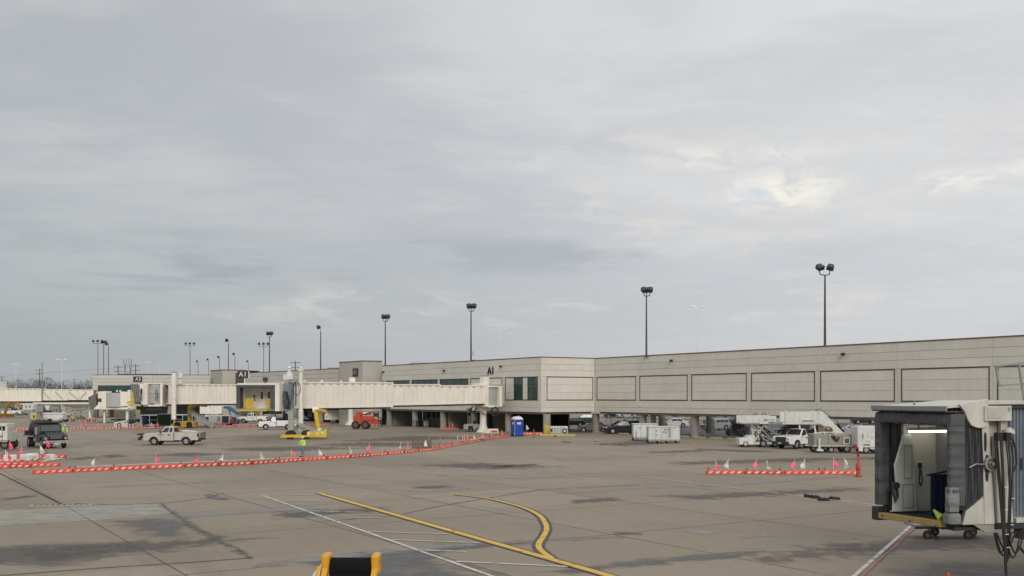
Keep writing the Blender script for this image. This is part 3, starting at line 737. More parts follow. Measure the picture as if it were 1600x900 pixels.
upole(3,588,'leftmost utility pole on the tree line'); upole(62,576,'utility pole on the tree line behind the far left jet bridge'); upole(116,592,'low utility pole by the tree line near the hall')
upole(184.5,571,'utility pole left of the lattice tower'); upole(212,569,'utility pole right of the lattice tower'); upole(272,580,'low utility pole above the hall roof'); upole(461.5,564,'lone utility pole beyond the middle concourse roof')
s = 42/(620-561); lt = thing('lattice_tower', 'dark lattice power pylon on the horizon above the far hall', 'pylon', ((199.5-800)*s, F*s, 0))
m = MB(); h = 47
for sx in (-1,1):
    m.bar((sx*4.2,0,0),(sx*3.0,0,h*.7),.5); m.bar((sx*3.0,0,h*.7),(sx*4.6,0,h),.45); m.bar((sx*3.0,0,h*.7),(sx*1.2,0,h),.35)
for i in range(7): z0 = h*.1*i; m.bar((-4.2+.17*i,0,z0),(4.0-.17*i,0,z0+h*.1),.25); m.bar((4.2-.17*i,0,z0),(-4.0+.17*i,0,z0+h*.1),.25)
m.build('frame', pole_m, lt)
for z in (h*.7,h*.84): MB().bar((-5.5,0,z),(5.5,0,z),.35).build('crossarm', pole_m, lt)
wires = MB()
for dz in (0,2.): wires.path([(-330,600,24+dz),(-430,900,17+dz),(-520,1400,22+dz)],.07,4)
pw = [( (x-800)*.5, F*.5, 5+(620-y)*.5) for x,y in ((-40,590),(20,587),(62,583),(110,580),(145,577),(185,575),(212,574))]
w_ = MB().path(pw,.06,4); tag(w_.build('power_line', pole_m), 'thin sagging power line crossing the sky at far left above the tree line', 'power line')

# ---------------------------------------------------------------- winter trees along the horizon
tr_m = M('bare_twigs', (.085,.070,.060), .95, var=.3, scale=.05); tr_l = M('dark_evergreen', (.035,.04,.028), .95, var=.3, scale=.05)
def treeline(name, label, x0, x1, yy, top, seed, n=70):
    rnd = random.Random(seed); m = MB()
    for i in range(n):
        x = x0+(x1-x0)*(i+rnd.random()*.8)/n; y = yy+rnd.uniform(-40,60); h = top*rnd.uniform(.55,1.1); w = h*rnd.uniform(.35,.6)
        m.tube((x,y,0),(x+rnd.uniform(-.4,.4),y,h*.5),.28,5,.14,False)
        for k in range(11):
            a = rnd.uniform(-1.1,1.1); z0 = h*rnd.uniform(.12,.45); L_ = h*rnd.uniform(.3,.55)
            e = (x+sin(a)*L_, y+rnd.uniform(-2,2), z0+cos(a)*L_); m.tube((x,y,z0), e, .12, 3, .04, False)
        for k in range(420):
            a = rnd.uniform(0,2*pi); r = math.sqrt(rnd.random()); px_, pz_ = x+cos(a)*r*w*.8, h*.56+sin(a)*r*h*.44
            b = rnd.uniform(-.9,.9); l = rnd.uniform(.6,1.8); q = rnd.uniform(.06,.15); yy_ = y+rnd.uniform(-3,3)
            m.add([(px_-q,yy_,pz_),(px_+q,yy_,pz_),(px_+sin(b)*l,yy_+rnd.uniform(-.3,.3),pz_+cos(b)*l)],[(0,1,2)])
    # undergrowth
    for k in range(1400):
        px_ = rnd.uniform(x0,x1); pz_ = rnd.random()**1.6*top*.45; yy_ = yy+rnd.uniform(-20,40); q = rnd.uniform(.3,.8)
        m.add([(px_-q,yy_,pz_),(px_+q,yy_,pz_+rnd.uniform(-.3,.3)),(px_+rnd.uniform(-.5,.5),yy_,pz_+rnd.uniform(.8,2.))],[(0,1,2)])
    o = m.build(name, tr_m, kind='stuff'); o['label'] = label; o['category'] = 'trees'; return o
treeline('tree_line', 'dark bare winter trees along the horizon behind the far left jet bridge', -520, -340, 840, 19, 3, 120)
treeline('tree_line', 'distant bare trees beyond the car park on the right', 40, 260, 620, 10, 5, 50)
fld = M('dry_grass', (.11,.095,.05), .95, var=.3, scale=.02)
struct(MB().quad((-3000,430,.03),(-60,430,.03),(-60,6000,.03),(-3000,6000,.03)).build('grass_field', fld))

# ---------------------------------------------------------------- jet bridges
def corr(m, x0, x1, y, z0, z1, sgn, pitch=.62, dep=.018, duty=.5):
    """vertical ribs on a side wall, z0/z1 functions of x"""
    n = max(1, int((x1-x0)/pitch)); p = (x1-x0)/n; pts = []
    for i in range(n):
        b = x0+p*i; e = p*.12
        pts += [(b,0),(b+p*duty/2,0),(b+p*duty/2+e,1),(b+p-p*duty/2+0-e+e,1),(b+p-.001,0)] if False else [(b,0),(b+p*.3,0),(b+p*.3+e,1),(b+p*.86-e,1),(b+p*.86,0)]
    pts.append((x1,0)); vs = []; fs = []
    for i,(x,t) in enumerate(pts):
        yy = y+sgn*dep*t; vs += [(x,yy,z0(x)),(x,yy,z1(x))]
        if i: fs.append((2*i-2,2*i,2*i+1,2*i-1))
    m.add(vs, fs)
def section(par, T, x0, x1, w, z0, z1, pitch, mat=cream, clips=True, name='tunnel_section'):
    m = MB(T)
    for s_ in (-1,1): corr(m, x0+.12, x1-.12, s_*w/2, lambda x: z0(x)+.22, lambda x: z1(x)-.16, s_, pitch)
    def bar(xa, xb, ya, yb, za, zb, zc_, zd): m.hexa([(xa,ya,za),(xb,ya,zb),(xb,yb,zb),(xa,yb,za),(xa,ya,zc_),(xb,ya,zd),(xb,yb,zd),(xa,yb,zc_)])
    o = w/2+.07
    bar(x0,x1,-o,o,z1(x0)-.16,z1(x1)-.16,z1(x0),z1(x1)); bar(x0,x1,-o,o,z0(x0),z0(x1),z0(x0)+.22,z0(x1)+.22)
    for xa in (x0,x1-.14): bar(xa,xa+.14,-o-.02,-o+.2,z0(xa)+.001,z0(xa)+.001,z1(xa)+.02,z1(xa)+.02); bar(xa,xa+.14,o-.2,o+.02,z0(xa)+.001,z0(xa)+.001,z1(xa)+.02,z1(xa)+.02)
    ob = m.build(name, mat, par)
    if clips:
        c = MB(T); n = int((x1-x0)/(pitch*1.6))
        for i in range(n):
            x = x0+(i+.5)*(x1-x0)/n
            for s_ in (-1,1): c.box(x-.22,x+.22,min(s_*(w/2+.02),s_*(w/2+.10)),max(s_*(w/2+.02),s_*(w/2+.10)),z1(x)-.27,z1(x)-.20)
        c.build('drip_clip', shutter, ob)['kind'] = 'stuff'
        u = MB(T)
        for s_ in (-.8,.8): bar2 = u.hexa([(x0,s_-.12,z0(x0)-.2),(x1,s_-.12,z0(x1)-.2),(x1,s_+.12,z0(x1)-.2),(x0,s_+.12,z0(x0)-.2),(x0,s_-.12,z0(x0)-.001),(x1,s_-.12,z0(x1)-.001),(x1,s_+.12,z0(x1)-.001),(x0,s_+.12,z0(x0)-.001)])
        u.build('floor_beam', blackm, ob)
    return ob
def wheelset(m, x, y0, y1, r): m.tube((x,y0,r),(x,y1,r),r,18)
# ---- A1 bridge
RB = Vector((-4.05, 140.5)); b1 = thing('jet_bridge', 'long cream jet bridge with open grey canopied cab and yellow wheeled lift column', 'jet bridge', (RB.x, RB.y, 0))
TW = Matrix.Translation((-RB.x,-RB.y,0))
PA, PB = Vector((-27.97,121.2)), Vector((-4.6,138.3)); L1 = (PB-PA).length; ang = yaw(PA,PB)
T1 = TW@Matrix.Translation((PA.x,PA.y,0))@Matrix.Rotation(ang,4,'Z')
zl = lambda a,b: (lambda x: a+(b-a)*x/L1)
section(b1, T1, 0, L1*.503, 3.0, zl(3.56,3.80), zl(6.80,6.98), .62)
section(b1, T1, L1*.503-.3, L1*.755, 2.6, zl(3.72,4.02), zl(6.50,6.76), .62)
section(b1, T1, L1*.755-.3, L1+.3, 2.3, zl(3.72,4.05), zl(6.30,6.62), .80)
# roof bumps
m = MB(T1)
for x in (1.2,2.6,4.9,7.5): MB(T1).lathe([(.18,0),(.22,.08),(.0,.26)],(x,-.9,6.84),8).build('roof_light', white, b1)
MB(T1).lathe([(.42,0),(.42,.55),(.36,.56),(.36,.5)],(9.6,.2,6.88),12).build('roof_vent', cream2, b1, True)
# rotunda
dc = Vector((-3.3, 140.2)); m = MB(TW); m.lathe([(1.25,3.75),(1.25,6.35)],(dc.x,dc.y,0),24); m.build('rotunda_shutter', shutter, b1, True)
m = MB(TW); m.lathe([(1.5,3.55),(1.5,3.78)],(dc.x,dc.y,0),24); m.lathe([(1.5,6.33),(1.5,6.52)],(dc.x,dc.y,0),24); m.build('rotunda_rim', cream, b1, True)
aR = (PB-PA).normalized(); nR = Vector((-aR.y,aR.x))
TR = TW@Matrix.Translation((dc.x,dc.y,0))@Matrix.Rotation(ang,4,'Z')
MB(TR).box(-2.05,-.95,-1.4,1.4,3.62,6.9).build('rotunda_portal', cream, b1)
MB(TR).box(.8,1.25,-1.55,1.4,3.62,6.5).build('rotunda_portal', cream, b1); MB(TR).box(1.26,1.7,-1.45,1.4,3.9,6.75).build('wall_bellows', shutter, b1)
cw = C1-aL*10.5; MB(TW).add([(dc.x+.6,dc.y-.9,3.9),(cw.x+.3,cw.y,3.9),(cw.x-2.4,cw.y+2.6,3.9),(dc.x-.6,dc.y+1,3.9),(dc.x+.6,dc.y-.9,6.4),(cw.x+.3,cw.y,6.4),(cw.x-2.4,cw.y+2.6,6.4),(dc.x-.6,dc.y+1,6.4)],[(3,2,1,0),(4,5,6,7),(0,1,5,4),(1,2,6,5),(2,3,7,6),(3,0,4,7)]).build('link_corridor', cream2, b1)
MB(TR).box(-1.6,-.7,-1.2,-.2,6.9,7.9).build('roof_box', cream2, b1)
MB(TR).box(-1.7,-.6,-1.3,-.1,7.901,7.96).build('roof_box_lid', steel, b1)
MB().lathe([(1.0,0),(1.0,.06),(.62,.5),(.48,1.1),(.44,2.6),(.44,3.2),(.75,3.56)],(0,0,0),24).build('support_column', cream2, b1, True)
MB(TR).prism([(-2.4,3.61),(-.6,3.61),(-.6,2.6),(-1.2,2.9)],-.35,.35,'y').build('gusset', cream, b1)
m = MB(TW)
for i in range(4):
    m.path([(dc.x+.9+.55*cos(a)*(1-.1*i), dc.y-1.1-.1*i, 2.9+.75*sin(a)*(1-.08*i)) for a in [k*pi/8 for k in range(17)]],.045,5)
m.build('cable_loop', blackm, b1); MB(TW).path([(dc.x-2.2,dc.y-1.3,3.6),(dc.x-2.6,dc.y-1.4,3.1),(dc.x-2.0,dc.y-1.4,2.9),(dc.x-1.5,dc.y-1.3,3.6)],.1,6).build('cable_loop', blackm, b1)
# lift column and bogie (yellow)
bx, by = G(478, 686.5); TB1 = TW@Matrix.Translation((bx,by+1.0,0))@Matrix.Rotation(radians(3),4,'Z')
m = MB(TB1); m.cbox(.0,2.35,-.85,-.25,.25,.92,.07); m.cbox(.0,2.35,.25,.85,.25,.92,.07); m.box(-.7,.0,-.95,-.8,.25,.5); m.box(-.7,.0,.8,.95,.25,.5); m.box(-2.9,-.7,-1.0,-.82,.25,.55); m.box(-2.9,-.7,.82,1.0,.25,.55); m.prism([(-3.1,.22),(-.6,.22),(-.6,.62),(-1.9,.45),(-3.0,.36)],-1.02,-.88,'y'); m.box(2.0,2.34,-.84,.84,.3,1.1)
m.build('chassis', yellow, b1)
m = MB(TB1); 
for sx in (-2.0,-.15): m.tube((sx,-.78,.52),(sx,-.30,.52),.52,20); m.tube((sx,.30,.52),(sx,.78,.52),.52,20)
m.build('tyre', rubber, b1, True)
m = MB(TB1); m.tube((.75,-.90,.60),(.75,-.86,.60),.34,16); m.tube((.75,-.93,.60),(.75,-.90,.60),.16,10); m.build('hub_cover', yellow, b1, True)
m = MB(TB1); m.box(1.75,1.95,-.9,-.86,.6,.95); m.box(.15,.35,-.89,-.86,.45,.8); m.box(1.2,1.35,-.89,-.86,.45,.8); m.build('label_plate', cream2, b1)
m = MB(TB1); m.tube((1.3,0,1.0),(1.05,0,2.4),.27,16); m.build('lift_leg', yellow, b1, True)
m = MB(TB1); m.tube((1.05,0,2.4),(.95,0,3.5),.27,16); m.build('lift_leg', yellow, b1, True)
MB(TB1).tube((1.33,0,.99),(1.28,0,1.22),.31,16).build('collar', white, b1, True)
MB(TB1).path([(.7,0,3.45),(1.6,-.1,3.35),(2.2,-.1,3.2)],.24,10).build('motor', M('ochre_paint',(.45,.27,.03),.5), b1, True)
MB(TB1).tube((.6,.1,3.42),(1.3,.1,3.42),.36,12).build('crosshead', cream2, b1, True)
m = MB(TB1); m.bar((2.2,0,1.0),(2.75,0,1.35),.05); m.build('tow_bar', blackm, b1)
m = MB(TB1)
for s_ in (-.5,.5): m.bar((-1.4,s_,2.0),(1.1,s_,.95),.1,.28)
for k in range(9): z = 1.95-.115*k; x = -1.3+.27*k; m.bar((x,-.5,z),(x,.5,z),.16,.04)
m.build('service_stair', steel, b1)
px_, py_ = G(470,684); MB(TW).lathe([(.30,.95),(.30,3.4),(.24,3.45),(.24,8.05),(.36,8.06),(.36,8.2),(.15,8.22),(.22,8.4),(.0,8.6)],((470-800)*118.9/F,118.9,0),14).build('utility_post', cream2, b1, True)
MB(TW).box((470-800)*118.9/F-.4,(470-800)*118.9/F+.4,118.5,119.3,.6,.95).build('post_foot', steel, b1)
px2, py2 = G(455,673); MB(TW).box(px2-.4,px2+.4,py2-.3,py2+.3,0,3.5).build('support_leg', M('greenish_grey_paint',(.36,.36,.31),.6,dirt=.2), b1)
MB(TW).box(px2-.7,px2+.9,py2-.4,py2+.4,3.5,3.62).build('bracket_plate', greyp, b1)
m = MB(TW); yq = 119.5
m.path([((438+dx-800)*yq/F, yq-.8, 5+(620-yy)*yq/F) for dx,yy in ((25,598),(22,606),(19,625),(16,641))],.045,5)
m.path([((466-800)*yq/F+.45*cos(a), yq-.9, 5+(620-607)*yq/F+.8*sin(a)) for a in [k*pi/8 for k in range(17)]],.04,5)
m.path([((464.5-800)*yq/F, yq-.9, 6.7),((465-800)*yq/F, yq-.9, 5.2),((464.6-800)*yq/F, yq-.9, 3.9)],.07,5); m.build('hanging_cable', blackm, b1)
# lamp box on the roof
s_ = 119.8/F; X0 = (452-800)*s_; m = MB(TW); m.cbox(X0-.62,X0+.52,119.3,120.3,5+27*s_,5+34.5*s_,.05); m.lathe([(.35,0),(.35,.2),(.2,.3),(.2,.7),(.28,.8),(.0,1.1)],(X0,119.8,5+34.5*s_),12); m.build('beacon_box', white, b1)
MB(TW).box(X0-.1,X0+.9,119.5,120.1,6.85,5+27*s_).build('beacon_stand', steel, b1)
m = MB(TW); 
for dx in (0,.35,.7,1.0): m.bar((X0+.6+dx*.9,119.9,5+33*s_),(X0+.6+dx*.9,119.9,5+38*s_),.05)
m.bar((X0+.5,119.9,5+38*s_),(X0+1.5,119.9,5+38*s_),.06); m.bar((X0+.5,119.9,5+33*s_),(X0+1.5,119.9,5+33*s_),.06); m.build('roof_handrail', steel, b1)
# cab of the A1 bridge
s_ = 118./F; cx0, cx1 = (371-800)*s_, (431-800)*s_; zf = 3.55
TC1 = TW@Matrix.Translation((cx0,118.,0))@Matrix.Rotation(radians(-4),4,'Z'); Wd = cx1-cx0
m = MB(TC1); m.box(.1,Wd-.05,.2,3.4,zf-.22,zf); m.build('cab_floor', greyp, b1)
ciw = M('cab_inner_lit_white', (.85,.82,.74), .5)  # wall colour raised to carry the interior light; the cab has no lamp
MB(TC1).box(.15,Wd-.1,2.6,2.75,zf,6.4).build('cab_wall', ciw, b1); MB(TC1).box(.15,.3,1.1,2.6,zf,6.4).build('cab_wall', ciw, b1); MB(TC1).box(Wd-.3,Wd-.1,1.1,2.6,zf,6.4).build('cab_wall', ciw, b1)
MB(TC1).box(.0,Wd+.5,-.1,3.4,6.4,6.62).build('cab_roof', cream2, b1); MB(TC1).box(.25,Wd-.25,.95,2.6,6.2,6.38).build('ceiling', cream2, b1)
# double doors
for k,x in enumerate((1.75,2.58)):
    d_ = MB(TC1).box(x,x+.80,2.54,2.597,zf+.02,5.95).build('door', M('door_lit_paint',(.82,.79,.72),.5), b1)  # door colour brightened too, standing in for light inside the cab
    MB(TC1).box(x+(.22 if k==0 else .25),x+(.52 if k==0 else .55),2.52,2.538,4.75,5.6).build('window', glass, d_)
MB(TC1).box(3.45,4.0,2.52,2.597,4.75,5.65).build('window_frame', blackm, b1); MB(TC1).box(3.53,3.95,2.50,2.518,4.83,5.57).build('window_pane', M('pale_screen',(.5,.52,.5),.3), b1)
for z in (4.55,4.9,5.1): MB(TC1).box(1.05,1.28,2.5,2.597,z,z+.13).build('notice', dark, b1)
m = MB(TC1); fr_z = [(0,6.35)]
m.box(-.12,.32,-.12,1.1,zf+.15,6.38); m.build('canopy_leg', canvas, b1, bevel=.05)
MB(TC1).box(Wd-.55,Wd-.02,-.12,1.1,zf+.1,6.38).build('canopy_leg', canvas, b1, bevel=.05)
m = MB(TC1)
for k in range(5): m.box(Wd-.02+.001,Wd+.10,-.05+.22*k,.10+.22*k,zf+.3,6.3)
m.build('canopy_pleat', canvas, b1)
MB(TC1).box(-.15,Wd+.0,-.15,1.05,6.05,6.392).build('canopy_head', canvas, b1, bevel=.06)
MB(TC1).box(Wd+.02,Wd+.55,-.1,3.3,zf-.25,6.38).build('side_panel', cream, b1)
MB(TC1).box(-.0,Wd-.9,-.35,.35,zf-.26,zf-.06).build('bumper', yellow, b1, bevel=.03)
for (xa,xb) in ((.7,1.75),(3.3,4.3)):
    m = MB(TC1)
    for x in [xa+(xb-xa)*k/4 for k in range(5)]: m.bar((x,.5,zf),(x,.5,zf+1.2),.07)
    m.bar((xa,.5,zf+1.2),(xb,.5,zf+1.2),.08); m.bar((xa,.5,zf+.6),(xb,.5,zf+.6),.06)
    m.box(xa+.1,xb-.1,.52,.55,zf+.12,zf+1.1)
    m.build('guard_rail', yellow, b1)
m = MB(TC1); m.box(2.9,4.6,.4,2.5,zf-.6,zf-.23); m.build('underframe', blackm, b1)
m = MB(TC1); m.tube((2.15,.4,zf-.3),(2.15,.4,2.15),.07); m.build('plumb_chain', M('fluor_marker',(.6,.62,.05),.6), b1)
# blue grey rotunda wall between cab and tunnel
m = MB(TW); xs0, xs1 = (435.5-800)*s_, (450-800)*s_
Tq = TW@Matrix.Translation((xs0,118.9,0))@Matrix.Rotation(radians(20),4,'Z'); m = MB(Tq)
corr(m,0,1.6,0,lambda x:3.55,lambda x:6.5,-1,.2,.04); m.box(0,1.6,.02,2.4,3.55,6.5); m.build('curtain_wall', bgrey, b1)
MB(Tq).box(-.25,0,-.12,2.4,3.4,6.62).build('side_panel', cream, b1)
MB(Tq).box(0,1.9,-.1,2.5,3.3,3.54).build('underframe', greyp, b1)
m = MB(Tq)
for k in range(3): m.path([(.3+.2*k,-.25,5.7),(.15+.2*k,-.3,4.7),(.35+.2*k,-.3,3.9),(.75+.12*k,-.3,3.6),(.85+.1*k,-.3,4.4),(.55+.1*k,-.28,5.6)],.045,5)
m.path([(.5,-.3,3.6),(.4,-.3,2.8),(.7,-.3,2.3)],.04,5)
m.build('hanging_cable', blackm, b1)
xs = (374.5-800)*s_
sgn = thing('gate_sign', 'black board with white A1 standing on the roof of the canopied bridge cab', 'sign', (xs, 119.5, 6.62))
MB().box(-.66,.66,-.12,.12,.62,1.48).build('sign_board', blackm, sgn); MB().box(.66,.72,-.10,.10,.64,1.46).build('pale_edge', cream, sgn)  # cream strip along the right edge of the board
MB().bar((.2,0,0),(.2,0,.62),.12).build('bracket', white, sgn); text('A1', .78, white, sgn, (0,-.13,1.05), ext=.008, bold=.012)
fl = thing('floodlight', 'small black floodlight on the cab roof right of the A1 sign board', 'floodlight', ((409.5-800)*s_, 119.6, 6.62))
MB().box(-.28,.28,-.2,.2,.2,.72).build('housing', blackm, fl, bevel=.03); MB().bar((0,0,0),(0,0,.22),.15).build('stem', blackm, fl)

# ---- second bridge (gate A2)
s2b = G(548,664); R2 = Vector(s2b); b2 = thing('jet_bridge', 'cream jet bridge behind, with a grey roller shutter on its round cab', 'jet bridge', (R2.x,R2.y,0))
TW2 = Matrix.Translation((-R2.x,-R2.y,0))
PA2, PB2 = Vector(((258-800)*.1005, F*.1005)), Vector(((548-800)*.1136, F*.1136)); L2 = (PB2-PA2).length
T2 = TW2@Matrix.Translation((PA2.x,PA2.y,0))@Matrix.Rotation(yaw(PA2,PB2),4,'Z')
zl2 = lambda a,b: (lambda x: a+(b-a)*x/L2)
section(b2, T2, 0, L2*.40, 3.0, zl2(3.82,4.0), zl2(7.0,7.1), .62); section(b2, T2, L2*.40-.3, L2*.7, 2.6, zl2(3.9,4.05), zl2(6.75,6.9), .62); section(b2, T2, L2*.7-.3, L2+.3, 2.3, zl2(3.95,4.1), zl2(6.6,6.7), .8)
MB().lathe([(1.0,0),(1.0,.06),(.62,.5),(.48,1.1),(.46,3.9)],(0,0,0),24).build('support_column', cream2, b2, True)
MB(TW2).lathe([(1.5,3.8),(1.5,6.9)],(R2.x,R2.y,0),20).build('rotunda', cream2, b2, True)
s_ = .1005; Z2 = F*s_
def P2(x, z=None): return (x-800)*s_
m = MB(TW2); m.lathe([(1.9,3.95),(1.9,7.0)],(P2(243),Z2+1.5,0),24); sh = m.build('cab_shutter', shutter, b2, True)
for z in (4.9,5.45,5.5,6.5): MB(TW2).lathe([(1.93,z),(1.93,z+.05)],(P2(243),Z2+1.5,0),24).build('shutter_rail', greyp, sh, True)
MB(TW2).box(P2(254.5),P2(258),Z2-1.2,Z2+1.8,3.6,7.1).build('side_panel', cream, b2); MB(TW2).box(P2(228),P2(234),Z2-1.0,Z2+2,3.75,7.0).build('side_panel', cream, b2)
MB(TW2).prism([(P2(221),7.0),(P2(229),7.0),(P2(229),3.7),(P2(224),3.9),(P2(222),5.5)],Z2-.9,Z2+1.9,'y').build('side_panel', cream2, b2)
MB(TW2).box(P2(226),P2(259),Z2-.5,Z2+2.2,7.0,7.15).build('cab_roof', cream2, b2); MB(TW2).box(P2(226),P2(259),Z2-.5,Z2+2.2,3.5,3.75).build('cab_floor', cream, b2)
MB(TW2).prism([(P2(207),7.0),(P2(219),6.9),(P2(222),5.5),(P2(223),3.8),(P2(214),3.9),(P2(212.5),5.5)],Z2-1.0,Z2+2.0,'y').build('canopy', canvas, b2)
m = MB(TW2)
for k in range(5): x=P2(208.5+2.6*k); m.prism([(x,6.98),(x+.12,6.98),(x+.45,4.2),(x+.33,4.2)],Z2-1.06,Z2-1.0,'y')
m.build('canopy_pleat', greyp, b2)
MB(TW2).prism([(P2(203),3.95),(P2(213),3.95),(P2(213),5.6),(P2(210.5),5.7),(P2(209),4.4),(P2(203),4.2)],Z2-1.25,Z2-1.07,'y').build('guard_rail', yellow, b2)
MB(TW2).box(P2(204),P2(224),Z2-1.0,Z2+1.6,3.55,3.8).build('bumper', M('worn_yellow_paint',(.5,.44,.2),.6), b2)
m = MB(TW2); 
for xx in (224.5,226,248,250): m.path([(P2(xx),Z2-1.35,6.2),(P2(xx+.8),Z2-1.4,5.2),(P2(xx),Z2-1.35,4.4)],.05,5)
m.build('hanging_cable', blackm, b2); MB(TW2).box(P2(225),P2(226.6),Z2-1.3,Z2-1.2,5.4,6.3).build('control_window', glass, b2)
MB(TW2).box(P2(228),P2(256),Z2,Z2+2,2.9,3.5).build('underframe', blackm, b2)
MB(TW2).path([(P2(266),Z2-1.35,6.5),(P2(263.5),Z2-1.4,4.5),(P2(262.5),Z2-1.4,3.8)],.05,5).build('hanging_cable', blackm, b2)
x_ = P2(278); MB(TW2).lathe([(.36,1.5),(.36,4.6),(.42,4.62),(.42,8.3),(.3,8.32),(.3,8.6),(.0,8.75)],(x_,Z2-1.9,0),12).build('utility_post', cream2, b2, True)
MB(TW2).lathe([(.3,0),(.3,.7),(.45,.8),(.45,1.4),(.2,1.5),(.2,1.9)],(P2(283.5),Z2-.5,7.1),10).build('beacon', white, b2, True)
gx, gy = G(287,668.5); TB2 = TW2@Matrix.Translation((gx,gy+1.2,0))
MB(TB2).cbox(-1.5,1.6,-1.1,1.1,.15,1.05,.15).build('chassis', yellow, b2); MB(TB2).prism([(-2.4,.2),(-1.4,.2),(-1.4,.9),(-2.2,.5)],-1,1,'y').build('chassis', yellow, b2)
MB(TB2).path([(.55,0,1.0),(.6,0,3.5)],.3,12).build('lift_leg', yellow, b2, True); MB(TB2).path([(.6,0,3.2),(1.6,0,3.85),(3.4,0,3.7)],.36,12).build('motor', yellow, b2, True)
m = MB(TB2); m.tube((-1.0,-1.25,.5),(-1.0,-1.12,.5),.5,14); m.tube((.9,-1.25,.5),(.9,-1.12,.5),.5,14); m.build('tyre', rubber, b2, True)
# A1's own far twin at the hall: third bridge, ends in striped bellows
s3_ = .122; Z3 = F*s3_; X3 = lambda x: (x-800)*s3_
b3 = thing('jet_bridge', 'short cream jet bridge with striped grey bellows before the dark green hall window', 'jet bridge', (X3(178),Z3,0))
TW3 = Matrix.Translation((-X3(178),-Z3,0))
m = MB(TW3); m.lathe([(2.6,3.1),(2.6,5.75)],(X3(177),Z3+2.2,0),28); m.build('drum_shutter', M('pale_shutter',(.46,.46,.45),.5), b3, True)
MB(TW3).box(X3(188),X3(203),Z3,Z3+2.6,3.2,6.0).build('tunnel_section', cream, b3); MB(TW3).box(X3(200),X3(204),Z3-.15,Z3+2.7,2.9,6.3).build('portal_frame', cream, b3)
MB(TW3).prism([(X3(151),2.6),(X3(166),2.6),(X3(166),6.1),(X3(153.5),6.0),(X3(153.5),3.6)],Z3-.1,Z3+2.5,'y').build('cab_wall', cream, b3)
MB(TW3).prism([(X3(147),2.65),(X3(158),2.65),(X3(158),3.6),(X3(153),3.4)],Z3-.3,Z3-.11,'y').build('side_panel', cream2, b3)
MB(TW3).box(X3(153.5),X3(159),Z3-.14,Z3-.101,4.0,4.7).build('window', frame_m, b3)
m = MB(TW3)
for k in range(6):
    xa = 138.5+2.0*k; m.prism([(X3(xa),4.9+.12*k),(X3(xa+1.3),5.0+.12*k),(X3(xa+3.4-.2*k),2.9),(X3(xa+2.2-.2*k),2.7)],Z3-.25+.04*(k%2),Z3+2.3,'y')
m.build('canopy_pleat', canvas2, b3)
MB(TW3).box(X3(152),X3(206),Z3+.2,Z3+2.3,2.6,3.0).build('underframe', cream2, b3); MB(TW3).lathe([(.3,0),(.25,2.7)],(X3(195),Z3+1.2,0),12).build('support_column', cream2, b3, True)
MB(TW3).bar((X3(160),Z3+1,0),(X3(160),Z3+1,2.6),.3).build('support_column', cream2, b3)
for x in (181,186): MB(TW3).lathe([(.2,0),(.2,.3),(.0,.4)],(X3(x),Z3+.6,5.9),8).build('roof_light', white, b3)
# fourth bridge, far left
s4 = .15; Z4 = F*s4; X4 = lambda x: (x-800)*s4
b4 = thing('jet_bridge', 'long pale cream jet bridge at the far left edge below the bare trees', 'jet bridge', (X4(90),Z4,0)); TW4 = Matrix.Translation((-X4(90),-Z4,0))
T4 = TW4@Matrix.Translation((X4(2),Z4,0))
c = lambda z: (lambda x: z)
section(b4, T4, 0, X4(69.5)-X4(2), 3.0, c(3.95), c(6.95), .62); section(b4, T4, X4(69.5)-X4(2), X4(109.5)-X4(2), 2.6, c(4.15), c(6.8), .75); section(b4, T4, X4(109.5)-X4(2), X4(149)-X4(2), 2.3, c(4.25), c(6.7), .9)
section(b4, T4, -12, -1, 3.2, c(3.9), c(7.2), .62)
MB(T4).box(-1,.3,-1.9,1.9,3.6,8.6).build('portal_frame', cream2, b4); MB(T4).box(-.9,-.3,-2.,-1.9,0,3.6).build('support_leg', white, b4)
m = MB(T4)
for xa,xb in ((72,83),(91,103),(112,126),(139,128)):
    xm = (xa+xb)/2
    m.bar((X4(xa)-X4(2),-1.6,6.75),(X4(xb)-X4(2),-1.0,8.9),.14); 
    m.bar((X4(xa)-X4(2),-1.45,6.2),(X4(xb)-X4(2),-1.55,4.4),.08)
m.bar((X4(64)-X4(2),-1.2,7.3),(X4(91)-X4(2),-1.2,7.5),.12); m.bar((X4(71)-X4(2),-1.6,4.3),(X4(71)-X4(2),-1.6,13.),.16); m.build('brace', steel, b4)
MB(T4).box(9,22,-.5,.5,3.5,3.9).build('floor_beam', blackm, b4); MB(T4).box(8,22,-1.3,1.3,3.3,3.7).build('cable_tray', cream2, b4)
xg, yg = G(16,652); T5 = TW4@Matrix.Translation((xg,yg,0))
MB(T5).path([(-1.4,0,.4),(-1.0,0,2.2),(-.2,0,3.6),(1.6,0,3.7),(2.3,0,2.8),(2.6,0,2.2)],.34,8).build('lift_leg', M('ochre_paint',None), b4, True)
MB(T5).cbox(-2.3,.6,-1,1,.1,.9,.1).build('chassis', MATS['ochre_paint'], b4)
MB(TW4).bar((X4(100),Z4,0),(X4(100),Z4,4.2),.5).build('support_column', cream2, b4); MB(TW4).bar((X4(141),Z4,0),(X4(141),Z4,4.2),.5).build('support_column', cream2, b4)

q = U1.lerp(U2, .15); fl = thing('floodlight', 'small black speaker box high on the A1 tower left side', 'floodlight', (q.x, q.y-.1, 8.4)); MB().box(-.35,.35,-.5,.05,0,.95).build('housing', blackm, fl, bevel=.03); MB().box(-.28,.28,-.53,-.501,.1,.85).build('grille', greyp, fl)  # black speaker box on the tower wall, not a lamp
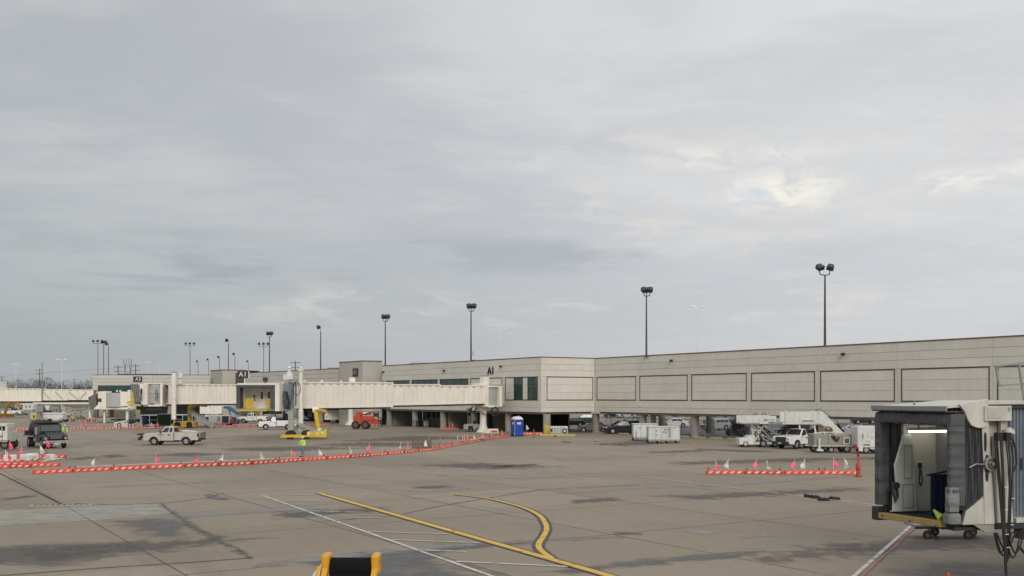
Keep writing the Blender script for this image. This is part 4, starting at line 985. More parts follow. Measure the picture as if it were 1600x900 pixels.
# ---------------------------------------------------------------- vehicles (local +x is forward)
def wheel(par, x, y, r, w, side, rm=rim_m, cache={}):
    key = (round(r,3), round(w,3), side, rm.name)
    if key not in cache:
        t = MB(); n = 20
        pr = [(r*.60,-w/2),(r*.93,-w/2),(r,-w/2+.04),(r,w/2-.04),(r*.93,w/2),(r*.60,w/2)]
        vs = []; fs = []
        for (rr,yy) in pr:
            for i in range(n): a=2*pi*i/n; vs.append((rr*cos(a),yy,rr*sin(a)))
        for k in range(len(pr)-1):
            for i in range(n): j=(i+1)%n; fs.append((k*n+i,k*n+j,(k+1)*n+j,(k+1)*n+i))
        t.add(vs,fs); o = side*w/2
        m = MB(); m.tube((0,-side*w*.3,0),(0,o*.72,0),r*.60,n); m.tube((0,o*.72,0),(0,o*.95,0),r*.18,10)
        for k in range(6):
            a = k*pi/3; m.bar((r*.15*cos(a),o*.80,r*.15*sin(a)),(r*.56*cos(a),o*.80,r*.56*sin(a)),.09*r/.35,.02)
        cache[key] = (t.mesh('wheel', rubber, True), m.mesh('rim', rm))
    a, b = cache[key]; o = place('wheel', a, par, (x,y,r)); place('rim', b, o); return o
def arched(x0, x1, zb, wr, arches, top):
    """side outline: along the sill from rear to front with wheel arches, then back over the top"""
    pts = [(x0, zb)]
    for xc, r in sorted(arches):
        d = math.sqrt(max(r*r-(zb-wr)**2, .01)); a0 = atan2(zb-wr, -d); a1 = atan2(zb-wr, d)
        if a0 < 0: a0 += 2*pi
        for k in range(9): a = a0+(a1-a0)*k/8; pts.append((xc+r*cos(a), wr+r*sin(a)))
    pts.append((x1, zb)); return pts+top
class Frustum:
    def __init__(s, xbf, xbr, xtf, xtr, zb, zt, wb, wt_): s.__dict__.update(locals())
    def P(s, side, u, v, off=.012):
        if side in (1,-1):
            xf = s.xbf+(s.xtf-s.xbf)*v; xr = s.xbr+(s.xtr-s.xbr)*v; return (xf+(xr-xf)*u, side*(s.wb+(s.wt_-s.wb)*v+off), s.zb+(s.zt-s.zb)*v)
        w = s.wb+(s.wt_-s.wb)*v
        if side == 'f': return (s.xbf+(s.xtf-s.xbf)*v+off, w*(1-2*u), s.zb+(s.zt-s.zb)*v+off*.3)
        return (s.xbr+(s.xtr-s.xbr)*v-off, w*(1-2*u), s.zb+(s.zt-s.zb)*v+off*.3)
    def solid(s, m): m.hexa([(s.xbr,-s.wb,s.zb),(s.xbf,-s.wb,s.zb),(s.xbf,s.wb,s.zb),(s.xbr,s.wb,s.zb),(s.xtr,-s.wt_,s.zt),(s.xtf,-s.wt_,s.zt),(s.xtf,s.wt_,s.zt),(s.xtr,s.wt_,s.zt)])
    def pane(s, par, name, side, u0, u1, v0, v1, mat=glass, skew=0.):
        m = MB(); a = [s.P(side,u0,v0),s.P(side,u1,v0),s.P(side,u1,v1),s.P(side,u0+skew,v1)]; b = [s.P(side,u0,v0,-.01),s.P(side,u1,v0,-.01),s.P(side,u1,v1,-.01),s.P(side,u0+skew,v1,-.01)]
        m.hexa(b+a); return m.build(name, mat, par)
lens_m = M('headlamp_lens', (.55,.56,.57), .15); tail_m = M('tail_lamp_lens', (.28,.015,.012), .2)
def car(label, kind, paint, loc, rz, L=4.7, W=1.82, Hh=1.46, group='cars in the car park behind the columns'):
    t = thing({'sedan':'parked_car','suv':'parked_suv','van':'parked_minivan'}[kind], label, {'sedan':'car','suv':'suv','van':'minivan'}[kind], (*loc,0), rz, group)
    hw = W/2; r = .33 if kind == 'sedan' else .37; xf, xr = L*.30, -L*.29
    hood = Hh*.64; belt = Hh*(.66 if kind != 'van' else .62)
    tops = {'sedan':[(L/2-.02,.30),(L/2,.55),(L/2-.12,hood*.80),(L*.21,hood),(-L*.36,belt+.05),(-L/2+.08,belt),(-L/2,.62),(-L/2+.03,.30)],
            'suv':[(L/2-.02,.36),(L/2,.65),(L/2-.14,hood*.86),(L*.23,hood),(-L*.44,belt+.06),(-L/2+.02,belt-.06),(-L/2,.6),(-L/2+.03,.36)],
            'van':[(L/2-.02,.30),(L/2,.60),(L/2-.16,hood*.78),(L*.27,hood*.96),(-L*.46,belt+.08),(-L/2+.02,belt),(-L/2,.6),(-L/2+.03,.30)]}[kind]
    m = MB().prism(arched(-L/2+.04, L/2-.03, .24, r, [(xf,r+.06),(xr,r+.06)], tops), -hw, hw, 'y'); m.build('body', paint, t, bevel=.05)
    fr = {'sedan':Frustum(L*.22,-L*.385,L*.03,-L*.22,belt-.02,Hh,hw-.05,hw*.70),'suv':Frustum(L*.24,-L*.465,L*.08,-L*.40,belt-.02,Hh,hw-.05,hw*.76),
          'van':Frustum(L*.29,-L*.475,L*.08,-L*.42,belt-.02,Hh,hw-.05,hw*.78)}[kind]
    m = MB(); fr.solid(m); m.build('cabin', paint, t, bevel=.05)
    fr.pane(t,'windscreen','f',.07,.93,.08,.90); fr.pane(t,'rear_window','r',.10,.90,.25,.88)
    n = 2 if kind == 'sedan' else 3; e = .04
    for s_ in (1,-1):
        seg_ = [(.10,.50),(.53,.86)] if n == 2 else [(.10,.38),(.41,.66),(.69,.93)]
        for i,(u0,u1) in enumerate(seg_): fr.pane(t,'side_window',s_,u0,u1,.14,.88,skew=.05 if i == 0 else 0)
        MB().box(L*.16,L*.16+.14,s_*hw if s_>0 else -hw-.18,hw+.18 if s_>0 else -hw,belt-.0,belt+.14).build('mirror', paint, t, bevel=.02)
        MB().box(L/2-.32,L/2-.03,min(s_*(hw-.02),s_*(hw-.42)),max(s_*(hw-.02),s_*(hw-.42))+.0,hood*.66,hood*.80).build('headlight', lens_m, t, bevel=.02)
        MB().box(-L/2-.01,-L/2+.2,min(s_*(hw+.004),s_*(hw-.25)),max(s_*(hw+.004),s_*(hw-.25)),belt*.72,belt*.92).build('tail_light', tail_m, t)
        for u in (.02,-.18): MB().box(L*u-.1,L*u+.08,s_*hw-.015,s_*hw+.025,belt-.16,belt-.12).build('door_handle', paint, t)
        m = MB()
        for u in (.20,.005,-.19): m.box(L*u-.006,L*u+.006,s_*hw-.004,s_*hw+.004,.34,belt-.05)
        m.build('door_gap', blackm, t)
        for x in (xf,xr): wheel(t, x, s_*(hw-.12), r, .22, s_)
    MB().box(L/2-.10,L/2+.006,-hw*.55,hw*.55,.42,hood*.70).build('grille', dark, t); MB().box(L/2-.10,L/2+.012,-.26,.26,.36,.47).build('number_plate', white, t)
    MB().box(-L/2-.012,-L/2+.05,-.26,.26,.62,.74).build('number_plate', white, t); MB().box(-L/2+.3,L/2-.3,-hw+.2,hw-.2,.18,.6).build('underbody', blackm, t)
    return t
def pickup(label, paint, loc, rz, L=6.2, ext=True, grille=dark, extras=True):
    t = thing('pickup_truck', label, 'pickup truck', (*loc,0), rz)
    hw = 1.0; r = .41; xf, xr = L*.30, -L*.275; cb = -L*.055 if ext else L*.03; belt = 1.30
    m = MB().prism(arched(cb, L/2-.12, .46, r, [(xf,r+.10)], [(L/2-.04,.60),(L/2-.04,1.08),(L/2-.16,1.20),(L*.215,1.29),(cb,belt)]), -hw, hw, 'y'); m.build('body', paint, t, bevel=.05)
    m = MB()
    m = MB()
    prof = arched(-L/2+.05, cb-.06, .52, r, [(xr,r+.11)], [(cb-.06,belt+.03),(-L/2+.05,belt+.03)])
    for s_ in (1,-1): m.prism(prof, min(s_*hw,s_*(hw-.1)), max(s_*hw,s_*(hw-.1)), 'y')
    m.box(cb-.16,cb-.06,-hw+.101,hw-.101,.7,belt+.02); m.box(-L/2+.05,cb-.161,-hw+.101,hw-.101,.74,.80); bed = m.build('bed', paint, t, bevel=.02)
    m = MB(); m.box(-L/2,-L/2+.045,-hw+.03,hw-.03,.62,belt+.03); m.build('tailgate', paint, t, bevel=.015)
    fr = Frustum(L*.205, cb+.03, L*.108 if ext else L*.12, cb+.11, belt-.02, 1.92, hw-.07, hw*.74)
    m = MB(); fr.solid(m); m.build('cabin', paint, t, bevel=.06)
    fr.pane(t,'windscreen','f',.06,.94,.08,.88); fr.pane(t,'rear_window','r',.14,.86,.2,.82)
    for s_ in (1,-1):
        if ext: fr.pane(t,'side_window',s_,.10,.58,.12,.84,skew=.10); fr.pane(t,'side_window',s_,.68,.92,.14,.82)
        else: fr.pane(t,'side_window',s_,.10,.84,.12,.84,skew=.16)
        MB().box(L*.165,L*.165+.12,min(s_*(hw+.02),s_*(hw+.24)),max(s_*(hw+.02),s_*(hw+.24)),belt-.02,belt+.26).build('mirror', dark, t, bevel=.02)
        MB().box(L/2-.22,L/2-.028,min(s_*(hw-.03),s_*(hw-.30)),max(s_*(hw-.03),s_*(hw-.30)),.84,1.10).build('headlight', lens_m, t, bevel=.02)
        MB().box(-L/2-.012,-L/2+.16,min(s_*(hw+.006),s_*(hw-.15)),max(s_*(hw+.006),s_*(hw-.15)),.86,1.22).build('tail_light', tail_m, t)
        MB().box(L*.02 if ext else L*.06,L*.045 if ext else L*.085,s_*hw-.02,s_*hw+.03,1.0,1.14).build('door_handle', dark, t)
        m = MB()
        for u in ((.18,.005) if ext else (.19,.045)): m.box(L*u-.008,L*u+.008,s_*hw-.004,s_*hw+.005,.55,belt-.03)
        m.box(cb-.058,cb-.002,s_*hw-.03,s_*hw+.002-.002*1.5,.5,belt); m.build('door_gap', blackm, t)
        for x in (xf,xr): wheel(t, x, s_*(hw-.13), r, .26, s_)
        m = MB()
        for x in (xf,xr):
            pts = [(x+(r+.13)*cos(a), r+(r+.13)*sin(a)) for a in [pi*k/10 for k in range(11)]]
            for a,b in zip(pts[:-1],pts[1:]): m.bar((a[0],s_*(hw+.012),a[1]),(b[0],s_*(hw+.012),b[1]),.05,.09)
        m.build('arch_lip', paint, t)
    MB().box(L/2-.12,L/2-.02,-hw*.62,hw*.62,.74,1.16).build('grille', grille, t)
    MB().cbox(L/2-.10,L/2+.12,-hw+.01,hw-.01,.46,.74,.04).build('front_bumper', grille if grille is dark else steel, t)
    MB().box(-L/2-.16,-L/2-.002,-hw+.05,hw-.05,.50,.70).build('rear_bumper', blackm, t)
    MB().box(-L/2+.2,L/2-.3,-.55,.55,.34,.56).build('chassis', blackm, t); MB().box(L/2+.1,L/2+.126,-.2,.2,.50,.62).build('number_plate', white, t)
    return t
PI = pi
p = pickup('silver white extended cab pickup driving left across the open apron', pewter, (G(271.5,695)[0], G(271.5,695)[1]), PI, 5.75, True, steel)
m = MB(); 
for s_ in (-.8,-.2,.4,.9): m.bar((3.0,s_,1.0),(3.35,s_*.9,.55),.14); m.bar((3.2,s_,1.1),(3.5,s_,1.15),.12)
m.box(2.95,3.4,-.95,.95,.70,.82); m.bar((3.25,-.9,1.12),(3.25,.9,1.08),.10); m.build('front_winch_rack', blackm, p)
m = MB(); 
for x in (-2.95,-2.85,-2.75): m.bar((x-.1,-.9,1.2+.1),(x-.1,.9,1.25),.06)
m.box(-3.05,-2.89,-.95,.9,.75,1.32); m.build('rear_rack', M('mesh_steel',(.20,.20,.19),.6), p)
m = MB(); m.box(-2.3,-.7,-.75,.75,.8,1.34); m.build('cargo', greyp, p); m = MB(); m.cbox(-.75,-.4,-.6,.0,.8,1.62,.05); m.build('cargo_canister', M('rust_red',(.25,.07,.04),.6), p)
m = MB(); m.bar((-2.6,.6,1.42),(-.8,.4,1.48),.12); m.bar((-2.6,.2,1.40),(-1.2,.1,1.5),.1); m.build('cargo_pole', white, p)
MB().box(.72,1.32,1.004,1.012,1.04,1.10).build('door_print', M('navy_print',(.03,.05,.12),.5), p)
pickup('white pickup parked nose left under the open canopied bridge cab, nearer than the one behind', white_car, G(433,671), PI+.28, 5.7, False, dark)
pickup('white pickup parked nose left behind the fluorescent yellow marker below the bridge cab', white_car, G(396,661), PI, 5.6, True, steel)
pickup('white single cab pickup with black grille and bumper beside the mobile stairs', white_car, G(1252,700), PI+.62, 6.2, False, dark)
pickup('tiny white pickup under the far left jet bridge', white_car, G(20,649), PI+.1, 5.2, False, dark)
# cars in the car park
car('white sedan parked nose left beyond the white carts', 'sedan', white_car, G(1053,667.5), PI-.10, 4.9, 1.85, 1.48)
car('silver small suv between the columns, nose left', 'suv', silver_car, G(1118,672), PI+.42, 4.5, 1.82, 1.66)
car('black minivan nose left just left of the white carts', 'van', black_car, G(972,677.5), PI+.12, 5.0, 1.98, 1.75)
car('dark grey car with dusty sides behind the second column', 'sedan', grey_car, G(928,675), PI-.15, 4.7, 1.82, 1.46)
car('black suv facing the fence beside the mobile stairs', 'suv', black_car, G(1158,682), PI+.9, 4.8, 1.95, 1.85)
car('black suv behind the silver suv, mostly hidden by its tail', 'suv', navy_car, G(1150,667), PI+.3, 4.7, 1.9, 1.7)
car('white sedan roof seen over the grey ground power unit', 'sedan', white_car, G(1330,681), PI-.2, 4.8, 1.84, 1.5)
car('dark blue suv behind the white single cab pickup', 'suv', navy_car, G(1236,684), PI+.2, 4.9, 1.95, 1.85)
car('charcoal suv under the second mobile stairs', 'suv', black_car, G(1282,686), PI, 4.9, 1.95, 1.85)
car('dark blue hatchback in the far row left of the pale one', 'suv', navy_car, G(958,652.5), PI+.15, 4.6, 1.82, 1.6)
car('pale silver hatchback in the far row between dark cars', 'suv', silver_car, G(978,653), PI+.3, 4.5, 1.8, 1.55)
car('dark car in the far row touching the cluster of columns', 'sedan', black_car, G(997,652), PI, 4.6, 1.8, 1.45)
car('silver car in the middle row by the cluster of columns', 'sedan', silver_car, G(991,662), PI-.4, 4.6, 1.8, 1.45)
car('dark teal suv right of the portable toilet beyond the first columns', 'suv', M('dark_teal_paint',(.02,.05,.055),.25), G(912,663), PI+.05, 5.1, 1.95, 1.85)
car('black car at the left end of the car park by the yellow crate', 'sedan', black_car, G(893,666), PI+.1, 4.6, 1.8, 1.45)
for i,(x,y,c,k_,lb) in enumerate([(1022,651,black_car,'suv','black suv in the far row above the white sedan roof'),(1044,650.5,grey_car,'sedan','grey sedan in the far row behind the white sedan'),
      (1066,651,navy_car,'suv','dark blue suv in the far row behind the white sedan tail'),(1100,651,black_car,'sedan','black sedan in the far row above the silver suv bonnet'),(1125,652,grey_car,'suv','grey suv in the far row above the silver suv roof'),
      (1395,668,silver_car,'sedan','silver sedan beyond the column behind the near bridge cab'),(1350,662,black_car,'suv','black suv in the far row right of the white sedan roof')]):
    car(lb, k_, c, G(x,y), PI+.1*(i%3), 4.6, 1.8, 1.45 if k_=='sedan' else 1.65)
# car park surface, wheel stops, fence
lot = M('car_park_asphalt', (.085,.085,.088), .6, var=.25, scale=.25)
q0 = C2+B_*3.2-A_*16; q1 = C2+B_*3.2+A_*95; q2 = q1+B_*150; q3 = q0+B_*150
struct(MB().quad((q0.x,q0.y,.005),(q1.x,q1.y,.005),(q2.x,q2.y,.005),(q3.x,q3.y,.005)).build('car_park', lot))
kb_ = MB(Matrix.Translation((C2.x,C2.y,0))@Matrix.Rotation(atan2(A_.y,A_.x),4,'Z')); kb_.box(-2,94,2.6,3.2,0,.14); struct(kb_.build('kerb', kerb_m))
ws_m = MB().cbox(-.95,.95,-.12,.12,0,.16,.03).mesh('wheel_stop', M('yellowed_concrete',(.42,.36,.22),.8,dirt=.2))
for i in range(22):
    q = C2-B_*.7+A_*(1.5+2.9*i); o = place('wheel_stop', ws_m, None, (q.x,q.y,.004), atan2(A_.y,A_.x))
    tag(o, 'concrete wheel stop, %s from the building corner in the row along the fence' % ORD[i], 'wheel stop', 'wheel stops along the car park edge')
for i in range(14):
    q = C2+B_*30+A_*(-4+2.9*i); o = place('wheel_stop', ws_m, None, (q.x,q.y,.004), atan2(A_.y,A_.x))
    tag(o, 'concrete wheel stop, %s from the left in the second row under the far cars' % ORD[i], 'wheel stop', 'wheel stops in the middle of the car park')
stall = MB()
for i in range(24):
    a = C2+B_*4.6+A_*(2.9*i); b = C2+B_*10+A_*(2.9*i); dd = A_*.05
    stall.quad((*(a-dd),.010),(*(a+dd),.010),(*(b+dd),.010),(*(b-dd),.010))
struct(stall.build('stall_line', wl2))
fe = thing('chain_link_fence', 'grey chain link fence standing behind the concourse columns', 'fence', (C2.x,C2.y,0), atan2(A_.y,A_.x))
wires = MB()
for i in range(24):
    MB().tube((2.95*i-3,2.9,.14),(2.95*i-3,2.9,2.1),.045,8).build('post', steel, fe)
for z in (2.08,.2): MB().bar((-3,2.9,z),(65,2.9,z),.05).build('rail', steel, fe)
x = -3
while x < 64:
    wires.bar((x,2.9,.2),(x+1.85,2.9,2.05),.010); wires.bar((x+1.85,2.9,.2),(x,2.9,2.05),.010); x += .17
wires.build('mesh_wire', steel, fe, kind='stuff')
cab_ = thing('parking_meter_box', 'small white box on the column beside the silver suv', 'box', (*(C2+B_*2.3+A_*19.6),0)); MB().bar((0,0,0),(0,0,1.6),.08).build('post', steel, cab_); MB().box(-.2,.2,-.15,.15,1.6,2.1).build('housing', white, cab_)

# ---------------------------------------------------------------- mobile equipment; K maps photo offsets to metres at the machine's own distance
class Rig:
    def __init__(s, name, label, cat, x, y, group=None, dy=0.):
        s.s = 5/(y-620); s.x = x; s.y = y; g = G(x, y); s.t = thing(name, label, cat, (g[0], g[1]+dy, 0), 0, group)
    def X(s, x): return (x-s.x)*s.s
    def Z(s, y): return (s.y-y)*s.s
    def box(s, name, mat, x0, x1, y0, y1, d0, d1, c=0., par=None, **k):
        m = MB()
        if c: m.cbox(s.X(x0),s.X(x1),d0,d1,s.Z(y1),s.Z(y0),c)
        else: m.box(s.X(x0),s.X(x1),d0,d1,s.Z(y1),s.Z(y0))
        return m.build(name, mat, par or s.t, **k)
    def poly(s, name, mat, pts, d0, d1, **k): return MB().prism([(s.X(x),s.Z(y)) for x,y in pts], d0, d1, 'y').build(name, mat, s.t, **k)
    def bars(s, name, mat, segs, d, w=.06, **k):
        m = MB()
        for a,b in segs: m.bar((s.X(a[0]),d,s.Z(a[1])),(s.X(b[0]),d,s.Z(b[1])),w)
        return m.build(name, mat, s.t, **k)
    def wh(s, x, d, r, side=-1, w=.2): return wheel(s.t, s.X(x), d, r, w, side)
# passenger stairs 1
r = Rig('passenger_stairs', 'white towable passenger stairs marked DELTA at the left of the parked row', 'stairs', 1182, 698)
r.box('engine_cover', white, 1152,1175,684,694,-.9,.9,.06); r.poly('nose', white, [(1163,684),(1168,679.5),(1177,679.5),(1177,690),(1163,690)], -.75,.75, bevel=.03)
r.box('chassis', white, 1174,1214,690,694,-.8,.8); r.box('axle_frame', blackm, 1160,1214,694,696,-.6,.6)
for x in (1162,1189.5,): 
    for sd_ in (-1,1): r.wh(x, sd_*.8, .30 if x<1170 else .36, sd_)
r.wh(1208,-.8,.34,-1); r.wh(1208,.8,.34,1)
r.box('platform_floor', greyp, 1153,1209,660.5,662,-1.1,1.1)
for (a,b) in ((1154.5,1170),(1171.5,1181)): r.box('side_panel', white, a,b,649,660.4,-1.12,-1.06)
r.box('side_panel', white, 1182,1208,649.5,662,-1.18,-1.10); r.box('side_panel', white, 1154.5,1208,649,660.4,1.06,1.12)
for (x0,x1) in ((1156,1180),(1186,1207)): r.bars('handrail', steel, [((x0,649),(x0+1,643)),((x0+1,643),(x1-1,642.5)),((x1-1,642.5),(x1,649)),(((x0+x1)/2,643),((x0+x1)/2,649))], -1.1, .035)
r.bars('handrail', steel, [((1156,649),(1157,643)),((1157,643),(1206,642.5)),((1206,642.5),(1207,649))], 1.1, .035)
for x in (1176,1190): 
    m = MB(); pts = [(r.X(x+3*cos(a)), -1.0, r.Z(648.5-3*sin(a))) for a in [pi*k/8 for k in range(9)]]; m.path(pts,.035,5); m.build('guard_hoop', blackm, r.t)
m = MB()
for sd_ in (-.85,.85): m.hexa([(r.X(1190),sd_-.05,r.Z(665.5)),(r.X(1218),sd_-.05,r.Z(687)),(r.X(1218),sd_+.05,r.Z(687)),(r.X(1190),sd_+.05,r.Z(665.5)),(r.X(1190),sd_-.05,r.Z(661)),(r.X(1219),sd_-.05,r.Z(681)),(r.X(1219),sd_+.05,r.Z(681)),(r.X(1190),sd_+.05,r.Z(661))])
m.build('stringer', white, r.t, kind='stuff')
for k in range(9): u = (k+.5)/9; x = 1190+28*u; y = 663+21.5*u; MB().box(r.X(x-1.7),r.X(x+1.7),-.79,.79,r.Z(y),r.Z(y-.6)).build('step', greyp, r.t)
for (a,b) in (((1180,663),(1208,690)),((1184,676),(1204,688)),((1172,668),(1176,690)),((1181,664),(1183,688)),((1171,672),(1180,672)),((1176,690),(1190,664)),((1193,690),(1181,668)),((1204,663),(1202,680)),((1212,668),(1209,684)),((1217,674),(1215,687))):
    r.bars('brace', white, [(a,b)], -.7, .09); 
r.bars('brace', greyp, [((1180,663),(1208,690)),((1176,690),(1190,664))], .7, .09, kind='stuff'); r.bars('scissor_frame', blackm, [((1183,664),(1212,690)),((1178,680),(1210,688)),((1186,690),(1204,672))], .1, .12, kind='stuff')
r.box('lamp_panel', M('amber_lens',(.5,.2,.02),.4), 1177,1178.5,689,691,-.92,-.90)
nav = M('navy_lettering', (.02,.03,.07), .5)
text('DELTA', .30, nav, r.t, (r.X(1197),-1.185,r.Z(656)), ext=.004); MB().prism([(r.X(1189.2),r.Z(657.6)),(r.X(1192),r.Z(657.6)),(r.X(1190.6),r.Z(654))],-1.187,-1.181,'y').build('logo', nav, r.t)
# passenger stairs 2
r = Rig('passenger_stairs', 'white boarding stairs descending right behind the white pickup, dark handrails', 'stairs', 1265, 700)
r.box('platform_floor', white, 1218,1277,660,662.6,-1.1,1.1); r.box('platform_lip', greyp, 1205,1226,659.5,661.6,-1.0,1.0)
for (a,b) in ((1223,1227),(1228.5,1243),(1244.5,1270)): r.box('side_panel', white, a,b,643.5,659.9,-1.14,-1.06)
r.box('side_panel', white, 1223,1270,643.5,659.9,1.06,1.14); r.box('ledge', greyp, 1248,1266,656,657.2,-1.25,-1.15)
r.poly('stair_side', white, [(1270,642.5),(1279,642.5),(1313,676.5),(1300,676.5),(1276,661.5),(1270,661.5)], -1.14,-1.04); r.poly('stair_side', white, [(1270,642.5),(1279,642.5),(1313,676.5),(1300,676.5),(1276,661.5),(1270,661.5)], 1.04,1.14)
for k in range(12): u = (k+.5)/12; x = 1277+31*u; y = 661+16*u; MB().box(r.X(x-1.6),r.X(x+1.6),-1.03,1.03,r.Z(y),r.Z(y-.7)).build('step', greyp, r.t)
for d in (-1.1,1.1):
    r.bars('handrail', blackm if d<0 else steel, [((1268,641),(1275,638.5)),((1275,638.5),(1302,657)),((1302,657),(1310,672))], d, .05); r.bars('handrail', steel, [((1228,643.5),(1230,640)),((1230,640),(1268,639)),((1272,642),(1298,661)),((1290,658),(1292,652)),((1300,668),(1302,658)),((1281,650),(1283,644))], d, .04, kind='stuff')
r.bars('upright', white, [((1223.5,662),(1222,640.5))], -1.1, .12); r.box('control_box', white, 1221.5,1225,641,658,-1.2,-1.0)
r.box('chassis', white, 1240,1310,692,696,-.9,.9)
for a,b in (((1268,663),(1274,692)),((1284,665),(1276,692)),((1300,676),(1300,692)),((1245,663),(1250,692))): r.bars('leg', cream2, [(a,b)], -.8, .14)
for x in (1248,1303):
    for sd_ in (-1,1): r.wh(x, sd_*.85, .36, sd_)
# grey ground power cart
r = Rig('air_start_unit', 'dusty grey wheeled ground power cart with vent grille and coiled hose on top', 'power unit', 1297, 706.5)
r.box('chassis', M('dusty_white_paint',(.45,.44,.41),.6,dirt=.3), 1266,1329,694.5,697,-1.0,1.0); hb = r.box('housing', gpu_m, 1267,1328,677.5,694.4,-.95,.95,.04)
for x in (1289,1310): r.box('panel_seam', blackm, x,x+.5,678.5,694,-.965,-.955)
r.box('vent_frame', cream2, 1312.5,1322,683,693,-1.0,-.955); r.box('vent', M('brown_grille',(.10,.085,.06),.7), 1313.6,1320.8,684.2,691.8,-1.02,-1.001)
for x in (1268.5,1280): r.box('louvre', greyp, x,x+8.5,679,684,-.975,-.955)
r.box('top_rail', cream2, 1277,1300,674.2,675.4,-.9,-.85); r.bars('top_rail', cream2, [((1277,675),(1277,678)),((1284,675),(1284,678)),((1300,675),(1300,678)),((1267,675.5),(1277,675.5))], -.88, .06, kind='stuff')
m = MB()
for k in range(4): m.path([(r.X(1292)+.42*cos(a), -.3+.12*k, r.Z(674)+.42*sin(a)) for a in [j*pi/8 for j in range(17)]],.07,6)
m.build('coiled_hose', M('ochre_hose',(.28,.20,.08),.7), r.t)
m = MB()
for k in range(3): m.path([(r.X(1294+4*k*.5), -1.0-.05*k, r.Z(680)),(r.X(1296+2*k),-1.05-.05*k,r.Z(684+1.5*k)),(r.X(1301+1*k),-1.05-.05*k,r.Z(686+k)),(r.X(1304+k),-1.0,r.Z(682))],.06,6)
m.build('hanging_hose', blackm, r.t)
for x in (1275,1294,1319):
    for sd_ in (-1,1): r.wh(x, sd_*.8, .34 if x != 1294 else .26, sd_)
r.box('jack_post', white, 1272.4,1274.6,684,703,-1.3,-1.17); r.box('jack_foot', white, 1269.5,1278.5,700.5,703.5,-1.5,-1.0)
# tall white cart
r = Rig('equipment_trailer', 'tall white equipment trailer beside the near bridge cab, red reflector at its foot', 'trailer', 1354, 708)
r.box('housing', white, 1334,1376,665.5,698,-1.0,1.0,.06); r.box('chassis', white, 1336,1378,698,701,-.9,.9); r.box('rear_wing', white, 1336,1342,698,704,-1.02,-.9)
for x in (1348,1370):
    for sd_ in (-1,1): r.wh(x, sd_*.85, .34, sd_)
r.box('louvre', blackm, 1343,1353,693.5,695,-1.03,-1.005); r.box('latch', blackm, 1349,1350,680.5,682,-1.03,-1.005); r.box('latch', blackm, 1355.5,1356.5,682,684,-1.03,-1.005); r.box('handle', steel, 1341,1343,677,684,-1.06,-1.005)
r.box('print', greyp, 1346,1354,688.5,689.3,-1.012,-1.004); r.box('tail_lamp', tail_m, 1329.5,1333.8,694,700,-.8,-.5)
# the pair of white carts
def whitecart(label, x0, x1, yt, yb, seams, n, mark=None):
    r = Rig('white_cart', label, 'cart', (x0+x1)/2, yb, 'white box carts by the fence')
    s2 = r.s; zw = yb-.33/s2
    r.box('housing', white, x0,x1,yt,zw-1.2,-.8,.8,.05); r.box('chassis', greyp, x0,x1+1,zw-1.2,zw+1.2,-.85,.85); r.box('lid', white, x0-.8,x1+.4,yt-.9,yt,-.86,.86)
    for x in seams: r.box('panel_seam', dark, x,x+.35,yt+1,zw-1.6,-.815,-.805)
    for (x,y) in ((x0+.25*(x1-x0), yt+5),(x0+.6*(x1-x0), yt+3)): r.box('latch', dark, x,x+1,y,y+2,-.84,-.806)
    for k in range(n):
        x = x0+3+(x1-x0-6)*k/(n-1)
        for sd_ in (-1,1): r.wh(x, sd_*.7, .24, sd_, .16)
    r.bars('tow_bar', blackm, [((x0,zw+1),(x0-2.5,zw-6))], -.4, .06)
    return r
r = whitecart('white box cart, left one of the pair, upright pull bar at its end', 988.5,1026,662.5,688.5,[1000,1012],2); r.box('rail', dark, 992,992.7,673,684,-.86,-.81)
r = whitecart('white box cart with a small emblem, right and nearer one of the pair', 1011.5,1060.5,666.8,692,[1022,1031,1043],4)
r.box('grey_band', steel, 1043.4,1046.3,667.2,684,-.83,-.806); text('45', .42, dark, r.t, (r.X(1037),-.812,r.Z(675)), ext=.003); r.box('emblem', dark, 1035.3,1038.6,669.5,671,-.815,-.806); r.box('emblem', greyp, 1024,1026,678,680,-.815,-.806)
# white tank crate by the column
r = Rig('tank_crate', 'white caged liquid tanks on a yellow rail beside the corner column', 'crate', 873, 679.5)
r.box('tank', M('tank_white',(.62,.63,.65),.5,dirt=.1), 859,887,666,677.5,-.6,.6,.08)
for x in (862,866.5,871,876,881): r.box('cage_bar', steel, x,x+.5,666,677.5,-.66,-.61)
for y in (669,672.5,675.6): r.box('cage_bar', steel, 859,887,y,y+.4,-.70,-.665)
r.box('label_frame', dark, 878.5,885,670,676,-.75,-.705); r.box('label', white, 880,883.5,671.5,674.5,-.77,-.751); r.box('label_frame', dark, 859.5,863,669.5,674,-.75,-.705)
for x in (860,872,884): r.box('foot', white, x,x+2,677.5,679.5,-.5,.5)
r = Rig('yellow_crate', 'yellow bin standing against the corner column of the concourse', 'crate', 854, 678.5)
r.box('bin', yellow, 850.5,858,665,678.4,-.5,.4,.03); r.bars('post', yellow, [((851,678.5),(851,661))], -.62, .09)
for y in (668.5,672,675.5): r.box('rib', M('worn_yellow',(.55,.42,.06),.6), 851,858.2,y,y+.7,-.54,-.502)
g0, g1 = G(844,680.4), G(899,680.8); gr_ = thing('wheel_rail', 'long yellow rail lying on the ground before the caged tanks', 'rail', (*g0,0), yaw(g0,g1))
MB().box(0,hypot(g1[0]-g0[0],g1[1]-g0[1]),-.1,.1,0,.16).build('bar', M('bright_yellow_bar',(.6,.48,.08),.6,dirt=.2), gr_)
r = Rig('wheel_chock', 'small black chock on the ground under the yellow rail', 'chock', 867.5, 682.5); r.box('rubber_block', rubber, 865.5,870,680.5,682.5,-.1,.1,.03)
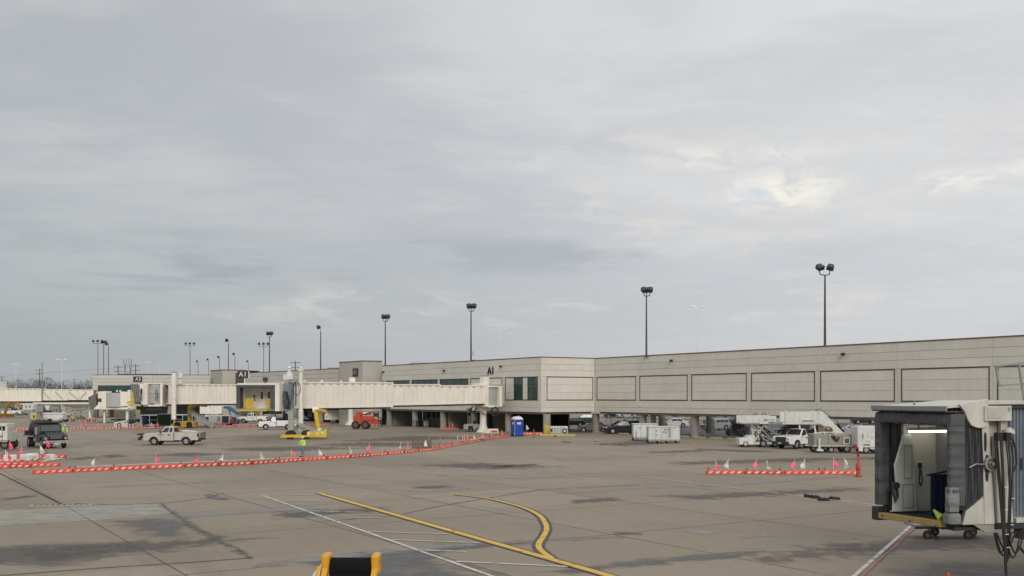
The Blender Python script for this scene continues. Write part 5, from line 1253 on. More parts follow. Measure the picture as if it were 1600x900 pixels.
# portable toilet
r = Rig('portable_toilet', 'blue portable toilet with a white domed roof at the end of the barricade line', 'portable toilet', 808, 681.6)
T = Matrix.Rotation(radians(24),4,'Z'); w_ = .62
MB(T).box(-w_,w_,-w_,w_,.08,2.12).build('cabin', blue, r.t, bevel=.03); MB(T).box(-w_-.03,w_+.03,-w_-.03,w_+.03,0,.08).build('skid', dark, r.t)
MB(T).box(-.46,.46,-w_-.04,-w_-.001,.14,1.86).build('door', M('blue_door',(.025,.065,.38),.4), r.t, bevel=.01); MB(T).box(-.30,.25,-w_-.05,-w_-.041,1.52,1.78).build('door_notice', white, r.t)
MB(T).box(.34,.40,-w_-.08,-w_-.041,.95,1.15).build('handle', dark, r.t)
for k in range(3): MB(T).box(-w_-.03,-w_-.001,-.5+.36*k,-.22+.36*k,.2,1.4).build('side_rib', blue, r.t)
MB(T).box(-w_-.02,-w_-.001,-.35,.05,1.52,1.78).build('side_notice', white, r.t); MB(T).box(-w_-.02,-w_+.05,-w_-.02,-w_+.05,.1,2.1).build('corner_trim', M('pale_blue_trim',(.25,.36,.62),.5), r.t)
m = MB(T); m.hexa([(-w_-.04,-w_-.04,2.12),(w_+.04,-w_-.04,2.12),(w_+.04,w_+.04,2.12),(-w_-.04,w_+.04,2.12),(-w_*.62,-w_*.62,2.5),(w_*.62,-w_*.62,2.5),(w_*.62,w_*.62,2.5),(-w_*.62,w_*.62,2.5)]); m.build('roof', white, r.t, bevel=.08)
MB(T).tube((.35,.35,2.2),(.35,.35,2.62),.05).build('vent_pipe', white, r.t)
# telehandler
r = Rig('telehandler', 'red telescopic forklift with black tyres under the end of the cream tunnel', 'forklift', 574, 670)
r.box('chassis', redo, 555,594,655,663,-.8,.8,.08); r.poly('rear_body', redo, [(553.5,650),(562,646),(566,655),(566,663),(554,660)], -.9,.7, bevel=.04)
r.poly('boom', redo, [(556,643),(583,643.5),(586,648),(556,649)], .1,.6, bevel=.03); r.poly('engine_hood', redo, [(566,650),(584,650),(588,656),(566,657)], -.9,-.2, bevel=.04)
r.box('marking', cream2, 567,577,644.3,647,.05,.095)
m = MB(); 
for x in (584.5,592): m.box(r.X(x),r.X(x)+.1,-.8,-.7,r.Z(659),r.Z(643.5))
m.box(r.X(584.5),r.X(593),-.85,.5,r.Z(643.5),r.Z(642.7)); m.build('cab_frame', blackm, r.t)
r.box('cab_glass', glass, 585.6,591.9,645,651,-.74,-.72); r.box('work_lamp', white, 582,583.6,645,647.5,-.9,-.7)
for x in (556.5,572): 
    for sd_ in (-1,1): wheel(r.t, r.X(x), sd_*.85, .62 if x<580 else .55, .38, sd_, M('dull_rim',(.12,.10,.09),.6))
r.bars('fork_carriage', blackm, [((590,652),(596,652)),((592,650),(592,667)),((597,652),(597,667)),((586,656),(597,664)),((586,664),(597,656))], -.5, .12)
r.box('fork_plate', blackm, 588,597,656,663,-.7,.7)
for d in (-.6,.5): r.bars('fork', steel, [((590,664),(595,669.5)),((595,669.5),(601,670))], d, .09)
r.bars('hydraulic_arm', blackm, [((562,650),(578,644.5))], -.1, .14)
# white pushback tug under the rotunda
r = Rig('baggage_tug', 'white low tug parked under the dark concourse beside the flared rotunda column', 'tug', 737, 674.5, dy=1.0)
r.poly('body', white, [(724,664),(729,662.5),(745,662.5),(751,664),(751,670),(724,671)], -.8,.8, bevel=.06); r.box('lower_body', greyp, 726,750,670,672.6,-.7,.7)
r.box('wheel_arch', blackm, 731.5,739,665.5,672,-.82,-.79); 
for x in (735.5,747):
    for sd_ in (-1,1): r.wh(x, sd_*.72, .30, sd_)
m = MB(); m.box(r.X(730),r.X(731),-.5,-.4,r.Z(663),r.Z(640)); m.box(r.X(735.5),r.X(736.5),-.5,-.4,r.Z(663),r.Z(646)); m.build('mast', greyp, r.t); r.box('lift_box', steel, 729,737,637.5,643,-.6,.2,.04); r.box('seat', dark, 739,744,657.5,662.5,-.5,.1,.04); r.box('control_column', greyp, 731.5,735,650,662.6,-.45,.2,.03)
# red work stand
r = Rig('work_stand', 'red steel work stand in the dark undercroft left of the white tug', 'work stand', 715, 667.5)
for x in (694,696,701,732,734): r.bars('upright', redo, [((x,667.5),(x,648 if x<710 else 656))], -.5, .09)
r.bars('rail', redo, [((693,657),(735,657))], -.55, .14); r.bars('rail', redo, [((693,658.5),(735,658))], .5, .12); r.box('deck', M('dark_red_deck',(.2,.03,.02),.6), 702,733,657.5,659,-.5,.5)
# ---------------------------------------------------------------- low barricades with flags
br_body = MB(); 
prof = [(-.13,0),(.13,0),(.13,.20),(.10,.27),(-.10,.27),(-.13,.20)]
br_body.prism(prof, -1.19, 1.19, 'x'); br_body.box(-1.22,-1.191,-.06,.06,.05,.2); br_body.box(1.191,1.22,-.06,.06,.05,.2)
br_me = br_body.mesh('body', orange)
st = MB()
for s_ in (-1,1):
    a = [(-.16,.07),(.06,.07),(.20,.20),(-.02,.20)]
    st.hexa([(a[0][0],s_*.125,a[0][1]),(a[1][0],s_*.125,a[1][1]),(a[1][0],s_*.136,a[1][1]),(a[0][0],s_*.136,a[0][1]),(a[3][0],s_*.125,a[3][1]),(a[2][0],s_*.125,a[2][1]),(a[2][0],s_*.136,a[2][1]),(a[3][0],s_*.136,a[3][1])])
st_me = st.mesh('stripe', stripe_m)
la_me = MB().tube((0,0,.27),(0,0,.33),.03,6).tube((0,0,.33),(0,0,.42),.045,8).mesh('lamp', redl)
def flag_mesh(mat, seed):
    rnd = random.Random(seed); vs = []; fs = []; n = 7
    for i in range(n+1):
        u = i/n; w = (.05+.27*min(u*1.5,1)*(1-.55*max(0,u-.66)/.34))*rnd.uniform(.85,1.15); z = .92-.50*u
        vs += [(.0+.02*sin(5*u), 0, z), (w*.5, .05*sin(7*u+seed), z-.02), (w, .07*sin(4*u+seed*2), z-.05-.05*rnd.random())]
        if i: b = 3*i; fs += [(b-3,b-2,b+1,b),(b-2,b-1,b+2,b+1)]
    k = len(vs); vs += [(x, y+.012, z) for x,y,z in vs]; fs += [tuple(reversed([q+k for q in f])) for f in fs]
    m = MB(); m.add(vs, fs); return m.mesh('flag', mat)
FL = {'p':[flag_mesh(pink, i) for i in range(3)], 'w':[flag_mesh(wflag, i) for i in range(3)]}
fp_me = MB().tube((0,0,.27),(0,0,1.0),.012,5).mesh('flag_pole', wflag)
nbar = [0]
def barricade(x, y, rz, label, group, flags=(), lamps=(-1.0,1.0), roll=0., z=0.):
    t = thing('barricade', label, 'barricade', (x, y, z), rz, group); nbar[0] += 1
    place('body', br_me, t)
    for k in range(5): place('stripe', st_me, t, (-.94+.46*k, 0, 0))
    for l in lamps: place('lamp', la_me, t, (l,0,0))
    for (c, ox) in flags:
        k = (nbar[0]+int(ox*7)) % 3; f = place('flag', FL[c][k], t, (ox,0,0), random.uniform(-.9,.6) + (PI if random.random() < .4 else 0)); place('flag_pole', fp_me, f)
        f.rotation_euler.x = random.uniform(-.12,.12); f.scale = (1,1,random.uniform(.9,1.12))
    if roll: t.rotation_euler.x = roll
    return t
def line(px, flagpx, where, group, from_end=True, step=2.5):
    pts = [Vector(G(x, y)) for x, y in px]; seg_l = [(b-a).length for a,b in zip(pts[:-1],pts[1:])]; tot = sum(seg_l); n = max(1, int(tot/step+.12))
    def at(d):
        for (a,b),l in zip(zip(pts[:-1],pts[1:]),seg_l):
            if d <= l or (a,b) == (pts[-2],pts[-1]): return a+(b-a)*(d/l)
            d -= l
    mids = []
    for i in range(n):
        a, b = at(i*tot/n), at((i+1)*tot/n); m = (a+b)/2; mids.append((m, yaw(a,b), 800+F*m.x/m.y, (b-a).length))
    fl = {}
    for fx, c in flagpx:
        k = min(range(n), key=lambda i: abs(mids[i][2]-fx)); m, r_, mx_, l = mids[k]
        half = abs(800+F*(m.x+cos(r_))/(m.y+sin(r_))-mx_)+.01; fl.setdefault(k, []).append((c, max(-1.1, min(1.1, (fx-mx_)/half))))
    for i in range(n):
        m, r_, mx_, l = mids[i]; f = fl.get(i, []); o = ORD[n-1-i if from_end else i]
        cols = sorted(set('pink' if c == 'p' else 'white' for c,_ in f)); w = ('with %s flag, ' % ' and '.join(cols)) if cols else 'without a flag, '
        barricade(m.x+random.uniform(-.03,.03), m.y+random.uniform(-.03,.03), r_+random.uniform(-.02,.02), 'orange barricade %s%s %s' % (w, o, where), group, f, random.choice([(-1.05,1.05),(-1.05,),(1.05,)]))
line([(50,741),(200,734),(400,725.5),(483,719.5),(560,714.5),(618,709.5),(675,704),(705,698),(733,692.5),(765,686.5),(797,681.5)],
     [(147,'w'),(244,'p'),(309,'p'),(349,'w'),(407,'w'),(456,'p'),(499,'w'),(546,'w'),(578,'p'),(626,'w'),(637,'p'),(688,'p'),(704,'p'),(714,'w'),(722,'p'),(727,'w'),(731,'p'),(740,'w'),(753,'p'),(768,'p'),(784,'p')],
     'from blue toilet in near line', 'barricades in the long near line')
line([(1102,741),(1345,741.5)], [(1119,'p'),(1138,'w'),(1183,'p'),(1199,'w'),(1241,'p'),(1257,'w'),(1303,'p'),(1320,'w')], 'from the left in the short right row', 'barricades in the short row at right', False)
line([(-30,673.5),(20,672),(105,670.5),(220,669.5),(400,666.5),(514,664)], [(9,'p'),(129,'p'),(153,'p'),(236,'w'),(245,'p'),(341,'p'),(350,'p')], 'from right end of far line', 'barricades in the far line behind the pickup')
pile = [((3,727),.15,'p'),((22,731),.05,''),((45,727),.1,''),((66,729),.12,''),((12,722),-.05,'w'),((38,720.5),.02,''),((62,718),.08,''),((80,715.5),.05,''),((26,716),.02,'p'),((-12,732),.1,'')]
for i,((x,y),a,f) in enumerate(pile):
    fg = [('p',.4)] if f == 'p' else ([('w',-.2)] if f == 'w' else [])
    barricade(*G(x,y), a, 'orange barricade in the jumbled heap at far left, %s from its near left corner' % ORD[i], 'barricades heaped at the left', fg, (-1.0,), .0)
for (x,y,a,lb) in ((16,725,.3,'leftmost'),(40,724,-.4,'second from left'),(50,722.5,.9,'standing third from left'),(79,724,-.7,'rightmost')):
    g = G(x,y); t = thing('barrier_block', 'white plastic barrier block lying on the heap at far left, '+lb, 'barrier', (*g,.27), a, 'white blocks on the heap')
    MB().cbox(-.45,.45,-.2,.2,0,.42,.06).build('body', white, t); MB().box(-.3,.3,-.215,-.201,.1,.2).build('recess', stripe_m, t)
t = thing('striped_board', 'black and white striped board lying in the heap of barricades at left', 'board', (*G(46,719.5),.03), .05)
MB().box(-2.0,2.0,-1.6,1.6,0,.06).build('board', stripe_m, t)
for k in range(9):
    m = MB(); x = -1.9+.42*k; m.hexa([(x,-1.55,.062),(x+.2,-1.55,.062),(x-.1,1.55,.062),(x-.3,1.55,.062),(x,-1.55,.08),(x+.2,-1.55,.08),(x-.1,1.55,.08),(x-.3,1.55,.08)]); m.build('slat', blackm, t)
# flags standing alone near the heap and the column
def cone(x, y, label, h=.9, mat=orange, collar=True, rm=False):
    t = thing('traffic_cone', label, 'traffic cone', (*G(x,y),0), random.uniform(0,1))
    MB().box(-.19,.19,-.19,.19,0,.03).build('base', blackm if rm else mat, t); MB().lathe([(.15,.03),(.035,h)],n=16).build('cone', mat, t, True)
    if collar: MB().lathe([(.113,h*.40),(.085,h*.58)],n=16).build('collar', stripe_m, t, True)
    return t
cone(834,684,'slim faded orange cone right of the blue portable toilet', 1.05, M('faded_orange',(.36,.12,.07),.6), False)
c_ = cone(1341,745,'tall orange cone with black base at the right end of the right barricade row', 1.3, orange, True, True); MB().tube((0,0,1.28),(0,0,1.62),.07,8).build('lamp', redl, c_); MB().lathe([(.14,.45),(.16,.5),(.14,.75),(.10,.9)],n=12).build('sleeve', redo, c_)
cone(6.5,654.5,'small orange cone at the far left below the ochre lift leg', .8); cone(1481,950,'orange cone whose tip just shows at the bottom edge', .85)
cone(341,662,'red cone beside the white power unit behind the second bridge', 1.3, redo, False); cone(603.5,664,'small green cone right of the red forklift', 1.0, M('green_cone',(.05,.35,.08),.6), False)
cone(129,666,'tall narrow orange cone in the far barricade line', 1.6, orange, False)
for (x,y,c,lb) in ((756,674.5,'p','pink flag stand left of the white board behind the near barricade line'),(776,670,'p','pink flag stand in the dark undercroft behind the near barricade line'),(822,678,'w','white flag stand right of the blue toilet'),(14,713,'p','tall pink flag stand rising from the heap at far left'),(72.5,709,'p','lone pink flag on a post in front of the dark truck'),(62,721,'w','white flag stand in the heap at left')):
    t = thing('flag_stand', lb, 'flag', (*G(x,y),0)); MB().lathe([(.16,0),(.14,.1),(.03,.14),(.02,1.0)],n=10).build('stand', redo if c=='p' else greyp, t); o = place('flag', FL[c][1], t, (0,0,.1)); o.scale = (1.3,1.3,1.25)
t = thing('notice_board', 'low white and red notice board behind the near barricade line by the column', 'sign', (*G(768,680),0), .1); MB().box(-1.1,.9,-.04,.04,.25,.85).build('board', stripe_m, t)
for x in (-.8,.6): MB().bar((x,0,0),(x,.0,.25),.08).build('leg', blackm, t)
MB().box(-.1,.75,-.055,-.041,.35,.6).build('mark', redo, t)
# heap of pink/white barricades by the column left of the tug
for i,(x,y,a) in enumerate(((699,671,.3),(707,671.5,-.4),(702,670,.9))):
    barricade(*G(x,y), a, 'orange barricade dumped left of the white tug, %s from left' % ('leftmost','nearest','rear')[i], 'barricades dumped by the tug', [('p',0)] if i else [], (), 0.)
for (x,a,lb) in ((823,.0,'orange barricade just right of the blue toilet'),(834,.05,'orange barricade right of the toilet behind the slim cone')):
    barricade(*G(x,679), a, lb, 'barricades right of the toilet', [], ())
t = thing('plank', 'pale orange plank lying on the near barricade line before the toilet', 'plank', (*G(747,690),.28), yaw(G(733,692.5), G(762,688))); MB().box(-2.4,2.4,-.12,.12,0,.1).build('board', M('pale_orange',(.75,.38,.18),.6), t); MB().box(2.0,2.7,-.13,.13,.101,.14).build('cap', white, t)
# wire basket
r = Rig('wire_basket', 'brown wire mesh basket holding a white flag, behind the near barricade line', 'basket', 659, 700)
bw = M('basket_wire', (.15,.12,.085), .7)
for sd_ in (-.55,.55):
    for k in range(15): x = 645+28.5*k/14; r.bars('wire', bw, [((x,700),(x,683.5))], sd_, .035 if k%4 else .07)
    for y in (683.5,688,692,696,699.5): r.bars('rail', bw, [((645,y),(673.5,y))], sd_, .045)
for x in (645,673.5):
    for y in (683.5,699.5): m = MB(); m.bar((r.X(x),-.55,r.Z(y)),(r.X(x),.55,r.Z(y)),.06); m.build('rail', bw, r.t)
r.box('floor', M('basket_floor',(.10,.03,.025),.8), 645.2,673.3,699.4,700,-.54,.54); r.bars('rod', wflag, [((663,694),(673,683.5))], -.2, .05); r.poly('flag', wflag, [(663,694),(666,686),(669,697),(664,697)], -.6,-.58)
# chocks on the ground
for i,(x,y,w,lb) in enumerate(((1262,777,.11,'single, leftmost'),(1274.5,778.5,.19,'next to the leftmost'),(1288.5,782.5,.24,'nearest, in the middle'),(1306,781,.22,'rightmost'))):
    t = thing('wheel_chock', 'black rubber wheel chock lying by the white line, '+lb, 'chock', (*G(x,y),0), .1*i, 'wheel chocks on the apron')
    MB().prism([(-w,0),(w,0),(w*.8,.13),(-w*.8,.13)], -.08, .08, 'y').build('rubber_block', rubber, t, bevel=.015)
    MB().prism([(-w,0),(w,0),(w*.8,.13),(-w*.8,.13)], .16, .32, 'y').build('rubber_block', rubber, t, bevel=.015); MB().path([(-w*.6,-.0,.12),(-w*.7,.12,.2),(-w*.6,.24,.12)],.02,5).build('rope', bw, t)
t = thing('rubble', 'small dark debris scattered in front of the columns', 'debris', (*G(930,690),0))
m = MB(); 
for (x,y,w) in ((880,691,.22),(884,691.4,.15),(889,691.6,.25),(942,694.5,.35),(968,696,.15),(930,690,.12)):
    g = G(x,y); m.cbox(g[0]-w-G(930,690)[0],g[0]+w-G(930,690)[0],g[1]-.12-G(930,690)[1],g[1]+.12-G(930,690)[1],0,.06,.01)
m.build('scrap', rubber, t, kind='stuff')
# ---------------------------------------------------------------- dark tank truck
tx, ty = G(82, 701); t = thing('tank_truck', 'dark truck with ribbed black tank and chrome bumper at left, facing the camera', 'truck', (tx-2.0, ty+2.9, 0), radians(-50))
tp_ = M('dark_green_black_paint', (.022,.026,.026), .3, dirt=.15)
MB().prism([(1.7,.80),(3.35,.80),(3.40,1.15),(3.30,1.45),(1.7,1.62)], -.72, .72, 'y').build('hood', tp_, t, bevel=.06)
MB().prism([(.55,.60),(1.75,.60),(1.75,1.60),(1.45,2.28),(.62,2.30),(.55,2.2)], -1.05, 1.05, 'y').build('cab', tp_, t, bevel=.06)
MB().hexa([(1.77,-.92,1.64),(1.79,-.92,1.64),(1.79,.92,1.64),(1.77,.92,1.64),(1.50,-.84,2.18),(1.52,-.84,2.18),(1.52,.84,2.18),(1.50,.84,2.18)]).build('windscreen', M('reflecting_windscreen',(.07,.085,.09),.12), t)
for s_ in (-1,1):
    MB().prism([(.75,1.55),(1.55,1.55),(1.35,2.12),(.75,2.12)], min(s_*1.052,s_*1.07), max(s_*1.052,s_*1.07), 'y').build('side_window', glass, t)
    MB().prism([(2.0,.78),(2.1,1.15),(2.5,1.36),(3.1,1.32),(3.42,1.05),(3.42,.78),(3.1,.78),(3.0,1.0),(2.6,1.12),(2.25,.98),(2.15,.78)], min(s_*.73,s_*1.14), max(s_*.73,s_*1.14), 'y').build('fender', tp_, t, bevel=.04)
    MB().box(3.39,3.46,min(s_*.80,s_*1.05),max(s_*.80,s_*1.05),.88,1.06).build('headlight', M('amber_headlamp',(.40,.36,.30),.2), t, bevel=.02)
    m = MB(); m.bar((1.5,s_*1.08,1.5),(1.7,s_*1.35,1.6),.04); m.box(1.66,1.74,min(s_*1.25,s_*1.45),max(s_*1.25,s_*1.45),1.35,2.05); m.build('mirror', steel, t)
    wheel(t, 2.62, s_*.95, .50, .28, s_); wheel(t, -2.1, s_*.98, .50, .26, s_); wheel(t, -2.1, s_*.66, .50, .26, -s_)
    MB().box(-1.45,-1.42,min(s_*.6,s_*1.1),max(s_*.6,s_*1.1),.2,.9).build('mud_flap', rubber, t)
    MB().bar((.45,s_*1.0,.8),(.45,s_*1.0,2.35),.16).build('exhaust_stack', steel, t); MB().tube((-.2,s_*.85,.75),(.5,s_*.85,.75),.28,14).build('fuel_tank', steel, t)
MB().box(3.38,3.44,-.56,.56,.90,1.40).build('grille', dark, t)
for k in range(5): MB().box(3.441,3.455,-.54,.54,.96+.09*k,.985+.09*k).build('grille_bar', greyp, t)
MB().cbox(3.45,3.62,-1.18,1.18,.50,.76,.04).build('bumper', M('dull_chrome',(.50,.48,.44),.3,.6,dirt=.2), t)
for (a,b) in ((-.75,-.5),(-.35,-.2),(.5,.62),(.72,.85)): MB().box(3.621,3.63,a,b,.58,.66).build('bumper_slot', blackm, t)
MB().box(3.622,3.64,-.18,.18,.40,.50).build('number_plate', white, t)
MB().box(-3.7,2.9,-.40,.40,.55,.80).build('chassis', blackm, t); MB().box(-3.7,.35,-1.2,1.2,1.05,1.17).build('deck', blackm, t); MB().box(-3.72,.35,-1.22,-1.201,1.02,1.15).build('deck_edge', steel, t)
MB().tube((-3.0,0,1.82),(-.25,0,1.82),.80,28).build('tank', M('black_tank_plastic',(.018,.022,.024),.35), t, True)
for k in range(6): MB().tube((-2.9+.5*k,0,1.82),(-2.74+.5*k,0,1.82),.84,28).build('tank_rib', MATS['black_tank_plastic'], t, True)
for x in (-2.6,-.7): MB().box(x-.15,x+.15,-.8,.8,1.171,1.45).build('saddle', blackm, t)
MB().box(.08,.48,-1.15,1.15,1.171,2.55).build('headboard', blackm, t); MB().box(.30,1.2,-1.15,1.15,2.40,2.52).build('cab_shield', M('dark_shield',(.035,.02,.02),.6), t)
MB().box(-.15,.05,-.6,.9,1.2,2.1).build('pump', greyp, t); MB().cbox(-3.6,-3.1,-1.1,-.3,1.18,1.6,.05).build('hose_reel', blackm, t)
# pale truck cut by the left edge
r = Rig('service_truck', 'pale cream service truck cut off by the left edge of the picture', 'truck', 0, 701); sc_ = M('pale_truck_paint', (.62,.61,.54), .5, dirt=.35)
r.box('body', sc_, -62,19.5,673,689.5,-1.0,1.0,.06); r.box('upper_body', sc_, -62,10,662,673,-.9,.9,.08); r.box('roof', sc_, 2,19,661.5,665.5,-.95,.6,.04); r.box('post', sc_, 15.5,19.3,665,673,-.95,.4,.03)
r.box('window', glass, -6,9.5,666,671.5,-.93,-.905); r.box('cargo_gap', blackm, 8.5,15.4,665.6,671,-.6,.6); r.box('sill', blackm, -62,20,689.6,693,-.9,.9); r.box('body_seam', blackm, 12,12.5,674,689,-1.02,-1.005)
r.box('tail_lamp', tail_m, 10.5,11.5,679,682,-1.03,-1.005); r.box('latch', blackm, 8,12,681,682,-1.03,-1.005); r.box('mud_flap', M('grey_flap',(.16,.16,.15),.8), 11,18,693,699,-.9,-.86); r.box('ledge', steel, -62,20.5,686.8,687.8,-1.06,-1.001)
for x in (-50,14): 
    for sd_ in (-1,1): r.wh(x, sd_*.75, .50, sd_, .3)
# ---------------------------------------------------------------- people
def skinned(name, nodes, edges, mat, parent, root=0, sub=2):
    me = bpy.data.meshes.new(name); me.from_pydata([n[:3] for n in nodes], edges, []); me.materials.append(mat)
    o = bpy.data.objects.new(name, me); COL.objects.link(o); o.parent = parent
    me.attributes  # skin layer comes with the modifier
    bpy.context.view_layer.objects.active = o
    md = o.modifiers.new('skin', 'SKIN'); md.use_smooth_shade = True; md.branch_smoothing = .4
    if not me.skin_vertices: 
        with bpy.context.temp_override(object=o, active_object=o): bpy.ops.mesh.customdata_skin_add()
    for i, n in enumerate(nodes):
        r_ = n[3]; sv = me.skin_vertices[0].data[i]; sv.radius = (r_, n[4] if len(n) > 4 else r_); sv.use_root = (i == root)
    s2 = o.modifiers.new('sub', 'SUBSURF'); s2.levels = sub; s2.render_levels = sub
    bpy.context.view_layer.update(); me2 = bpy.data.meshes.new_from_object(o.evaluated_get(bpy.context.evaluated_depsgraph_get()))
    o.modifiers.clear(); o.data = me2; return o
def person(label, x, y, rz, vest=hivis, pants=jeans, h=1.75, arm='waist'):
    t = thing('person', label, 'person', (*G(x,y),0), rz); k = h/1.75
    def S(n): return [tuple(v*k for v in q) for q in n]
    if arm == 'waist': hl, hr = ((.30,.06,1.16),(.16,.18,1.06)), ((-.29,.02,1.14),(-.24,.12,.92))
    else: hl, hr = ((.27,.02,1.14),(.26,.10,.90)), ((-.27,.02,1.14),(-.24,.12,.90))
    N = [(0,0,.96,.13,.11),(0,0,1.12,.12,.10),(0,0,1.30,.15,.11),(0,0,1.44,.10,.09),(0,.01,1.53,.055),(0,.02,1.60,.078,.09),(0,.02,1.69,.075,.088),
         (.17,0,1.42,.06),(*hl[0],.045),(*hl[1],.032),(-.17,0,1.42,.06),(*hr[0],.045),(*hr[1],.032),
         (.09,0,.88,.09),(.11,.02,.50,.062),(.12,-.01,.12,.045),(.12,.12,.05,.045),(-.09,0,.88,.09),(-.12,.03,.50,.062),(-.14,.02,.12,.045),(-.15,.14,.05,.045)]
    E = [(0,1),(1,2),(2,3),(3,4),(4,5),(5,6),(3,7),(7,8),(8,9),(3,10),(10,11),(11,12),(0,13),(13,14),(14,15),(15,16),(0,17),(17,18),(18,19),(19,20)]
    for hi in (9, 12):
        bx_, by_, bz_ = N[hi][:3]; N.append((bx_, by_+.05, bz_-.03, .034, .018)); pk = len(N)-1; E.append((hi, pk))
        sgn_ = 1 if bx_ > 0 else -1
        for j,(ox,ln) in enumerate(((-.027,.055),(-.009,.065),(.009,.060),(.027,.048))):
            N.append((bx_+ox, by_+.075, bz_-.045, .009)); N.append((bx_+ox, by_+.085+ln*.5, bz_-.06-ln*.6, .008)); E += [(pk,len(N)-2),(len(N)-2,len(N)-1)]
        N.append((bx_-sgn_*.04, by_+.05, bz_-.02, .010)); N.append((bx_-sgn_*.055, by_+.085, bz_-.035, .009)); E += [(hi,len(N)-2),(len(N)-2,len(N)-1)]
    skinned('body', S(N), E, skin_m, t)
    J = [(0,0,.93,.165,.135),(0,0,1.12,.155,.13),(0,0,1.30,.185,.14),(0,0,1.45,.125,.11),(0,0,1.50,.085,.08),(.19,0,1.43,.082),(*hl[0],.066),(hl[1][0]*.98+.0,hl[1][1]*.9,hl[1][2]+.01,.048),(-.19,0,1.43,.082),(*hr[0],.066),(hr[1][0]*.98,hr[1][1]*.9,hr[1][2]+.02,.048)]
    skinned('jacket', S(J), [(0,1),(1,2),(2,3),(3,4),(3,5),(5,6),(6,7),(3,8),(8,9),(9,10)], vest, t)
    Pn = [(0,0,.98,.15,.125),(.09,0,.86,.105),(.11,.02,.50,.078),(.12,0,.13,.068),(-.09,0,.86,.105),(-.12,.03,.50,.078),(-.14,.03,.13,.068)]
    skinned('trousers', S(Pn), [(0,1),(1,2),(2,3),(0,4),(4,5),(5,6)], pants, t)
    for bx_, by_ in ((.12,.0),(-.14,.03)): skinned('boot', S([(bx_,by_-.03,.10,.062),(bx_,by_+.02,.055,.055),(bx_,by_+.16,.045,.045)]), [(0,1),(1,2)], dark, t)
    m = MB(); m.lathe([(.125,0),(.122,.035),(.10,.085),(.05,.12),(.0,.128)],(0,.02*k,1.675*k),18); m.cbox(-.10,.10,.11,.20,1.672*k,1.69*k,.004); m.build('helmet', white, t, True)
    for z in (1.10,1.34):
        m = MB(); m.lathe([(.190 if z > 1.2 else .166,-.03),(.190 if z > 1.2 else .166,.03)],(0,0,z*k),20); m.build('reflective_band', M('silver_band',(.6,.6,.55),.4), t, True)
        for v in m.v: pass
    m = MB(); m.lathe([(.012,0),(.018,-.03),(.0,-.035)],(0,.112*k,1.63*k),8); m.build('nose', skin_m, t)
    for sx in (-.03,.03): MB().lathe([(.0,-.008),(.009,0),(.0,.008)],(sx,.098*k,1.635*k),6).build('eye', dark, t)
    for sx in (-.085,.085): MB().box(sx-.008,sx+.008,.0,.04,1.58*k,1.64*k).build('ear', skin_m, t)
    MB().box(-.025,.025,.095*k,.107*k,1.573*k,1.58*k).build('mouth', M('lips',(.3,.12,.1),.6), t)
    return t
person('worker in yellow jacket, jeans and white hard hat standing before the yellow bogie', 473, 714, radians(150), h=1.66)
person('worker in yellow vest and white hard hat half hidden behind the dark truck', 101, 688, radians(200), pants=dark, arm='down')
# ---------------------------------------------------------------- equipment around the far bridges
r = Rig('ground_air_unit', 'cream box air unit on a low trailer before the far hall', 'air unit', 198, 659.5); pale_g = M('pale_green_cream', (.47,.48,.38), .6, dirt=.15)
r.box('housing', pale_g, 184,216,640.5,654.8,-1.2,1.2,.08); r.box('end_cap', yellow, 181,184,641,653,-1.1,1.0,.05); r.box('chassis', blackm, 176,219,654.8,656.8,-1.0,1.0); r.box('panel_seam', greyp, 211,211.4,641,654,-1.22,-1.205)
for y in (646,650.5): r.box('vent', blackm, 208,209.5,y,y+1.6,-1.23,-1.205)
r.box('emblem', blackm, 213.5,215,648,650,-1.23,-1.205)
for x in (186,213):
    for sd_ in (-1,1): r.wh(x, sd_*1.0, .36, sd_)
r = Rig('baggage_tug', 'small white baggage tug parked before the far barricade line', 'tug', 196, 668)
r.poly('body', white, [(181,660),(192,657.5),(196,657),(203,658),(203,662),(211,662),(211,667),(181,667)], -.8,.8, bevel=.06); r.box('seat_back', dark, 201,208,656.5,661.8,-.5,.5,.05); r.bars('steering_wheel', blackm, [((198,657.5),(200.5,655.5))], 0., .08); r.box('headlight', dark, 182.5,184,662,663,-.83,-.805)
r.bars('armrest', blackm, [((197,659.5),(203,658.8))], -.82, .1)
for x in (189,206): 
    for sd_ in (-1,1): r.wh(x, sd_*.72, .40, sd_)
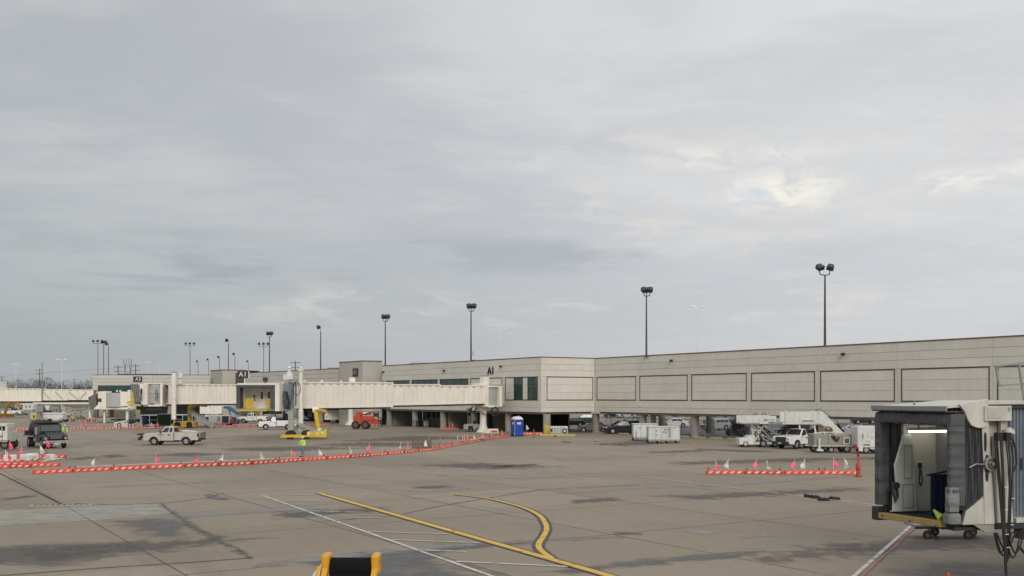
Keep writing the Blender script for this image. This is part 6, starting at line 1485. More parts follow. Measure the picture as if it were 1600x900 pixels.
def bag_cart(label, xs, xe, yt, yb, y, cur, mat_roof=white):
    r = Rig('baggage_cart', label, 'baggage cart', (xs+xe)/2, y, 'curtained baggage carts'); w = 1.1
    r.box('roof', mat_roof, xs,xe,yt,yt+1.4,-w,w); r.box('deck', mat_roof, xs,xe,yb-1.6,yb,-w,w); r.box('inner_wall', blackm, xs+.5,xe-.5,yt+1.5,yb-1.7,.0,.1)
    for x in (xs,xe-.9,(xs+xe)/2-.4): r.box('post', mat_roof, x,x+.9,yt+1.41,yb-1.61,-w,-w+.1); 
    r.box('shelf', greyp, xs+1,xe-1,(yt+yb)/2-.5,(yt+yb)/2+.3,-w+.11,-.01)
    for (x0,x1,mt) in cur:
        m = MB(); n = 7
        for k in range(n): xa = r.X(x0)+(r.X(x1)-r.X(x0))*k/n; xb = xa+(r.X(x1)-r.X(x0))/n; m.hexa([(xa,-w-.02,r.Z(yb-1)),(xb,-w-.07,r.Z(yb-1)),(xb,-w-.04,r.Z(yb-1)),(xa,-w+.0,r.Z(yb-1)),(xa,-w-.02,r.Z(yt+1)),(xb,-w-.07,r.Z(yt+1)),(xb,-w-.04,r.Z(yt+1)),(xa,-w,r.Z(yt+1))])
        m.build('curtain', mt, r.t)
    for x in (xs+4,xe-4):
        for sd_ in (-1,1): r.wh(x, sd_*.8, .26, sd_, .16)
    return r
bag_cart('open white baggage cart with a blue curtain at its left end', 223.5,251,648,664.5,667,[(226,233,dblue)])
bag_cart('baggage cart closed by a dark green curtain', 249.5,271,646.5,665,667,[(250,269.8,dgreen)], greyp)
r = bag_cart('baggage cart with dark blue curtain behind the yellow lift bogie', 273,304,647.5,662.5,665.5,[(290,302,dblue)])
r = Rig('ramp', 'grey mobile boarding ramp sloping down right behind the pickup', 'ramp', 318, 668.5)
for d in (-.6,.6): r.bars('side_rail', steel, [((296,642),(335,667.5))], d, .45)
for k in range(12): u = k/12; r.box('step', steel, 297+37*u,300+37*u,643.6+24*u,644.4+24*u,-.55,.55)
r.bars('leg', steel, [((305,648),(305,668))], 0., .14); r.bars('leg', steel, [((322,659),(322,668))], 0., .12); r.wh(331,-.6,.2,-1); r.wh(331,.6,.2,1)
r = Rig('air_unit', 'long cream box unit held up under the second bridge tunnel', 'air unit', 332, 660)
r.box('housing', cream2, 315,349,634.5,646.5,-1.2,1.2,.05); r.box('leg', greyp, 317,319,646.5,660,-.9,.9); r.box('leg', greyp, 344,346,646.5,660,-.9,.9); r.box('vent', blackm, 331,332,636,637.5,-1.22,-1.205)
r = Rig('ground_power_unit', 'white ground power unit with a large dark grille at its right end', 'power unit', 342, 665)
r.box('housing', white, 322,361.5,648.5,661.5,-1.1,1.1,.06); r.box('grille', M('dark_grey_grille',(.05,.045,.045),.7), 350,360,650,660.5,-1.14,-1.105); r.box('louvre', greyp, 342.5,347,651,658,-1.13,-1.105); r.box('window', blackm, 323.5,329,651.5,657,-1.13,-1.105); r.box('chassis', blackm, 322,362,661.5,663,-.9,.9); r.box('fuel_box', orange, 363,366,654,661,-.6,.0); r.box('end_box', blackm, 362,366,652,662,.1,.9)
for x in (328,358):
    for sd_ in (-1,1): r.wh(x, sd_*.9, .32, sd_)
r = Rig('belt_loader', 'blue belt loader pointing up left behind the white power unit', 'belt loader', 362, 662)
lb = M('loader_blue', (.03,.11,.28), .5)
for d in (-.5,.5): r.bars('boom_side', lb, [((351,636.5),(357,636.5)),((357,636.5),(372,646.5))], d, .42)
m = MB(); m.hexa([(r.X(352),-.45,r.Z(637)),(r.X(372),-.45,r.Z(647)),(r.X(372),.45,r.Z(647)),(r.X(352),.45,r.Z(637)),(r.X(352),-.45,r.Z(636)),(r.X(372),-.45,r.Z(646)),(r.X(372),.45,r.Z(646)),(r.X(352),.45,r.Z(636))]); m.build('belt', blackm, r.t)
r.box('chassis', lb, 352,374,655,659,-.8,.8,.05); r.bars('strut', lb, [((358,640),(362,656))], 0, .2)
for x in (355,370):
    for sd_ in (-1,1): r.wh(x, sd_*.7, .3, sd_)
r = Rig('passenger_stairs', 'grey aircraft stairs with treads facing right behind the bridge post', 'stairs', 463, 669)
for d in (-1.0,1.0): r.bars('side_rail', greyp, [((448,641),(470,641)),((448,643),(478,664))], d, .2); r.bars('handrail', steel, [((452,636),(480,655))], d, .07)
for k in range(10): u = k/10; r.box('tread', steel, 449+28*u,453+28*u,643.5+20.5*u,644.6+20.5*u,-.95,.95)
r.bars('leg', blackm, [((452,645),(452,668))], 0., .2); r.bars('leg', blackm, [((466,655),(466,668))], 0., .2); r.box('chassis', blackm, 446,474,662,665,-.7,.7)
for x in (450,470): r.wh(x,-.8,.3,-1)
r = Rig('box_van', 'white and grey vans end seen under the A1 tunnel left of the cream trailer', 'van', 487, 656)
r.box('body', dark, 478,497,641,653,-1,1,.05); r.box('rear_door', white, 482,489,641.5,651,-1.05,-1.005); r.box('window', glass, 483,488,643,646,-1.07,-1.055); r.wh(481,-.9,.4,-1); r.wh(494,-.9,.4,-1)
r = Rig('office_trailer', 'long cream trailer under the cream tunnel left of the flared column', 'trailer', 526, 660)
r.box('housing', cream2, 509,546,640.5,655.5,-1.2,1.2,.04); r.box('chassis', blackm, 509,546,655.5,657,-1,1)
for (x,y) in ((514,643),(533.5,642.5),(537,642.5),(511.5,650)): r.box('hatch', greyp, x,x+2,y,y+2,-1.23,-1.205)
for x in (520,524): 
    for sd_ in (-1,1): r.wh(x, sd_*1.0, .36, sd_)
# far left
r = Rig('box_cart', 'white open topped box cart before the far left jet bridge', 'cart', 87, 659)
r.box('body', white, 71.5,102,645,655.5,-1.0,1.0,.06); r.box('ledge', steel, 71,102.3,646.5,647.3,-1.03,-1.001); r.box('hitch', blackm, 79,84,654,656.5,-1.0,-.4)
for x in (75.5,99):
    for sd_ in (-1,1): r.wh(x, sd_*.9, .42, sd_)
r = Rig('ground_power_unit', 'small white power unit with a square black grille below the far left bridge', 'power unit', 43, 646)
r.box('housing', white, 30.5,55,630.5,640,-1.2,1.2,.06); r.box('grille', blackm, 32,38.5,632.2,639.2,-1.25,-1.205)
for x in (42,48): r.box('vent', greyp, x,x+3,633,637.5,-1.24,-1.205)
for x in (33,52): r.box('leg', greyp, x,x+1.2,640,646,-.8,.8)
r = Rig('belt_loader', 'dark belt loader sloping down right under the far left bridge', 'belt loader', 32, 649)
for d in (-.5,.5): r.bars('boom_side', blackm, [((16,636.5),(42,648))], d, .35)
r.box('belt', dark, 20,26,638.5,640.5,-.45,.45); r.box('chassis', greyp, 20,40,645,647.5,-.7,.7)
for x in (23,37): r.wh(x,-.7,.35,-1)
r = Rig('lift_cart', 'cream and yellow maintenance cart left of the white box cart', 'cart', 56, 660)
r.box('cabin', pale_g, 50,60,644.5,655,-.8,.8,.04); r.box('panel', yellow, 53,59.5,647,655,-.85,-.805); r.box('opening', blackm, 55,57.5,649,652.5,-.87,-.855); r.box('deck', steel, 48,68,655.5,656.6,-.8,.8); r.bars('mast', greyp, [((48.5,656),(48.5,643)),((60.5,656),(60.5,638))], -.6, .12); r.box('canopy', greyp, 48,61,643,644,-.8,.8)
for x in (52,59,65): r.wh(x,-.7,.32,-1)
r = Rig('yellow_loader', 'low yellow and cream loader right of the white box cart', 'loader', 111, 658.5)
r.box('body', M('buff_yellow',(.5,.45,.25),.6,dirt=.3), 103,118,651,654.5,-.8,.8,.05); r.box('upper_deck', MATS['buff_yellow'], 106,116,646.5,648.5,-.7,.7,.03); r.bars('brace', blackm, [((104,654),(115,647)),((115,654),(105,647))], -.75, .12); r.box('engine_box', yellow, 111,117,654.5,657,-.6,.6); r.wh(107,-.7,.3,-1); r.wh(116,-.7,.3,-1)
r = Rig('scissor_stand', 'pale grey lattice maintenance stand under the far bridge, right part', 'work stand', 128, 655)
for (a,b) in (((104,642),(148,638)),((120,654),(148,636)),((118,640),(140,654)),((106,648),(134,641)),((126,654),(126,640)),((134,654),(134,636)),((142,654),(140,638)),((118,654),(146,654)),((104,646),(118,646)),((98,637),(110,637)),((98,642),(110,642)),((98,637),(98,642)),((104,637),(104,642))):
    r.bars('strut', M('pale_grey_paint',(.34,.34,.31),.6,dirt=.2), [(a,b)], random.uniform(-.8,.8), .22)
r.box('deck', MATS['pale_grey_paint'], 112,134,638.6,640,-1,1); r.wh(121,-.8,.4,-1); r.wh(131,-.8,.4,-1)
r = Rig('crate_stack', 'grey boxes and white hopper on a dark trailer beneath the far left bridge', 'trailer', 76, 650)
r.box('box', greyp, 61,70,634,643.5,-.9,.9,.04); r.poly('hopper', white, [(72,633.5),(80,633.5),(79,640),(74,640)], -.8,.8); r.box('chassis', blackm, 69,83,641.5,644,-.9,.9); r.box('box', greyp, 84,94,636,644,-.8,.8,.03); r.box('leg', greyp, 62,63,643.5,650,-.7,.7); r.box('leg', greyp, 91,92,644,650,-.7,.7)
for x in (86,90): r.box('window', blackm, x,x+1.6,639,642.5,-.82,-.805)
for x in (72,80): r.wh(x,-.8,.35,-1)
for k,(x,lb) in enumerate(((139,'left'),(148,'right'))):
    r = Rig('sawhorse', 'orange sawhorse barrier before the far hall, %s one of the pair' % lb, 'barrier', x, 661, 'orange sawhorses')
    r.bars('leg', orange, [((x-1.8,661),(x-1.2,652.5))], -.2, .14); r.bars('leg', orange, [((x+1.8,661),(x+1.2,652.5))], -.2, .14); r.bars('rail', orange, [((x-2.4,656.5),(x+2.4,656.5))], -.3, .22); r.bars('rail', stripe_m, [((x-2,653.5),(x+2,653.5))], -.3, .16)
for (x0,x1,y,lb) in ((153,161,660,'leftmost'),(167,174,660,'middle'),(176,186,660.5,'rightmost')):
    r = Rig('wooden_block', 'low brown block on the ground before the far hall, '+lb, 'block', (x0+x1)/2, y, 'brown blocks before the hall'); r.box('timber', M('brown_timber',(.12,.07,.045),.8), x0,x1,y-1.2,y,-.3,.3,.02)
for (x,y,lb) in ((634,665,'left'),(650,666,'right')):
    pass
for (x0,x1,y0,y1,lb,mt) in ((616,628,655,664,'dark bench and bins in the lit undercroft bay nearest the tower',dark),(646,653,657,667,'dark cabinet behind the second column of the undercroft',dark),(662,670,657,667,'grey cabinet in the middle undercroft bay',greyp)):
    r = Rig('cabinet', lb, 'cabinet', (x0+x1)/2, y1); r.box('housing', mt, x0,x1,y0,y1-.6,-.4,.4,.04); r.box('door', steel if mt is greyp else greyp, x0+1,(x0+x1)/2,y0+1.5,y1-1.6,-.43,-.405); r.box('plinth', blackm, x0+.4,x1-.4,y1-.6,y1,-.35,.35)
# ---------------------------------------------------------------- belt loader at the bottom edge
P0 = Vector((-3.52, 22.0, 1.45)); dd = Vector((-.02,-1)); rzb = atan2(dd.y, dd.x); ln = 1.3
t = thing('belt_loader', 'black belt loader with orange yellow end brackets at the bottom edge', 'belt loader', (P0.x, P0.y, 0), rzb)
amb = M('orange_yellow_paint', (.66,.32,.02), .35, dirt=.25, scale=6)
def zb(x): return 1.50-.85*x
def slab(x0,x1,y0,y1,a,b): m = MB(); return m.hexa([(x0,y0,zb(x0)+a),(x1,y0,zb(x1)+a),(x1,y1,zb(x1)+a),(x0,y1,zb(x0)+a),(x0,y0,zb(x0)+b),(x1,y0,zb(x1)+b),(x1,y1,zb(x1)+b),(x0,y1,zb(x0)+b)])
blk = M('belt_black', (.006,.006,.006), .9, spec=.15)
slab(.30,ln,-.44,.44,-.14,-.06).build('belt', blk, t); MB().tube((.08,-.44,1.20),(.08,.44,1.20),.27,28).build('roller', blk, t, True)
for s_ in (-1,1):
    m = MB(); m.cbox(-.14,.30,min(s_*.45,s_*.64),max(s_*.45,s_*.64),1.14,1.57,.04); m.build('end_bracket', amb, t, bevel=.03)
    slab(.30,ln,min(s_*.48,s_*.60),max(s_*.48,s_*.60),-.35,.02).build('side_frame', amb, t); MB().tube((.05,s_*.64,1.40),(.05,s_*.65,1.40),.02,8).build('bolt', blackm, t)
m = MB(); m.hexa([(.05,-.66,1.50),(2.5,-.66,zb(2.5)),(2.5,-.70,zb(2.5)),(.05,-.70,1.50),(.05,-.68,1.52),(2.5,-.68,zb(2.5)+.02),(2.5,-.95,zb(2.5)-.25),(.05,-.95,1.25)])
MB().hexa([(.12,-.82,zb(.12)-.42),(ln,-1.25,zb(ln)-.30),(ln,-.62,zb(ln)-.3),(.12,-.66,zb(.12)-.3),(.12,-.80,zb(.12)-.22),(ln,-1.15,zb(ln)-.1),(ln,-.60,zb(ln)-.02),(.12,-.65,zb(.12)-.04)]).build('side_cover', white, t)
MB().lathe([(.06,0),(.065,.05),(.05,.12),(.0,.14)],(.42,-.80,zb(.42)-.16),12).build('marker_light', M('pale_yellow_lens',(.75,.66,.15),.3), t, True)
for x in (.16,.40): slab(x,x+.18,-.74,-.662,-.12,-.065).build('warning_plate', amb, t)
for s_ in (-.5,.5): MB().bar((1.6,s_,.6),(.9,s_,zb(.9)-.3),.10).build('lift_strut', amb, t)
MB().cbox(1.2,5.6,-.7,.7,.25,.60,.06).build('chassis', amb, t)
for x in (1.9,4.9):
    for sd_ in (-1,1): wheel(t, x, sd_*.80, .34, .2, sd_)
slab(.15,1.1,-.40,.40,-.32,-.28).build('belt_return', blk, t)
# ---------------------------------------------------------------- nearest jet bridge cab (d into the bridge, e across the mouth, z up)
Q2 = Vector((11.68, 26.5)); rzc = atan2(.226,.974)
nb_ = thing('jet_bridge', 'nearest jet bridge with lit cab mouth, grey pleated canopy and hanging black cables', 'jet bridge', (Q2.x, Q2.y, 0), rzc)
EW = 3.18
cabw = M('cab_white', (.56,.545,.48), .45, dirt=.18, streak=.2, scale=1.2); cabi = M('cab_interior_paint', (.68,.65,.55), .6, dirt=.12); palei = M('pale_green_panel', (.60,.64,.58), .45, dirt=.1)
def nbx(name, mat, d0,d1,e0,e1,z0,z1, **k): return MB().box(d0,d1,e0,e1,z0,z1).build(name, mat, nb_, **k)
nbx('cab_floor', M('black_floor_mat',(.02,.02,.022),.8), .05,3.4,.12,3.05,1.52,1.60); nbx('floor_frame', blackm, .1,9,.05,3.12,1.43,1.519)
MB().hexa([(-.16,.28,1.50),(.045,.28,1.50),(.045,3.12,1.41),(-.16,3.12,1.41),(-.16,.28,1.67),(.045,.28,1.67),(.045,3.12,1.585),(-.16,3.12,1.585)]).build('bumper', wood, nb_, bevel=.015)
for e in (.45,1.6,2.9): MB().tube((-.165,e,1.51),(-.175,e,1.51),.03,8).build('bolt', blackm, nb_)
nbx('corner_block', dark, -.2,.25,3.13,3.4,1.35,1.75, bevel=.03)
# walls
nbx('far_wall', cabi, .62,4.5,3.02,3.16,1.6,4.45); nbx('ceiling', cabi, .3,4.5,.15,3.0,4.38,4.45); nbx('wainscot', palei, .90,1.72,2.985,3.018,1.62,3.05)
nbx('back_wall', cabi, 4.5,4.6,.1,3.1,1.6,4.45); nbx('near_wall', cabi, 1.3,4.5,.10,.2,1.6,4.45)
# side door in the far wall with dark window
dr_ = nbx('door', M('door_cream',(.42,.40,.34),.5), 1.90,2.70,2.96,3.018,1.62,3.95); 
m = MB(); m.box(2.02,2.56,2.94,2.958,2.5,3.8); m.build('window', M('dark_window',(.03,.035,.035),.15), dr_)
nbx('door_frame', cabi, 1.74,1.88,2.9,3.018,1.62,4.2); nbx('door_frame', cabi, 2.72,2.85,2.9,3.018,1.62,4.2); nbx('door_head', cabi, 1.881,2.719,2.9,3.018,3.98,4.2)
# leaning folding panel
m = MB(); m.prism([(0.06,1.64),(0.082,2.35),(0.164,2.5),(0.119,3.0),(0.356,3.72),(0.386,3.88),(0.652,3.92),(0.711,3.6),(0.859,1.64)], 2.70, 2.78, 'y'); pn = m.build('folding_door_panel', palei, nb_, bevel=.02)
for (a,b,c_,d_) in ((0.356,0.726,1.75,2.45),(0.4,0.682,2.6,3.6)):
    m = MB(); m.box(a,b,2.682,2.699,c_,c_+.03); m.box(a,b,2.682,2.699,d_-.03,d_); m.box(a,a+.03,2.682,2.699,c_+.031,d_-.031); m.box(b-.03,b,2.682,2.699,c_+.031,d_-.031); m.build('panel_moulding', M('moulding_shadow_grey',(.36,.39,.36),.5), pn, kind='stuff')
m = MB(); m.path([(.02,2.66,2.5),(.0,2.6,2.2),(.06,2.6,1.95),(.16,2.62,2.1),(.08,2.6,2.5)],.035,6); m.build('hose', blackm, nb_); MB().tube((.08,2.62,2.42),(.08,2.54,2.42),.10,14).build('hose_reel', dark, nb_)
nbx('control_box', dark, .70,.84,2.93,3.015,3.50,3.66); 
m = MB(); m.path([(1.10,2.96,2.95),(1.10,2.92,2.8),(1.06,2.90,2.5),(1.10,2.88,2.36),(1.17,2.90,2.5),(1.15,2.94,2.85)],.018,6); m.build('phone_cord', blackm, nb_); nbx('phone', blackm, 1.08,1.17,2.93,2.984,2.88,3.04)
# blue barrier with top bar
nbx('barrier_curtain', M('navy_barrier',(.010,.016,.05),.6), .42,1.35,1.45,1.50,1.66,2.82); m = MB(); m.bar((.30,1.475,2.80),(1.45,1.475,2.98),.05); m.build('barrier_bar', blackm, nb_)
for k in range(4): MB().box(.48+.22*k,.53+.22*k,1.435,1.449,1.7,2.78).build('curtain_fold', dblue, nb_)
m = MB(); m.bar((.86,1.42,1.95),(1.04,1.42,2.62),.05); m.build('caution_stripe', M('dull_yellow',(.35,.26,.08),.6), nb_)
nbx('threshold_plate', M('dark_plate',(.03,.03,.03),.5), .35,1.3,.9,1.9,1.601,1.63); 
tb = nbx('ceiling_light', white, .45,1.75,2.50,2.62,4.02,4.10); MB().tube((.48,2.56,3.99),(1.72,2.56,3.99),.034,10).build('tube', tube_m, tb); MB().bar((.8,2.56,4.1),(.8,2.56,4.38),.03).build('hanger', dark, tb)
# canopy: folded hoop pads
def pad(name, e0,e1,z0,z1,d0=-.16,d1=.30, mat=canvas, wob=.032, n=20, vert=True):
    rnd = random.Random(int(e0*100+z0*10)); m = MB(); prev = None; vs = []; fs = []
    for i in range(n+1):
        u = i/n; q = wob*rnd.uniform(-1,1)
        if vert: z = z0+(z1-z0)*u; ring = [(d0-q*1.2+.04,e0+q,z),(d0+q,e0+.05+q,z),(d0+q,e1-.05+q,z),(d0+.04,e1+q,z),(d1,e1+q*.5,z),(d1,e0+q*.5,z)]
        else: e = e0+(e1-e0)*u; ring = [(d0+.04,e,z0+q),(d0-q,e,z0+.05+q),(d0-q,e,z1-.06+q),(d0+.04,e,z1+q),(d1,e,z1+q*.5),(d1,e,z0+q*.5)]
        vs += ring
        if i:
            b = 6*i
            for k in range(6): fs.append((b-6+k, b-6+(k+1)%6, b+(k+1)%6, b+k))
    fs += [tuple(range(5,-1,-1)), tuple(range(6*n,6*n+6))]; m.add(vs, fs); return m.build(name, mat, nb_, bevel=.02)
pad('canopy_pad', 3.04,3.34,1.80,4.45, d1=.16); pad('canopy_pad', -.14,.04,2.10,4.42, n=22); pad('canopy_pad', -.14,3.32,4.24,4.56, vert=False, n=26)
pad('lower_pad', -.17,.07,1.95,2.60, -.19,.10, canvas2, .03, 5)
sbg = MB().cbox(-.16,.22,-.14,.24,1.62,1.93,.06).build('sandbag', canvas2, nb_, bevel=.03)
MB().lathe([(.12,0),(.03,.40)],n=14).build('cone_tip', M('lime_plastic',(.38,.55,.05),.5), nb_).matrix_local = Matrix.Translation((-.05,.34,1.72))@Matrix.Rotation(radians(-60),4,'X')@Matrix.Rotation(radians(-20),4,'Z')
# pleats: near side and top
def pleats(e, d0, d1, zlo, zhi, n, amp, name='pleated_bellows'):
    vs = []; fs = []
    for i in range(2*n+1):
        u = i/(2*n); d = d0+(d1-d0)*u; off = (amp if i % 2 else -amp*.3); o_ = .15*sin(u*5)
        for k in range(5):
            v_ = k/4; z = zlo(u)+(zhi(u)-zlo(u))*v_; vs.append((d+.03*sin(v_*6+i)*.3+(.10*(1-v_)*(u-.3)), e-off*(.7+.5*sin(v_*3+i)), z))
        if i:
            b = 5*i
            for k in range(4): fs.append((b-5+k,b+k,b+k+1,b-4+k))
    k0 = len(vs); vs2 = [(x,y+.02,z) for x,y,z in vs]; fs += [tuple(reversed([q+k0 for q in f])) for f in fs]
    return MB().add(vs+vs2, fs).build(name, canvas, nb_)
pleats(-.02, .08, .86, lambda u: 1.90+.45*u, lambda u: 4.56-.02*u, 13, .075)
pleats(3.12, .05, .66, lambda u: 1.62, lambda u: 4.4, 8, -.06)
m = MB()
for k in range(7): m.prism([(-.05+.13*k,4.56),(.01+.13*k,4.66),(.075+.13*k,4.56)], .0, 3.2, 'y')
m.box(.0,.95,.05,3.15,4.50,4.559); m.build('canopy_top', canvas, nb_)
for e in (.9,2.2): MB().bar((-.1,e,4.58),(-.12,e+.05,4.74),.03).build('strap', steel, nb_)
m = MB(); m.path([(.3,-.02,1.72),(.34,-.03,1.92),(.60,-.04,2.12),(.92,-.05,2.34)],.045,8); m.build('canopy_hem', canvas, nb_)
# roof
m = MB(); m.hexa([(-.22,-.10,4.70),(2.2,-.10,4.84),(2.2,3.32,4.84),(-.22,3.32,4.66),(-.22,-.10,4.76),(2.2,-.10,4.90),(2.2,3.32,4.90),(-.22,3.32,4.72)]); m.build('cab_roof', cabw, nb_)
nbx('roof_edge', greyp, -.26,-.221,-.10,3.34,4.62,4.74); nbx('roof_seam', M('dark_seam',(.06,.055,.05),.6), -.24,.9,-.08,3.3,4.585,4.619)
m = MB(); m.path([(.3,2.1,4.74),(.3,2.05,4.86),(.3,1.95,4.74)],.02,6); m.build('lifting_eye', steel, nb_)
m = MB(); pts = [(.10,4.80),(.40,4.88),(1.0,4.94),(.98,4.22),(.86,4.17),(.66,4.17),(.48,4.24),(.36,4.40),(.28,4.60)]; m.prism(pts, -.16, -.06, 'y'); m.build('fairing', cabw, nb_, bevel=.02)
m = MB(); m.prism([(.92,1.60),(1.24,1.60),(1.02,4.86),(.82,4.86),(.90,2.4)], -.10, .04, 'y'); m.build('side_panel', cabw, nb_, bevel=.012)
m = MB(); m.prism([(.26,1.60),(.92,1.60),(.90,2.36),(.62,2.14),(.36,1.96)], -.09, .03, 'y'); m.build('side_panel', cabw, nb_, bevel=.012)
m = MB(); m.prism([(.98,1.38),(1.25,1.40),(1.24,1.595),(.9,1.595),(.6,1.595)], -.07, .0, 'y'); m.build('skirt_panel', M('grey_cream',(.30,.29,.25),.6,dirt=.2), nb_)
for (z0,z1,w) in ((3.55,4.05,.035),(2.75,3.45,.05)):
    m = MB(); n = 12; pts = []
    dx = .93 if z0>3.5 else .98
    for i in range(n): a = 2*pi*i/n; pts.append((dx+w*cos(a)-.0*z0, (z0+z1)/2+((z1-z0)/2)*max(-1,min(1,1.35*sin(a)))))
    m.prism(pts, -.125, -.101, 'y'); m.build('slot_window', dark, nb_)
m = MB(); m.tube((1.04,-.22,3.22),(1.04,-.16,3.22),.19,24); m.build('cable_reel', greyp, nb_, True); MB().tube((1.06,-.25,3.22),(1.06,-.222,3.22),.15,20).build('reel_hub', M('reel_dark',(.07,.065,.06),.6), nb_, True); MB().tube((1.06,-.28,3.22),(1.06,-.252,3.22),.05,12).build('reel_cap', steel, nb_, True)
m = MB(); m.path([(.42,-.13,3.12),(.62,-.16,3.22),(.80,-.14,3.2),(1.0,-.27,3.26)],.022,6); m.build('strap', steel, nb_)
# recess with two pale tapered posts
nbx('recess_wall', M('recess_cream',(.40,.37,.31),.6,dirt=.15), 1.22,1.66,.10,.16,1.62,4.84)
m = MB(); m.hexa([(1.34,-.06,1.62),(1.50,-.06,1.62),(1.50,.06,1.62),(1.34,.06,1.62),(1.26,-.06,3.95),(1.44,-.06,3.95),(1.44,.06,3.95),(1.26,.06,3.95)]); m.build('tapered_post', cabw, nb_)
m = MB(); m.hexa([(1.54,-.06,1.62),(1.84,-.06,1.62),(1.84,.06,1.62),(1.54,.06,1.62),(1.44,-.06,4.6),(1.62,-.06,4.6),(1.62,.06,4.6),(1.44,.06,4.6)]); m.build('tapered_post', cabw, nb_)
hb_ = nbx('header_box', cabw, .84,1.66,-.22,.0,4.36,4.76, bevel=.01); MB().box(.90,1.34,-.235,-.221,4.42,4.70).build('plate', M('plate_cream',(.42,.40,.35),.5), hb_); MB().box(1.54,1.61,-.235,-.221,4.62,4.72).build('label', greyp, hb_)
nbx('roof_gutter', cabw, .95,3.0,-.14,.0,4.80,4.87)
MB().lathe([(.16,0),(.14,.10),(.05,.16),(.0,.17)],(1.62,-.16,4.02),14).build('cable_hanger', cabw, nb_, True); MB().bar((1.62,-.16,4.18),(1.60,-.16,4.36),.015).build('chain', blackm, nb_)
cb_ = M('black_cable', (.014,.013,.013), .55)
m = MB()
for (x0,x1,x2,zt,zb_) in ((1.08,1.26,1.33,3.86,.62),(1.14,1.29,1.36,3.92,.5),(1.24,1.32,1.34,3.92,.45),(1.28,1.33,1.37,3.86,.30)):
    m.path([(x0,-.30,zt),(x0+.01,-.33,zt-.5),((x0+x1)/2,-.35,2.6),(x1,-.36,1.5),(x2,-.36,.95),(x2+.0,-.36,zb_),(x2+.02,-.36,.1 if zb_<.35 else zb_-.1)],.026,7)
m.build('hanging_cable', cb_, nb_)
m = MB()
for (x0,x1,zt,zb_) in ((1.42,1.45,3.9,.75),(1.48,1.48,3.9,.62),(1.58,1.52,3.8,.7)):
    m.path([(x0,-.28,zt),(x0+.06,-.30,3.3),(x1+.05,-.32,2.6),(x1,-.33,1.6),(x1-.04,-.33,zb_)],.020,7)
m.path([(1.62,-.28,3.9),(1.72,-.3,3.6),(1.74,-.3,3.2),(1.64,-.3,3.0)],.028,6); m.build('hanging_cable', cb_, nb_)
m = MB()
for i,(a,b,c_) in enumerate(((1.05,1.5,.85),(1.08,1.62,.78),(1.1,1.72,.95),(1.35,1.86,.72),(1.4,1.95,.85))):
    pts = [(a+(b-a)*u, -.3-.02*i, 1.4-(1.4-c_)*sin(pi*min(u*1.1,1))*1.0) for u in [k/10 for k in range(11)]]; m.path(pts,.022,6)
m.path([(1.86+.9*u, -.25, 1.35-.75*sin(pi*(.15+u*.55))) for u in [k/10 for k in range(11)]],.03,6); m.build('cable_loop', cb_, nb_)
for (x,z) in ((1.20,3.95),(1.48,3.95)): nbx('cable_clamp', cb_, x-.08,x+.08,-.34,-.2,z-.12,z+.10)
for (x,z) in ((1.40,1.0),(1.36,1.35),(1.34,2.0),(1.33,2.6),(1.55,2.3),(1.52,1.6)): nbx('cable_tie', white, x-.05,x+.05,-.41,-.395,z,z+.02)
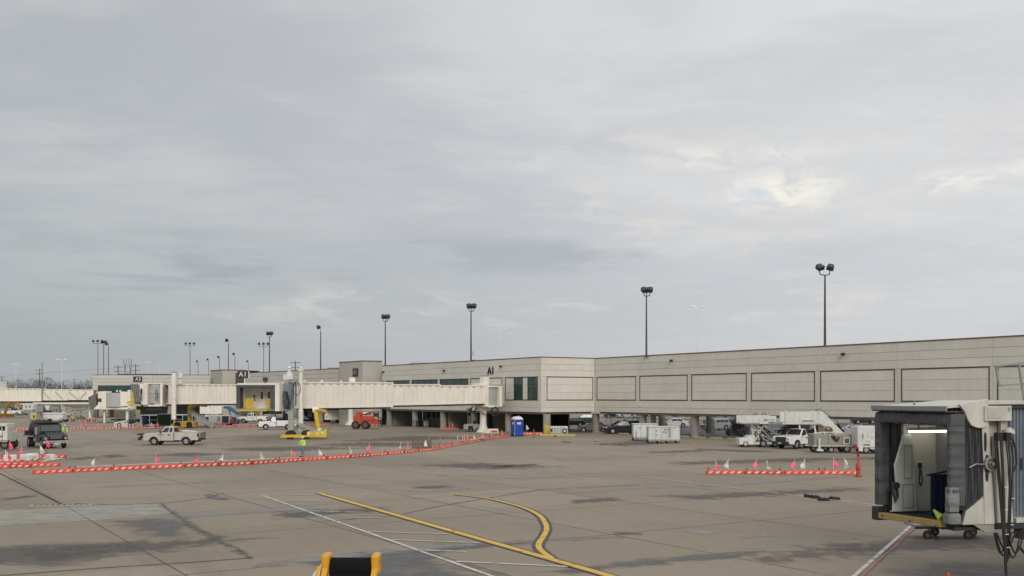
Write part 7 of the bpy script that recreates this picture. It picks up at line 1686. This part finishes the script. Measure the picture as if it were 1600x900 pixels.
# corrugated tunnel running out of frame
m = MB(); corr(m, 1.68, 12, .08, lambda x: 1.74+.01*x, lambda x: 4.66+.012*x, -1, .105, .035); m.build('corrugated_wall', bgrey, nb_)
nbx('tunnel_core', greyp, 1.70,12,.10,3.1,1.74,4.7); nbx('tunnel_sill', cabw, 1.92,12,-.08,.09,1.61,1.73); nbx('roof_trim', M('dark_trim',(.05,.05,.05),.6), 1.68,12,-.06,3.15,4.701,4.80)
nbx('tunnel_roof', cabw, 2.9,12,-.12,3.2,4.801,4.86)
for x in (2.15,2.33,2.50,2.75): nbx('wall_slot', dark, x,x+.04,.02,.043,3.02,3.35)
nbx('under_beam', blackm, 1.26,12,-.05,.35,1.45,1.60); nbx('under_beam', blackm, 1.26,12,2.7,3.1,1.3,1.425); nbx('hanging_box', M('brown_box',(.12,.10,.075),.7), 2.15,3.1,-.1,.3,1.15,1.445)
# roof rail
for (a,b) in (((1.30,5.82),(3.2,6.02)),((1.42,5.30),(3.2,5.42)),((1.30,5.82),(1.42,5.30)),((2.02,5.88),(2.20,4.86)),((2.42,5.92),(2.44,4.86)),((3.15,6.0),(3.15,4.86))):
    m = MB(); m.bar((a[0],-.05,a[1]),(b[0],-.05,b[1]),.05); m.build('roof_rail', steel, nb_)
MB().box(6.6,7.4,1.0,2.2,.5,1.28).build('lift_frame', yellow, nb_); MB().cbox(6.1,7.9,.9,2.3,.25,.8,.08).build('bogie', yellow, nb_)
for x in (6.4,7.6):
    for sd_ in (-1,1): wheel(nb_, x, 1.6+sd_*1.0, .45, .3, sd_)
# dolly standing beyond the cab
g = G(1482, 840); t = thing('dolly', 'low flat dolly on casters standing beneath the nearest bridge cab', 'dolly', (g[0], g[1], 0), .06)
MB().box(-1.35,1.2,-.35,.6,.42,.50).build('deck', steel, t); m = MB(); m.bar((-1.4,-.36,.40),(1.2,-.36,.40),.07); m.build('frame', blackm, t)
for (x,y) in ((-.92,-.3),(.55,-.3),(-.25,.5),(1.05,.3)):
    c_ = MB(); c_.tube((x,y-.04,.15),(x,y+.04,.15),.15,18); cs = c_.build('caster', M('caster_rubber',(.07,.065,.06),.7), t, True); MB().tube((x,y-.05,.15),(x,y-.041,.15),.08,12).build('hub', steel, cs); m = MB(); m.bar((x+.03,y-.06,.15),(x+.08,y-.06,.40),.03); m.bar((x+.03,y+.06,.15),(x+.08,y+.06,.40),.03); m.box(x-.02,x+.14,y-.07,y+.07,.38,.419); m.build('fork', blackm, cs)
m = MB(); m.path([(-.8,-.4,.5),(-.4,-.45,.36),(0,-.4,.5),(.3,-.45,.42)],.02,5); m.build('loose_hose', blackm, t)
